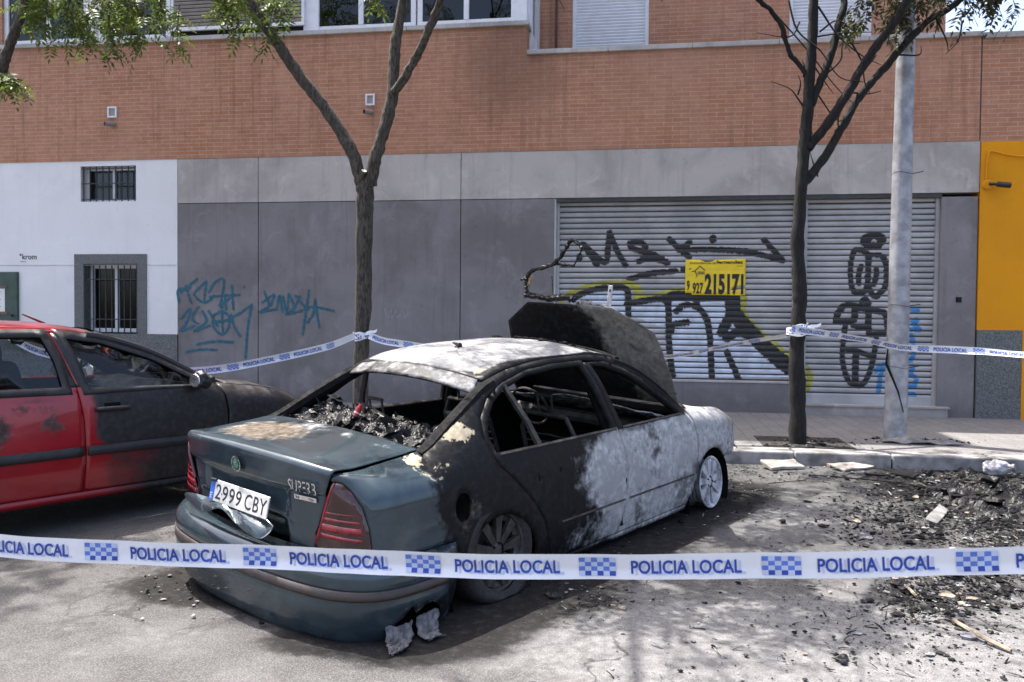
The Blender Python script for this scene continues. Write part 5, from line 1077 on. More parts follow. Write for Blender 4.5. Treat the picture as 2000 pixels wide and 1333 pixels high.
b = MB(); b.tube([(.03, -.62, .25), (.03, .62, .27)], .04, 8); b.tube([(.03, -.3, .30), (.9, -.3, .26), (2.6, -.25, .27)], .03, 8); b.build('underbody', M['soot'], CAR)

# ------------------------------------------------------------------ red hatchback parked alongside
RP = C0+cF*(-2.17)+cL*3.25
RC = tag(empty('red_car', (RP[0], RP[1], 0), 1.053), 'red hatchback with fire blackened front door and melted mirror parked beside the burnt car', 'car')
rH = tab([-.9, -.75, -.55, -.3, 0, .4, .9, 1.25, 1.6, 2.0, 2.35, 2.55, 2.7, 3.0, 3.3, 3.5, 3.6], [1.0, 1.1, 1.24, 1.36, 1.42, 1.452, 1.462, 1.452, 1.405, 1.275, 1.09, 1.0, .975, .935, .86, .76, .70])
rE = tab([-.9, -.5, 0, .4, 1.25, 1.6, 2.0, 2.35, 2.7, 3.2, 3.5, 3.6], [.62, .61, .60, .605, .605, .61, .64, .68, .71, .67, .58, .50])
rY = tab([-.9, -.5, .2, 2.6, 3.0, 3.25, 3.45, 3.6], [.80, .84, .855, .858, .845, .80, .72, .60])
rG = tab([-.9, 2.25, 2.7, 3], [1, 1, 0, 0])
rI = tab([.15, .22, .34, .48, .6, .75, .9, 1.0], [.06, .035, .012, 0, .002, .012, .03, .05])
def ry_side(x, z):
    x = np.asarray(x, float); z = np.asarray(z, float); g = rG(x); H = rH(x); E = rE(x); Y = rY(x); zb = np.minimum(.80+.19*g, H-.12); yb = Y-rI(zb); t = np.clip((z-zb)/(H-zb), 0, 1.05)
    q = (1-g)*np.abs(t)**2.6+g*(.72*t+.28*t**4); return np.where(z <= zb, Y-rI(z), yb-(yb-E)*q)
def rside(sg, off=0.0):
    return lambda s, z: np.stack([s, sg*(ry_side(s, z)+off), z+0*s], 1)
def rmask(D, P):
    x, y, z = D.T; r_ = y < 0
    s = sstep(1.38, 1.62, x)*sstep(.56, .70, z)+.75*sstep(1.7, 2.5, x)+.52*sstep(1.38, 1.62, x)+sstep(2.5, 2.62, x)*.9+.55*sstep(1.25, 1.9, x)*sstep(1.2, 1.4, z)+.28*sstep(1.5, 2.3, x)*sstep(.5, .3, z)+.5*g2(x, z, 1.12, .955, .3, .045)
    bl = .85*g2(x, z, .80, .76, .12, .12)+.9*g2(x, z, 1.17, .775, .10, .09)+.5*g2(x, z, 1.1, .90, .25, .03)
    return mk(s.clip(0, 1)*np.where(r_, 1, .35), bl*r_, 0*x, 0*x)
RM = [M['red'], M['blackplastic']]
r_rear_shut = [(.52, .26), (.50, .34), (.42, .52), (.30, .66), (.16, .80), (.08, .95), (.06, 1.04)]
r_b = [(1.385, .26), (1.395, .5), (1.39, .8), (1.36, 1.0), (1.29, 1.25), (1.235, 1.432)]
r_front = [(2.50, 1.0), (2.55, .90), (2.57, .75), (2.55, .55), (2.50, .38), (2.47, .26)]
r_apr = r_rear_shut+[(.12, 1.18), (.28, 1.32), (.55, 1.405), (.9, 1.435)]+r_b[::-1]
r_apf = r_b+[(1.6, 1.385), (2.0, 1.253), (2.33, 1.075)]+r_front
r_ap = r_rear_shut+[(.12, 1.18), (.28, 1.32), (.55, 1.405), (.9, 1.435), (1.235, 1.432), (1.6, 1.385), (2.0, 1.253), (2.33, 1.075)]+r_front
rRA = arch(0, .29, .36, 180, 0); rFA = arch(2.6, .29, .36, 180, 0)
r_top = [(float(x), float(rH(x))) for x in np.linspace(-.72, 2.48, 60)]
r_body = [(-.76, .45), (-.76, 1.05)]+r_top+[(2.52, 1.0)]+r_front[1:]+[(2.46, .21), (.42, .21)]+[(x, z) for x, z in rRA[::-1][1:] if z > .3]+[(-.40, .45)]
wr_ = [(.14, 1.045), (.16, 1.14), (.30, 1.285), (.56, 1.372), (.9, 1.405), (1.175, 1.405), (1.235, 1.22), (1.265, 1.03)]
wf_ = [(1.44, 1.02), (1.40, 1.2), (1.335, 1.395), (1.6, 1.355), (1.98, 1.222), (2.27, 1.065), (2.36, 1.0)]
for sg in (-1, 1):
    panel('body_side', r_body, [r_ap], rside(sg), RM, RC, .04, .03, flip=sg > 0, mask=rmask)
    for nm, ap_, w_, lab in (('rear_door', r_apr, wr_, 'red rear door with blistered paint'), ('front_door', r_apf, wf_, 'front door blackened by the fire')):
        d = panel(nm, shrink(ap_, .0045), [w_], rside(sg, .001), RM, RC, .035, .04, flip=sg > 0, mask=rmask)
        if sg < 0: d['label'] = lab
        panel('window', shrink(w_, .004), [], rside(sg, -.016), M['autoglass'], d, .08, 0, flip=sg > 0)
        panel('window_frame', shrink(w_, -.05), [shrink(w_, .006)], rside(sg, .003), M['blackplastic'], d, .04, .012, flip=sg > 0)
        bp_ = [(1.27, 1.03), (1.376, 1.03), (1.352, 1.06), (1.284, 1.25), (1.232, 1.42), (1.18, 1.42), (1.24, 1.22)] if nm == 'rear_door' else [(1.372, 1.03), (1.435, 1.03), (1.395, 1.2), (1.33, 1.40), (1.245, 1.42), (1.298, 1.25)]
        panel('pillar_trim', bp_, [shrink(w_, .004)] if False else [], rside(sg, .0015), M['blackplastic'], d, .04, .003, flip=sg > 0)
        xs_ = (.66, 1.375) if nm == 'rear_door' else (1.405, 2.46)
        panel('rubbing_strip', [(xs_[0], .530), (xs_[1], .530), (xs_[1], .598), (xs_[0], .598)], [], rside(sg, .017), M['blackplastic'], d, .04, .016, flip=sg > 0)
        hx0 = 1.48 if nm == 'front_door' else .50
        if nm == 'front_door' or sg > 0:
            b = MB(); P = [(x, sg*(float(ry_side(x, .85))+o), .86+.005*math.sin(x*9)) for x, o in ((hx0, .002), (hx0+.02, .03), (hx0+.11, .042), (hx0+.22, .03), (hx0+.24, .002))]; b.tube(spline(P, 4), .017, 8); smooth_angle(b.build('door_handle', M['blackplastic'], d), 50)
            b = MB(); c_ = (hx0+.12, sg*(float(ry_side(hx0+.12, .87))+.002), .875); b.obox(c_, (.06, 0, 0), (0, .002, 0), (0, 0, .03)); bevel(b.build('handle_recess', M['soot'], d), .002)
    fd = [(2.525, 1.0)]+[(float(x), float(rH(x))) for x in np.linspace(2.55, 3.5, 14)]+[(3.56, .62), (3.50, .45), (3.02, .42)]+[(x, z) for x, z in rFA[::-1] if z > .3 and not (x > 2.85 and z < .44)]+[(2.49, .26), (2.515, .38), (2.565, .55), (2.585, .75), (2.565, .9)]
    panel('front_fender', fd, [], rside(sg), RM, RC, .04, .02, flip=sg > 0, mask=rmask)
    panel('side_skirt', [(.42, .205), (2.46, .205), (2.46, .25), (.42, .25)], [], rside(sg, .004), RM, RC, .05, .01, flip=sg > 0, mask=rmask)
    for cx in (0, 2.6):
        b = MB(); a = [math.radians(q) for q in range(-20, 201, 13)]; Rr = []
        for q in a:
            for yy in (.58, .82): Rr.append((cx+.37*math.cos(q), sg*yy, .29+.37*math.sin(q)))
        b.add(Rr, [(2*i, 2*i+1, 2*i+3, 2*i+2) for i in range(len(a)-1)]); b.add([(cx, sg*.58, .29)]+[Rr[2*i] for i in range(len(a))], [(0, i+1, i+2) for i in range(len(a)-1)]); b.build('wheel_housing', M['soot'], RC)
        c = np.array((cx, sg*.74, .302)); ax = np.array((0, sg, 0.0)); fr = (c, ax, np.array((1.0, 0, 0)), np.array((0, 0, 1.0)))
        W = empty('wheel'); W.parent = RC
        b = MB(); b.lathe([(.185, .06), (.20, .085), (.25, .095), (.285, .08), (.302, .05), (.302, -.07), (.28, -.1), (.19, -.09)], 44, fr); b.build('tyre', M['tyre'], W, True)
        b = MB(); b.lathe([(0, .07), (.05, .07), (.07, .06), (.12, .055), (.165, .07), (.19, .075), (.195, .06)], 36, fr); smooth_angle(b.build('wheel_cover', M['alloy'], W))
# mirror
for sg in (-1, 1):
    mp_ = np.array((2.28, sg*(float(ry_side(2.33, .99))+.03), 1.03)); b = MB(); r = random.Random(6)
    b.lathe([(0, -.10), (.05, -.08), (.08, -.03), (.085, .03), (.072, .055), (.0, .05)], 18, (mp_+(-.0, sg*.08, .01), (-1, 0, 0), (0, 1.15, 0), (0, 0, .85))); o = smooth_angle(b.build('door_mirror', M['blackplastic'], RC), 60)
    if sg < 0:
        o['label'] = 'door mirror with melted housing'; tx = bpy.data.textures.new('melt_noise', 'CLOUDS'); tx.noise_scale = .06; q = o.modifiers.new('smooth', 'SUBSURF'); q.levels = 2; q.render_levels = 2; q = o.modifiers.new('melt', 'DISPLACE'); q.texture = tx; q.strength = .06; q.texture_coords = 'LOCAL'
    b = MB(); b.lathe([(0, .062), (.06, .062), (.066, .055)], 18, (mp_+(-.0, sg*.08, .01), (-1, 0, 0), (0, 1.15, 0), (0, 0, .85))); b.build('mirror_glass', M['mirror'], o)
    b = MB(); b.tube([mp_+(.05, -sg*.03, -.03), mp_+(.03, sg*.02, -.02)], .03, 8); b.build('mirror_foot', M['blackplastic'], o)
def rroof(x, y): return rH(x)+.004+.055*(1-np.clip(np.abs(y)/rE(x), 0, 1)**2.2)
xr = np.linspace(-.05, 1.55, 22)
ro = [(float(x), -float(rE(x))+.008) for x in xr]+[(1.55+.12*(1-(y/.6)**2), y) for y in np.linspace(-.58, .58, 12)]+[(float(x), float(rE(x))-.008) for x in xr[::-1]]+[(-.05-.06*(1-(y/.6)**2), y) for y in np.linspace(.58, -.58, 12)]
panel('roof', ro, [], lambda x, y: np.stack([x, y, rroof(x, y)], 1), RM, RC, .05, .02, mask=lambda D, P: mk(.75*sstep(.9, 1.75, D[:, 0]), 0*D[:, 0], 0*D[:, 0], 0*D[:, 0]))
def rhood(x, y): return rH(x)+.002+.05*(1-np.clip(np.abs(y)/rE(x), 0, 1)**2.4)
hr_ = np.linspace(2.62, 3.48, 16)
hd_ = [(float(x), -float(rE(x))+.006) for x in hr_]+[(3.48+.12*(1-(y/.55)**2), y) for y in np.linspace(-.5, .5, 10)]+[(float(x), float(rE(x))-.006) for x in hr_[::-1]]+[(2.62+.10*(1-(y/.7)**2), y) for y in np.linspace(.66, -.66, 10)]
panel('bonnet', hd_, [], lambda x, y: np.stack([x, y, rhood(x, y)], 1), RM, RC, .05, .015, mask=lambda D, P: mk(.9+0*D[:, 0], 0*D[:, 0], 0*D[:, 0], 0*D[:, 0]))
def rws(u, v):   # windscreen: u 0 header..1 scuttle
    xt = 1.58+.12*(1-(v/.62)**2); xb_ = 2.50+.14*(1-(v/.72)**2); x = xt+(xb_-xt)*u; z = (rroof(np.full_like(v, 1.55), v)-.012)*(1-u)+(1.0+.03*(1-(v/.7)**2))*u+.05*np.sin(u*PI); return np.stack([x, v, z], 1)
panel('windscreen', [(0, -.58), (1, -.68), (1, .68), (0, .58)], [], rws, M['autoglass'], RC, .08, 0)
panel('scuttle', [(.985, -.70), (1.16, -.70), (1.16, .70), (.985, .70)], [], rws, M['soot'], RC, .06, .01)
for sg in (-1, 1):
    b = MB(); b.tube([(x, sg*(float(rE(x))+.002), float(rH(x))-.012) for x in np.linspace(1.5, 2.52, 12)], .03, 8); b.build('windscreen_pillar', M['blackplastic'], RC)
b = MB()
for t in (.25, .6): P = [tuple(rws(np.array([.97-.04*k]), np.array([t-.55+.14*k*1.0]))[0]+(.0, 0, .014)) for k in range(5)]; b.tube(P, .007, 5)
b.build('wiper', M['soot'], RC)
# tail
tl = [(-.80, .30), (.80, .30), (.80, .9), (.62, 1.0), (-.62, 1.0), (-.80, .9)]
panel('tailgate', [(y, z) for y, z in [(-.78, .30), (.78, .30), (.80, .8), (.68, 1.03), (-.68, 1.03), (-.80, .8)]], [], lambda y, z: np.stack([-.80-.06*(1-(y/.8)**2)+.06*np.abs(z-.6), y, z], 1), RM, RC, .08, .02, mask=lambda D, P: mk(*[0*D[:, 0]]*4), flip=True)
panel('rear_window', [(-.60, 1.03), (.60, 1.03), (.57, 1.44), (-.57, 1.44)], [], lambda y, z: np.stack([-.80+.70*(z-1.03)/.41, y, z+.02], 1), M['autoglass'], RC, .08, 0, flip=True)
panel('front_bumper', [(-.72, .25), (.72, .25), (.74, .62), (-.74, .62)], [], lambda y, z: np.stack([3.50+.16*(1-(y/.75)**2), y, z], 1), RM, RC, .08, .03, mask=lambda D, P: mk(1+0*D[:, 0], *[0*D[:, 0]]*3))
# cabin
b = MB(); b.box(-.7, 2.5, -.74, .74, .24, .30); b.build('floor_pan', M['soot'], RC)
def rseat(x, y):
    s = empty('seat'); s.parent = RC
    b = MB(); b.box(x, x+.52, y-.25, y+.25, .38, .56); o = b.build('cushion', M['seatcloth'], s); bevel(o, .06, 3)
    b = MB(); b.obox((x-.07, y, .86), (.075, 0, .02), (0, .25, 0), (-.10, 0, .36)); o = b.build('backrest', M['seatcloth'], s); bevel(o, .06, 3)
    b = MB(); b.obox((x-.21, y, 1.32), (.05, 0, .01), (0, .14, 0), (-.02, 0, .085)); o = b.build('headrest', M['seatcloth'], s); bevel(o, .04, 3)
rseat(1.13, -.37); rseat(1.13, .37)
b = MB(); b.box(.0, .5, -.65, .65, .4, .56); o = b.build('rear_bench', M['seatcloth'], RC); bevel(o, .06, 3)
b = MB(); b.obox((-.06, 0, .85), (.08, 0, .02), (0, .62, 0), (-.10, 0, .34)); o = b.build('rear_backrest', M['seatcloth'], RC); bevel(o, .06, 3)
b = MB(); b.tube([(2.24, y, .90) for y in (-.76, -.4, 0, .4, .76)], [.11, .13, .12, .14, .11], 10); b.box(2.2, 2.52, -.76, .76, .82, .985); o = b.build('dashboard', M['blackplastic'], RC); bevel(o, .03, 2)
b = MB(); n = 30; ax = Vector((.88, 0, .48)).normalized(); a_ = Vector((0, 1, 0)); b_ = ax.cross(a_); c = np.array((1.86, .37, .96)); b.tube([c+.185*(math.cos(2*PI*i/n)*np.array(a_)+math.sin(2*PI*i/n)*np.array(b_)) for i in range(n+1)], .015, 8)
for t in (0, 2.2, 4.1): b.tube([c, c+.18*(math.cos(t)*np.array(a_)+math.sin(t)*np.array(b_))], .014, 6)
b.tube([c, (2.25, .37, .86)], .03, 8); b.build('steering_wheel', M['blackplastic'], RC)
p = np.array((1.50, .10, float(rroof(1.45, .1)))); b = MB(); b.tube([p, p+(-.17, 0, .075)], [.011, .006], 6); b.build('roof_aerial', M['red'], RC)

# ------------------------------------------------------------------ trees
def overhead(x, y, h): g = at_z(x, y, 0); return g-np.array(tuple(SUN_TRAVEL))/(-SUN_TRAVEL.z)*h      # where a spray must hang to shade this spot of road
SPRAYS = [(*overhead(x, y, h), s) for x, y, h, s in ((x, y, 4.7+.5*(y < 1100)+.12*(i % 3), s) for i, (x, y, h, s) in enumerate(((1590, 1188, 6.2, .9), (1480, 1225, 6.4, .8), (1395, 1150, 6.0, 1.0), (1320, 1175, 6.3, .8), (1665, 1240, 6.5, .6), (1230, 1205, 6.1, .7), (1500, 985, 6.6, .9), (1600, 1005, 6.4, 1.0), (1700, 965, 6.8, .8), (1545, 1045, 6.2, .9), (1740, 1050, 6.5, .8), (1460, 1060, 6.0, .8), (1650, 1045, 6.9, .7), (1520, 1140, 6.6, .6))))]
def leaf_cluster(b, p, d, L, rnd, pairs=5, ll=.092, lw=.034):
    """one feather-shaped leaf: a stalk with paired leaflets"""
    d = np.asarray(d, float); d /= np.linalg.norm(d)+1e-9; s = np.cross(d, (0, 0, 1.0)); s /= np.linalg.norm(s)+1e-9; u = np.cross(s, d); v = []; f = []
    roll = rnd.uniform(-.7, .7); s, u = s*math.cos(roll)+u*math.sin(roll), u*math.cos(roll)-s*math.sin(roll)
    for k in range(pairs+1):
        t = (k+.6)/(pairs+.6); q = p+d*L*t-np.array((0, 0, .35*L*t*t))
        for sg in ((-1, 1) if k < pairs else (0,)):
            e = (d*.55+s*sg*.9-u*.15) if sg else d*1.0-np.array((0, 0, .5)); e = e+np.array([rnd.uniform(-.25, .25) for _ in range(3)]); e /= np.linalg.norm(e); w = np.cross(e, u); w /= np.linalg.norm(w)+1e-9; l = ll*rnd.uniform(.75, 1.2); n = len(v)
            v += [q, q+e*l*.45+w*lw*.5, q+e*l-u*.01, q+e*l*.45-w*lw*.5]; f.append((n, n+1, n+2, n+3))
    b.add(v, f)
def tree(label, Y, limbs, seed, bark_m, leaf_m, crown_n, tips, reach, leaf_keep=1.0, group='street trees at the kerb', twig_vis=None, spread=1.0, up=.6, crown=(), clumps=()):
    """limbs: (photo points, width in px at base, width at end, depth drift); the limbs run on above the picture into a crown"""
    rnd = random.Random(seed); base = at_z(*limbs[0][0][0], PAVE_Z) if limbs[0][0][0][1] > 700 else np.array((0, 0, 0)); base = np.array((base[0], Y, PAVE_Z))
    T = tag(empty('street_tree', base), label, 'tree', group); tb = MB(); lb = MB(); tw = MB(); pxm = lambda: 0
    rel = lambda p: np.asarray(p)-base
    ends = []
    for pts, w0, w1, drift in limbs:
        P = []; n = len(pts)
        for i, (x, y) in enumerate(pts): t = i/(n-1); P.append(at_y(x, y, Y+drift*t*t))
        sc = P[0][1]/F_PX; S = spline(P, 5); k = len(S); S = [p+np.array([rnd.uniform(-1, 1)*.006, rnd.uniform(-1, 1)*.006, 0]) for p in S]
        R = [(w0+(w1-w0)*(i/(k-1)))*sc/2*(1+rnd.uniform(-.05, .05)) for i in range(k)]
        tb.tube([rel(p) for p in S], R, 10); ends.append((S[-1], (S[-1]-S[-3]), R[-1]))
    def grow(p, d, r, L, lev):
        d = d/(np.linalg.norm(d)+1e-9); n = 5; P = [p]; R = [r]; q = p.copy(); dd = d.copy()
        for i in range(n):
            dd = dd+np.array([rnd.uniform(-.22, .22), rnd.uniform(-.22, .22), rnd.uniform(-.12, .16)]); dd /= np.linalg.norm(dd); q = q+dd*L/n; P.append(q.copy()); R.append(r*(1-.55*(i+1)/n))
        (tb if lev == 0 else tw).tube([rel(x) for x in P], R, 8 if lev == 0 else 5, cap=False)
        if lev < 2:
            for k in range(4 if lev == 0 else 4):
                j = rnd.randint(2, n); a = rnd.uniform(0, 2*PI); sd = np.array((math.cos(a)*spread, math.sin(a)*spread, rnd.uniform(-.25, up))); grow(P[j], dd*.55+sd, R[j]*.62, L*rnd.uniform(.5, .75), lev+1)
        else: tips.append((P[-1], dd)); tips.append((P[-2], dd)); tips.append((P[3], dd))
    tips = []
    for p, d, r in ends:
        if p[2] > 5.0: grow(p, d, r, reach, 0)
    limb_pts = [e[0] for e in ends[1:]] or [ends[0][0]]
    for k, tgt in enumerate(crown):
        st, dd, r = ends[1+k % (len(ends)-1)] if len(ends) > 1 else ends[0]; tgt = np.array(tgt, float); m1 = st*.55+tgt*.45+np.array((0, 0, .5)); P = spline([st, m1, tgt], 6)
        tb.tube([rel(q) for q in P], [.06-.035*i/(len(P)-1) for i in range(len(P))], 8)
        for q, f in ((P[6], .7), (P[9], .9), (P[-1], 1.0)): grow(q, tgt-st+np.array((rnd.uniform(-1, 1), rnd.uniform(-1, 1), .3)), .028, 1.5*f, 1); grow(q, np.array((rnd.uniform(-1, 1), rnd.uniform(-1, 1), .3)), .024, 1.3*f, 1)
        limb_pts += P[4:]
    for cx, cy, cz, sz in clumps:               # dense leafy sprays at the outer ends of the limbs
        c = np.array((cx, cy, cz)); near = min(limb_pts, key=lambda q: np.linalg.norm(q-c)); P = spline([near, near*.5+c*.5+np.array((rnd.uniform(-.2, .2), rnd.uniform(-.2, .2), .25)), c], 6)
        tw.tube([rel(q) for q in P], [.02-.013*i/(len(P)-1) for i in range(len(P))], 5, cap=False)
        for k in range(int(34*sz)):
            q = c+np.array([rnd.gauss(0, .16*sz), rnd.gauss(0, .11*sz), rnd.gauss(0, .08)]); leaf_cluster(lb, rel(q), np.array((rnd.uniform(-1, 1), rnd.uniform(-1, 1), rnd.uniform(-.6, .3))), rnd.uniform(.18, .28), rnd)
        for k in range(5):
            e = c+np.array([rnd.gauss(0, .4), rnd.gauss(0, .4), rnd.gauss(0, .2)]); tw.tube([rel(P[-2]), rel(P[-2]*.5+e*.5+(0, 0, .05)), rel(e)], [.008, .006, .004], 4, cap=False)
    for x, y, dy, L, dx in (twig_vis or []):       # leafy twigs that hang into the picture
        e = at_y(x, y, Y+dy); st = e+np.array((dx, rnd.uniform(-.2, .2), L)); P = spline([st, st*.6+e*.4+np.array((0, 0, .06)), e], 4); tw.tube([rel(q) for q in P], [.007-.004*i/(len(P)-1) for i in range(len(P))], 4, cap=False)
        for q in P[2:]:
            for k in range(2):
                if rnd.random() < leaf_keep*.72: leaf_cluster(lb, rel(q), np.array((rnd.uniform(-1, 1), rnd.uniform(-1, 1), rnd.uniform(-.9, .1))), rnd.uniform(.16, .26), rnd)
    for p, d in tips:
        for k in range(crown_n):
            q = p+np.array([rnd.gauss(0, .22), rnd.gauss(0, .22), rnd.gauss(0, .16)]); X_, Y_3, Z_3 = q; dep = q@_f; vy = 666.5-F_PX*((q-np.array((0, 0, EYE)))@_u)/max(dep, .1)
            if vy > -55 and dep > .5: continue
            leaf_cluster(lb, rel(q), np.array((rnd.uniform(-1, 1), rnd.uniform(-1, 1), rnd.uniform(-.7, .3))), rnd.uniform(.18, .28), rnd)
    tv_ = np.array(tb.v); nz = np.stack([vnoise(tv_*19+k*3.1, k)+.6*vnoise(tv_*47+k, k+3) for k in (1, 2)], 1)*.0075; tv_[:, :2] += nz; tb.v = [tuple(q) for q in tv_]
    t = smooth_angle(tb.build('trunk', bark_m, T), 80); tw.build('twigs', bark_m, T, True); lb.build('crown', leaf_m, T); return T
t1 = tree('grey barked tree forking into two limbs with a cut stub, blue tape round its trunk', 9.95, [
    ([(704, 900), (705, 760), (707, 660), (711, 560), (711, 450), (713, 385), (712, 355)], 29, 35, 0), ([(708, 362), (700, 335), (688, 300), (660, 250), (630, 205), (598, 165), (565, 120), (545, 90), (520, 55), (500, 25), (478, -15), (455, -60)], 27, 19, -.5),
    ([(722, 362), (728, 330), (737, 295), (748, 260), (758, 225), (766, 186), (769, 140), (772, 100), (778, 55), (788, 0), (795, -60)], 27, 20, .2), ([(769, 180), (785, 160), (802, 130), (822, 95), (838, 55), (852, 25), (866, -15), (880, -50)], 18, 15, -.5)], 21, M['bark'], M['leaf'], 1, None, 1.7, crown=[(-1.6, 6.2, 6.9), (-2.9, 5.0, 7.2), (-4.6, 7.4, 7.9)], clumps=SPRAYS, twig_vis=[
    (440, 60, -.3, .5, .1), (470, 85, -.4, .6, -.1), (495, 60, -.2, .5, .15), (520, 90, -.5, .7, .1), (540, 40, -.2, .4, .1), (425, 45, -.5, .5, .2), (455, 30, .1, .4, 0), (510, 25, .1, .4, .1), (560, 20, -.2, .35, 0), (735, 5, -.3, .3, 0), (480, 45, -.7, .5, 0)])
for ch in t1.children:
    if ch.name.startswith('trunk'): TRK = ch
b = MB(); p = at_y(711, 334, 9.86)-np.array(t1.location); q = at_y(706, 352, 9.92)-np.array(t1.location); b.tube([q, p], [.04, .036], 12); b.build('cut_stub', M['bark'], TRK)
d = (p-q)/np.linalg.norm(p-q); b = MB(); b.tube([p-d*.004, p+d*.003], .033, 12); b.build('cut_face', M['cutwood'], TRK)
t2 = tree('charred black tree with bare twigs growing out of a pit before the shutters', 9.90, [
    ([(1557, 880), (1557, 780), (1556, 690), (1561, 600), (1562, 560), (1558, 480), (1563, 390), (1569, 300), (1576, 230), (1580, 170), (1584, 100), (1588, 40), (1590, -30)], 31, 16, 0),
    ([(1570, 357), (1590, 335), (1612, 305), (1632, 270), (1650, 240), (1668, 205), (1690, 175), (1712, 150), (1735, 125), (1762, 92), (1788, 65), (1815, 40), (1850, 20), (1890, -10)], 17, 11, .3), ([(1575, 292), (1590, 275), (1612, 248), (1635, 215), (1660, 175), (1685, 130), (1710, 92), (1735, 60), (1755, 30), (1775, -10)], 18, 14, -.4),
    ([(1584, 205), (1600, 165), (1615, 130), (1628, 90), (1638, 50), (1648, 10), (1655, -40)], 15, 12, .3), ([(1578, 150), (1560, 125), (1545, 108), (1534, 80), (1527, 55), (1510, 25), (1490, 8), (1468, -15)], 9, 8, -.3)], 33, M['barkburnt'], M['leafdry'], 3, None, 1.7, leaf_keep=.55, crown=[(1.3, 7.2, 7.8), (3.4, 7.6, 7.6), (2.2, 8.8, 8.4)], twig_vis=[
    (1660, 60, .2, .5, .2), (1690, 45, -.2, .4, .1), (1745, 50, .1, .5, .1), (1770, 75, .2, .5, .0), (1790, 40, -.3, .4, .1), (1755, 25, .1, .3, 0), (1805, 30, .3, .4, 0), (1640, 70, .3, .3, .1), (1725, 25, -.1, .3, 0), (1775, 20, .1, .3, 0), (1830, 20, .1, .3, .1), (1845, 45, .2, .4, -.1), (1865, 12, 0, .3, 0), (1895, 50, .3, .5, -.2), (1900, 20, .1, .3, 0), (1935, 25, .2, .3, -.1), (1960, 40, .2, .4, -.2), (1985, 15, .1, .3, -.1), (1990, 35, .2, .4, -.2), (1750, 90, .2, .4, 0), (1735, 75, .1, .4, .1), (1920, 5, 0, .3, 0)])
# bare twig net of the burnt tree
b = MB(); r = random.Random(9); o2 = np.array(t2.location)
for px in ([(1578, 158), (1600, 195), (1640, 235), (1680, 195)], [(1572, 210), (1555, 190), (1540, 175), (1508, 162)], [(1556, 185), (1562, 165), (1558, 150)], [(1568, 150), (1572, 135), (1568, 120)], [(1560, 45), (1540, 70), (1480, 65)], [(1500, 10), (1530, 50), (1580, 105), (1630, 165), (1668, 205)], [(1540, 5), (1560, 60), (1600, 100), (1640, 150), (1690, 160)],
           [(1600, 60), (1640, 40), (1680, 75)], [(1595, 10), (1640, 70), (1680, 110), (1720, 130)], [(1650, 65), (1680, 120), (1690, 160), (1700, 185)], [(1636, 258), (1640, 230), (1650, 205), (1655, 190)], [(1600, 345), (1590, 315), (1585, 295)], [(1585, 280), (1588, 265), (1584, 250)], [(1655, 180), (1690, 185), (1720, 180)], [(1590, 130), (1610, 165), (1625, 180)], [(1690, 140), (1705, 120), (1712, 105)], [(1830, 35), (1850, 80), (1852, 100)], [(1880, 40), (1870, 80), (1845, 108)], [(1750, 105), (1795, 110), (1802, 90)], [(1610, 150), (1640, 120), (1650, 90), (1680, 85)], [(1580, 75), (1640, 65), (1700, 66)]):
    dy = r.uniform(-.25, .25); P = spline([at_y(x+r.uniform(-3, 3), y+r.uniform(-3, 3), 9.9+dy*i/len(px)) for i, (x, y) in enumerate(px)], 4); b.tube([p-o2 for p in P], [.012-.008*i/(len(P)-1) for i in range(len(P))], 4, cap=False)
b.build('bare_twigs', M['barkburnt'], t2, True)
t3 = tree('leafy tree leaning in at the left edge of the picture', 9.6, [
    ([(-150, 900), (-145, 700), (-120, 500), (-75, 330), (-30, 220), (0, 150)], 34, 24, 0), ([(0, 150), (10, 115), (20, 85), (32, 55), (45, 20), (52, -20)], 22, 16, -.2), ([(-30, 225), (-80, 120), (-120, 0), (-150, -80)], 20, 15, .4)], 45, M['bark'], M['leaf'], 5, None, 2.2, crown=[(-7.2, 7.0, 7.6), (-6.2, 8.6, 7.4)], twig_vis=
    [(x, y, dy, L, dx) for x, y, dy, L, dx in ((20, 175, -.2, .25, -.2), (45, 180, -.1, .2, -.2), (30, 165, .1, .2, -.2), (10, 168, 0, .2, -.1), (65, 30, 0, .4, 0), (85, 60, -.2, .5, -.1), (100, 85, -.1, .6, 0), (75, 15, .1, .3, 0), (120, 55, -.3, .5, .1), (135, 80, -.2, .5, 0), (150, 40, .1, .4, 0), (165, 70, .2, .5, 0), (175, 25, 0, .3, .1), (195, 55, .1, .4, .1), (205, 105, -.2, .6, .1), (215, 80, -.1, .5, .1), (235, 95, -.2, .6, .1), (250, 60, .1, .5, .1), (265, 115, -.2, .6, .1), (245, 30, 0, .3, 0), (290, 75, .2, .5, .1), (330, 90, .1, .55, .1), (345, 105, .0, .5, .1), (300, 30, .2, .4, .1), (60, 45, .2, .4, .1), (110, 20, .1, .3, 0), (140, 10, .2, .3, 0), (40, 12, .1, .3, 0), (210, 20, .1, .3, 0), (225, 45, .2, .4, 0), (180, 90, -.1, .5, 0), (90, 30, -.3, .4, 0), (155, 95, .1, .5, .0))])

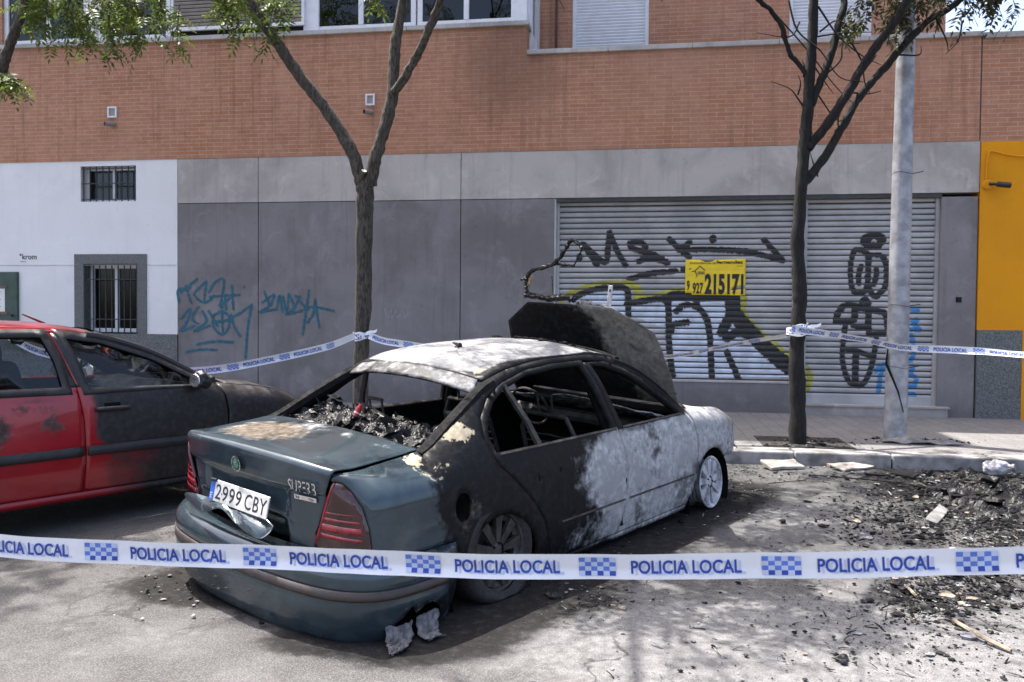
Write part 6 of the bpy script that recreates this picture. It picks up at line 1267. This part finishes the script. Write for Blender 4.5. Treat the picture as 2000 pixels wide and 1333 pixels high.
# ------------------------------------------------------------------ lamp post
pb = at_z(1748, 860, PAVE_Z); LPY = pb[1]; LP = tag(empty('lamp_post', (pb[0], LPY, PAVE_Z)), 'tall galvanised lamp post with scorched foot and wire ties between tree and pier', 'lamp post')
Hh = 8.5; P = [at_y(x, y, LPY)-np.array((pb[0], LPY, PAVE_Z)) for x, y in ((1748, 862), (1752, 700), (1758, 520), (1763, 300), (1770, 60))]; d = (P[-1]-P[0])/(P[-1][2]-P[0][2]); P = [P[0]+d*(z) for z in (0, .3, 1.5, 3, 5, Hh)]; P[0][2] = 0
b = MB(); b.tube(P, [.132, .130, .122, .113, .10, .07], 24); smooth_angle(b.build('column', M['pole'], LP), 60)
b = MB(); b.tube([P[-1], P[-1]+(0, -.4, .25), P[-1]+(0, -1.2, .35)], .035, 8); b.obox(P[-1]+(0, -1.45, .34), (.13, 0, 0), (0, .32, 0), (0, 0, .06)); bevel(b.build('lamp_head', M['pole'], LP), .02)
b = MB(); r = random.Random(2)
for z in (.88, 1.62, 3.2): c = P[0]+d*z; R0 = .128-.006*z; b.tube([c+np.array((R0*math.cos(t), R0*math.sin(t), .012*math.sin(t*2))) for t in np.linspace(0, 2*PI, 26)]+[c+(R0+.12, -.03, .02)], .005, 5)
b.tube([P[0]+d*1.1+(-.125, -.05, 0), P[0]+d*.92+(-.14, -.06, 0), P[0]+d*.80+(-.10, -.11, 0), P[0]+d*.6+(-.02, -.135, 0), P[0]+d*.35+(.05, -.13, 0)], [.006, .016, .014, .009, .004], 6); b.build('wire_tie', M['soot'], LP)

# ------------------------------------------------------------------ police tape
TW = .087
def arc_curve(pts, sub=14):
    S = np.array(spline(pts, sub)); L = np.concatenate([[0], np.cumsum(np.linalg.norm(np.diff(S, axis=0), axis=1))]); return S, L
def tape(label, pts, phase, group='police tape strung round the wreck', width=TW, twist=None, pitch=.598, fold=.004, seed=1, tilt=0.0):
    S, L = arc_curve([np.asarray(p, float) for p in pts]); T = tag(empty('police_tape', S[0]), label, 'barrier tape', group); o = S[0]; tot = L[-1]
    def pos(a, h, off):
        """a metres along, h -.5..0.5 of the width, off metres out of the face"""
        a = np.asarray(a, float); P = np.stack([np.interp(a, L, S[:, i]) for i in range(3)], -1); e = .01; Q = np.stack([np.interp(a+e, L, S[:, i])-np.interp(a-e, L, S[:, i]) for i in range(3)], -1); Q /= np.linalg.norm(Q, axis=-1, keepdims=True)
        up = np.zeros_like(Q); up[..., 2] = 1; up -= Q*np.sum(up*Q, -1, keepdims=True); up /= np.linalg.norm(up, axis=-1, keepdims=True); nrm = np.cross(Q, up)
        w = twist(a) if twist else 0*a; w = w+tilt; u2 = up*np.cos(w)[..., None]+nrm*np.sin(w)[..., None]; n2 = nrm*np.cos(w)[..., None]-up*np.sin(w)[..., None]
        rip = fold*(np.sin(a*5.1+seed)+.7*np.sin(a*11.3+h*.8+seed*2)+.5*np.sin(a*3.1-h*1.2)+.25*np.sin(a*29+2*np.sin(a*3.3)))+width*.19*np.abs(h+.12)*(1+.7*np.sin(a*2.3+seed)); return P+u2*(h*width)[..., None]+n2*(off+rip)[..., None]-o
    n = max(12, int(tot/.02)); A = np.linspace(0, tot, n); hs = np.linspace(-.5, .5, 13); V = np.concatenate([pos(A, np.full(n, h), np.zeros(n)) for h in hs]); F = [(j*n+i, j*n+i+1, (j+1)*n+i+1, (j+1)*n+i) for j in range(len(hs)-1) for i in range(n-1)]
    bd = mesh_obj('band', V, F, M['tapewhite'], T, True)
    tv, tf = text_geo('POLICIA LOCAL', 1.0, .022, .0, 1.0, 6); tv = tv/tv[:, 0].max(); tv = tv*np.array((.36, 1)); th = tv[:, 1].max(); tv[:, 1] = (tv[:, 1]/th-.5)*.51
    k = 0; a0 = phase
    while a0 > 0: a0 -= pitch
    while a0 < tot:
        for dx, sc, mat, off in ((.014, 1, 'tapeghost', .0014), (0, 1, 'tapeblue', .0028)):
            a = tv[:, 0]+a0+dx; keep = (a > .002) & (a < tot-.002)
            if keep.all(): mesh_obj('lettering' if mat == 'tapeblue' else 'back_print', pos(a, tv[:, 1]-.05*(dx > 0), np.full(len(a), off)), tf, M[mat], bd)
        V = []; F = []; MI = []; c0 = a0+.372+.052
        for r_ in range(4):
            for c_ in range(6):
                dark = (r_+c_) % 2 == 0; x0 = c0+c_*.0205; y0 = .36-r_*.18; q = len(V); xx = np.array([x0, x0+.0205, x0+.0205, x0]); yy = np.array([y0-.18, y0-.18, y0, y0])
                if xx.min() < .002 or xx.max() > tot-.002: continue
                V += list(pos(xx, yy, np.full(4, .0028))); F.append((q, q+1, q+2, q+3)); MI.append(0 if dark and r_ == 3 else (1 if dark else 2))
        if F: mesh_obj('checker', V, F, [M['tapeblue'], M['tapemid'], M['tapeghost']], bd, False, MI)
        a0 += pitch
    return T
fp = [at_d(x, y, 3.03-.000233*x) for x, y in ((-260, 1040), (0, 1066), (300, 1081), (620, 1092), (900, 1102), (1200, 1107), (1600, 1103), (1900, 1097), (2300, 1082))]
FT = tape('blue and white police tape stretched across the foreground before the burnt car', fp, -.135, fold=.0055, seed=3)
fq = arc_curve(fp)
tp = at_y(708, 657, 9.83); tb_ = at_y(1553, 646, 9.78)
tape('police tape sagging from the forked tree behind the red car', [at_d(-120, 560, 9.2), at_d(30, 664, 8.9), at_d(110, 696, 8.8), at_d(190, 716, 8.75), at_d(300, 727, 8.8), at_d(420, 722, 9.0), at_d(540, 700, 9.4), at_d(640, 677, 9.8), tp+(-.10, -.02, 0)], .18, seed=5, pitch=.60)
tape('police tape passing behind the burnt car between the forked and the charred tree', [tp+(.09, 0, .01), at_d(750, 666, 10.2), at_d(800, 674, 10.1), at_d(1000, 704, 9.9), at_d(1180, 708, 9.75), at_d(1320, 694, 9.6), at_d(1450, 670, 9.6), tb_+(-.1, 0, -.05)], .05, seed=7, twist=lambda a: .95*sstep(2.4, 4.0, a))
pp = at_y(1755, 676, LPY-.13)
tape('twisted police tape running from the charred tree past the lamp post to the right', [tb_+(-.06, -.10, .02), at_y(1600, 650, 9.85), at_y(1680, 662, 10.1), pp+(-.06, -.02, 0), pp+(.05, -.02, -.02), at_y(1860, 684, 10.3), at_y(2000, 694, 10.2), at_y(2150, 702, 10.1), at_y(2700, 715, 9.9), at_y(3300, 690, 9.7)], .1, seed=9, twist=lambda a: .8*np.sin(a*1.6))
def knot(label, c, r_, seed):
    T = tag(empty('tape_knot', c), label, 'tape knot', 'tape knots on the tree trunks'); rnd = random.Random(seed)
    for k in range(3):
        n = 26; V = []; z0 = rnd.uniform(-.03, .03); sl = rnd.uniform(-.04, .04)
        for i in range(n):
            t = 2*PI*i/(n-1); rr_ = r_+.006*k+.004*math.sin(t*5+k); q = np.array((rr_*math.cos(t), rr_*math.sin(t), z0+sl*math.cos(t+k))); V += [q-(0, 0, .028+.008*math.sin(t*3)), q+(0, 0, .028+.008*math.cos(t*4))]
        o = mesh_obj('wrap', V, [(2*i, 2*i+2, 2*i+3, 2*i+1) for i in range(n-1)], M['tapewhite'], T, True)
        V = []; F = []
        for i in range(1, n-2):
            if rnd.random() < .55:
                t0, t1 = 2*PI*i/(n-1), 2*PI*(i+.7)/(n-1); rr_ = r_+.006*k+.009; h0 = rnd.uniform(-.024, .008); q = len(V); V += [(rr_*math.cos(t), rr_*math.sin(t), z0+sl*math.cos(t+k)+h) for t, h in ((t0, h0), (t1, h0), (t1, h0+.014), (t0, h0+.014))]; F.append((q, q+1, q+2, q+3))
        mesh_obj('print', V, F, M['tapeblue'], o)
    for dx in (.16, .10):
        V = []; n = 9
        for i in range(n): t = i/(n-1); q = np.array((r_*.6+dx*t, -r_*.9-.02*t, .02+.06*t*dx/.16+.01*math.sin(t*6))); V += [q-(0, 0, .022*(1-.2*t)), q+(.004, .008, .022*(1-.2*t))]
        mesh_obj('loose_end', V, [(2*i, 2*i+2, 2*i+3, 2*i+1) for i in range(n-1)], M['tapewhite'], T, True)
    return T
knot('crumpled tape knot round the trunk of the forked tree', (at_y(708, 657, 9.95)[0], 9.95, at_y(708, 657, 9.9)[2]), .105, 1)
knot('tape wrapped round the trunk of the charred tree', (at_y(1558, 646, 9.9)[0], 9.90, at_y(1558, 646, 9.9)[2]), .118, 2)

# ------------------------------------------------------------------ burnt rubbish
def chunk(b, p, s, rnd, flat=.6, mi=0):
    v = []; n = 6
    for zz, rr_ in ((-.5, .6), (.1, 1.0), (.55, .5)):
        a = rnd.uniform(0, 2)
        for k in range(n): q = rnd.uniform(.55, 1.15)*rr_*s; v.append(p+np.array((q*math.cos(a+2*PI*k/n)*rnd.uniform(.7, 1.3), q*math.sin(a+2*PI*k/n), (zz+.5)*s*flat*rnd.uniform(.7, 1.3))))
    f = [tuple(range(2*n, 3*n))]+[(j*n+k, j*n+(k+1) % n, (j+1)*n+(k+1) % n, (j+1)*n+k) for j in range(2) for k in range(n)]; b.add(v, f, mi)
def scatter(name, mats, weights, centres, n, size, seed, label=None):
    b = MB(); rnd = random.Random(seed); tot = sum(c[4] for c in centres)
    for _ in range(n):
        u = rnd.uniform(0, tot)
        for c in centres:
            if u < c[4]: break
            u -= c[4]
        p0 = at_z(c[0]+rnd.gauss(0, c[2]), min(1420, c[1]+rnd.gauss(0, c[3])), 0.0)
        if p0[1] > KERB_Y-.02: continue
        lp = cL@(p0-C0); fpp = cF@(p0-C0)
        if abs(lp) < .8 and -1.0 < fpp < 3.3: continue
        s = size*rnd.lognormvariate(0, .6); p0[2] = .002+(.5*s*rnd.random() if rnd.random() < .25 else 0)
        mi = rnd.choices(range(len(mats)), weights)[0]
        if rnd.random() < .22:
            a = rnd.uniform(0, PI); L = s*rnd.uniform(2.5, 6); d = np.array((math.cos(a), math.sin(a), rnd.uniform(-.1, .35)))*L; b.tube([p0, p0+d*.5+(0, 0, .2*s), p0+d], [s*.25, s*.22, s*.1], 4, mi=mi)
        else: chunk(b, p0, s, rnd, rnd.uniform(.15, .7), mi)
    return tag(b.build(name, mats), label, None, None, 'stuff')
CM_ = [M['char'], M['soot'], M['charwhite'], M['greyslab'], M['wood']]
scatter('cinders', CM_, (8, 6, 1.0, .6, .25), [(1960, 1010, 90, 70, 6), (1880, 945, 110, 30, 4), (1780, 1010, 80, 35, 2.2), (1830, 1170, 60, 30, 1.8), (1940, 1090, 60, 60, 1.5), (1700, 1010, 70, 20, .8)], 8500, .0088, 5)
scatter('gravel_ash', CM_, (6, 4, 2, 1, .3), [(1700, 1200, 180, 90, 3), (1440, 935, 70, 25, 2), (1320, 990, 120, 25, 1.5), (1130, 1100, 100, 40, 1), (1180, 1180, 50, 16, .7), (1600, 925, 160, 10, 2.5), (1850, 1240, 120, 60, 2), (360, 1150, 60, 30, .6), (1500, 1150, 250, 120, .8)], 3600, .0055, 6)
def mound(X_, Y_2):
    c = at_z(1985, 985, 0); c2 = at_z(1900, 935, 0); c3 = at_z(1830, 1165, 0)
    return .17*np.exp(-((X_-c[0])/.55)**2-((Y_2-c[1])/.75)**2)+.09*np.exp(-((X_-c2[0])/.4)**2-((Y_2-c2[1])/.35)**2)
pc_ = at_z(1990, 985, 0)
RB = rubble_sheet('burnt_rubbish_heap', pc_[0]-1.0, pc_[0]+1.3, pc_[1]-1.3, KERB_Y-.05, lambda a, c: mound(a, c)*.26-.03, .036, M['char'], None, 23, 150, 130, None, lambda a, c: np.clip(mound(a, c)/.08, 0, 1), 1500); tag(RB, None, None, None, 'stuff')
def thing_mesh(name, b, mat, label, cat, group=None, bev=0):
    v = np.array(b.v); c = v.mean(0); c[2] = v[:, 2].min(); b.v = [tuple(p) for p in v-c]; o = b.build(name, mat); o.location = c; tag(o, label, cat, group)
    if bev: bevel(o, bev, 2)
    return o
def slab(px0, px1, w, h, z, mat, label, cat='board', name='burnt_board', group='boards and slabs lying at the kerb', tilt=.0, seed=0):
    a, c = at_z(*px0, z), at_z(*px1, z); d = (c-a); L = np.linalg.norm(d); d = d/L; n = np.array((-d[1], d[0], 0)); r = random.Random(seed); out = []
    for t, s in ((0, -1), (.33, -1), (.7, -1), (1, -1), (1, .2), (1, 1), (.6, 1), (.3, 1), (0, 1)): out.append(a+d*L*(t+r.uniform(-.04, .04))+n*w*s*r.uniform(.75, 1.1))
    b = MB(); k = len(out); V = [p+(0, 0, tilt*((p-a)@n)) for p in out]; V = V+[p+(0, 0, h) for p in V]; b.add(V, [tuple(range(k-1, -1, -1)), tuple(range(k, 2*k))]+[(i, (i+1) % k, k+(i+1) % k, k+i) for i in range(k)]); zmin = min(p[2] for p in b.v); b.v = [(p[0], p[1], p[2]-zmin+.004) for p in map(tuple, b.v)]
    return thing_mesh(name, b, mat, label, cat, group, .004)
slab((1497, 908), (1560, 905), .10, .03, .05, M['cardboard'], 'pale broken board at the kerb left of the trunk, largest of the boards', seed=1, tilt=.25)
slab((1632, 915), (1695, 908), .09, .02, .03, M['cardboard'], 'pale flat board lying in the gutter right of the charred tree', seed=2, tilt=.2)
slab((1590, 890), (1632, 905), .05, .035, .06, simple('faded_red_brick', (.20, .15, .14), .8, .3, 12, .2, 40), 'dull reddish block leaning on the kerb edge behind the boards', 'block', 'broken_block', seed=3)
slab((1745, 922), (1790, 930), .06, .018, .03, M['soot'], 'blackened board in the gutter beside the rubbish heap', seed=4, tilt=.3)
slab((1818, 1022), (1842, 995), .045, .012, .01, M['greyslab'], 'small grey tile on the cinders left of the rubbish heap', 'tile', 'broken_tile', seed=5, tilt=.3)
slab((1690, 897), (1745, 900), .05, .012, PAVE_Z+.02, M['soot'], 'charred strip lying on the kerb before the lamp post', seed=6)
def stick(pts, rad, mat, label, cat='stick', name='wooden_stick'):
    b = MB(); b.tube(spline([at_z(x, y, z) for x, y, z in pts], 4), rad, 6); return thing_mesh(name, b, mat, label, cat, 'sticks and rods on the road')
stick([(1862, 1212, .015), (1910, 1240, .03), (1975, 1272, .015)], .011, M['wood'], 'pale wooden stick lying on white ash at the lower right')
stick([(1745, 1130, .012), (1772, 1148, .014), (1790, 1165, .02)], .009, M['wood'], 'short wooden stick under the foreground tape near the cinders')
stick([(1580, 928, .012), (1680, 936, .014), (1760, 945, .012), (1850, 962, .01)], .006, M['soot'], 'long thin black rod lying on the road near the kerb', 'rod', 'iron_rod')
stick([(1500, 945, .01), (1540, 941, .01), (1575, 938, .01)], .004, M['soot'], 'short thin wire on the road beside the front wheel', 'wire', 'iron_wire')
def lump(px, s, mat, label, cat, name, seed, n=5, z=0.0):
    b = MB(); r = random.Random(seed); c = at_z(*px, z)
    for k in range(n): chunk(b, c+np.array((r.gauss(0, s*.55), r.gauss(0, s*.55), 0)), s*r.uniform(.5, 1), r, .5)
    return thing_mesh(name, b, mat, label, cat, 'lumps of burnt debris')
lump((1640, 1290), .035, M['char'], 'small black cinder lump alone on the ash at the bottom', 'cinder', 'cinder_lump', 1)
lump((1815, 1195), .06, M['char'], 'shiny black lump under the foreground tape on the right', 'debris', 'melted_lump', 2)
lump((1850, 1165), .05, M['wood'], 'scorched brown scrap beside the shiny black lump', 'debris', 'melted_lump', 3, 3)
lump((1080, 1168), .05, M['char'], 'charred scrap lying in the shadow right of the rear wheel', 'debris', 'melted_lump', 4)
lump((1690, 1050), .045, M['charwhite'], 'white ash crust lying on the road left of the heap', 'ash', 'ash_lump', 6, 7)
lump((1845, 935), .05, simple('rusty_scrap', (.26, .12, .07), .8, .5, 20, .4, 40), 'rusty scrap in the gutter left of the heap', 'scrap', 'rusty_scrap', 7, 4)
# collapsed plastic sheet at the lamp post's foot
def foot_sheet(u, v):
    z = PAVE_Z+.012+.05*np.abs(vnoise(np.stack([u*9, v*9, u*0], -1), 9))+.05*np.exp(-((u-.1)/.18)**2-((v+.05)/.1)**2); return np.stack([pb[0]+u, LPY+v-.13, z], 1)
o = panel('melted_sheet', [(-.22, -.12), (.0, -.24), (.28, -.22), (.62, -.26), (.60, -.16), (.3, -.06), (.18, .02), (-.05, .02), (-.2, .0)], [], foot_sheet, M['greyslab'], None, .025, .012); tag(o, 'grey melted plastic sheet draped round the foot of the lamp post', 'plastic sheet')
b = MB(); r = random.Random(15)
for k in range(140): p = np.array((pb[0]+r.gauss(.25, .28), LPY+r.gauss(0, .12), PAVE_Z+.002)); chunk(b, p, .02*r.lognormvariate(0, .5), r, .5, r.choices((0, 1, 2), (6, 3, 1))[0])
for k in range(160): p = np.array((r.gauss(1.98, .3), r.uniform(9.55, 10.4), PAVE_Z+.004)); chunk(b, p, .014*r.lognormvariate(0, .5), r, .5, r.choices((0, 1, 2), (6, 3, 1))[0])
tag(b.build('pavement_cinders', [M['char'], M['soot'], M['charwhite']]), None, None, None, 'stuff')
# melted white bottle on top of the heap
BT = tag(empty('melted_bottle', at_z(1925, 915, .09)), 'crumpled pale plastic bottle on the rubbish heap by the kerb', 'bottle'); b = MB(); b.lathe([(0, 0), (.07, .0), (.085, .02), (.08, .07), (.09, .12), (.075, .19), (.03, .24), (.028, .28), (0, .28)], 16, ((0, 0, 0), (.65, -.55, .15), (.3, .5, .8), (-.6, -.4, .5)))
o = b.build('bottle_body', simple('milky_plastic', (.42, .42, .44), .35, .35, 14), BT, True); tx = bpy.data.textures.new('crumple', 'CLOUDS'); tx.noise_scale = .08; q = o.modifiers.new('smooth', 'SUBSURF'); q.levels = 2; q.render_levels = 2; q = o.modifiers.new('crumple', 'DISPLACE'); q.texture = tx; q.strength = .06; q.texture_coords = 'LOCAL'
b = MB(); c = np.array((.65, -.55, .15))*.285; b.tube([c, c+np.array((.65, -.55, .15))*.03], .034, 14); b.build('bottle_cap', M['greyslab'], BT)
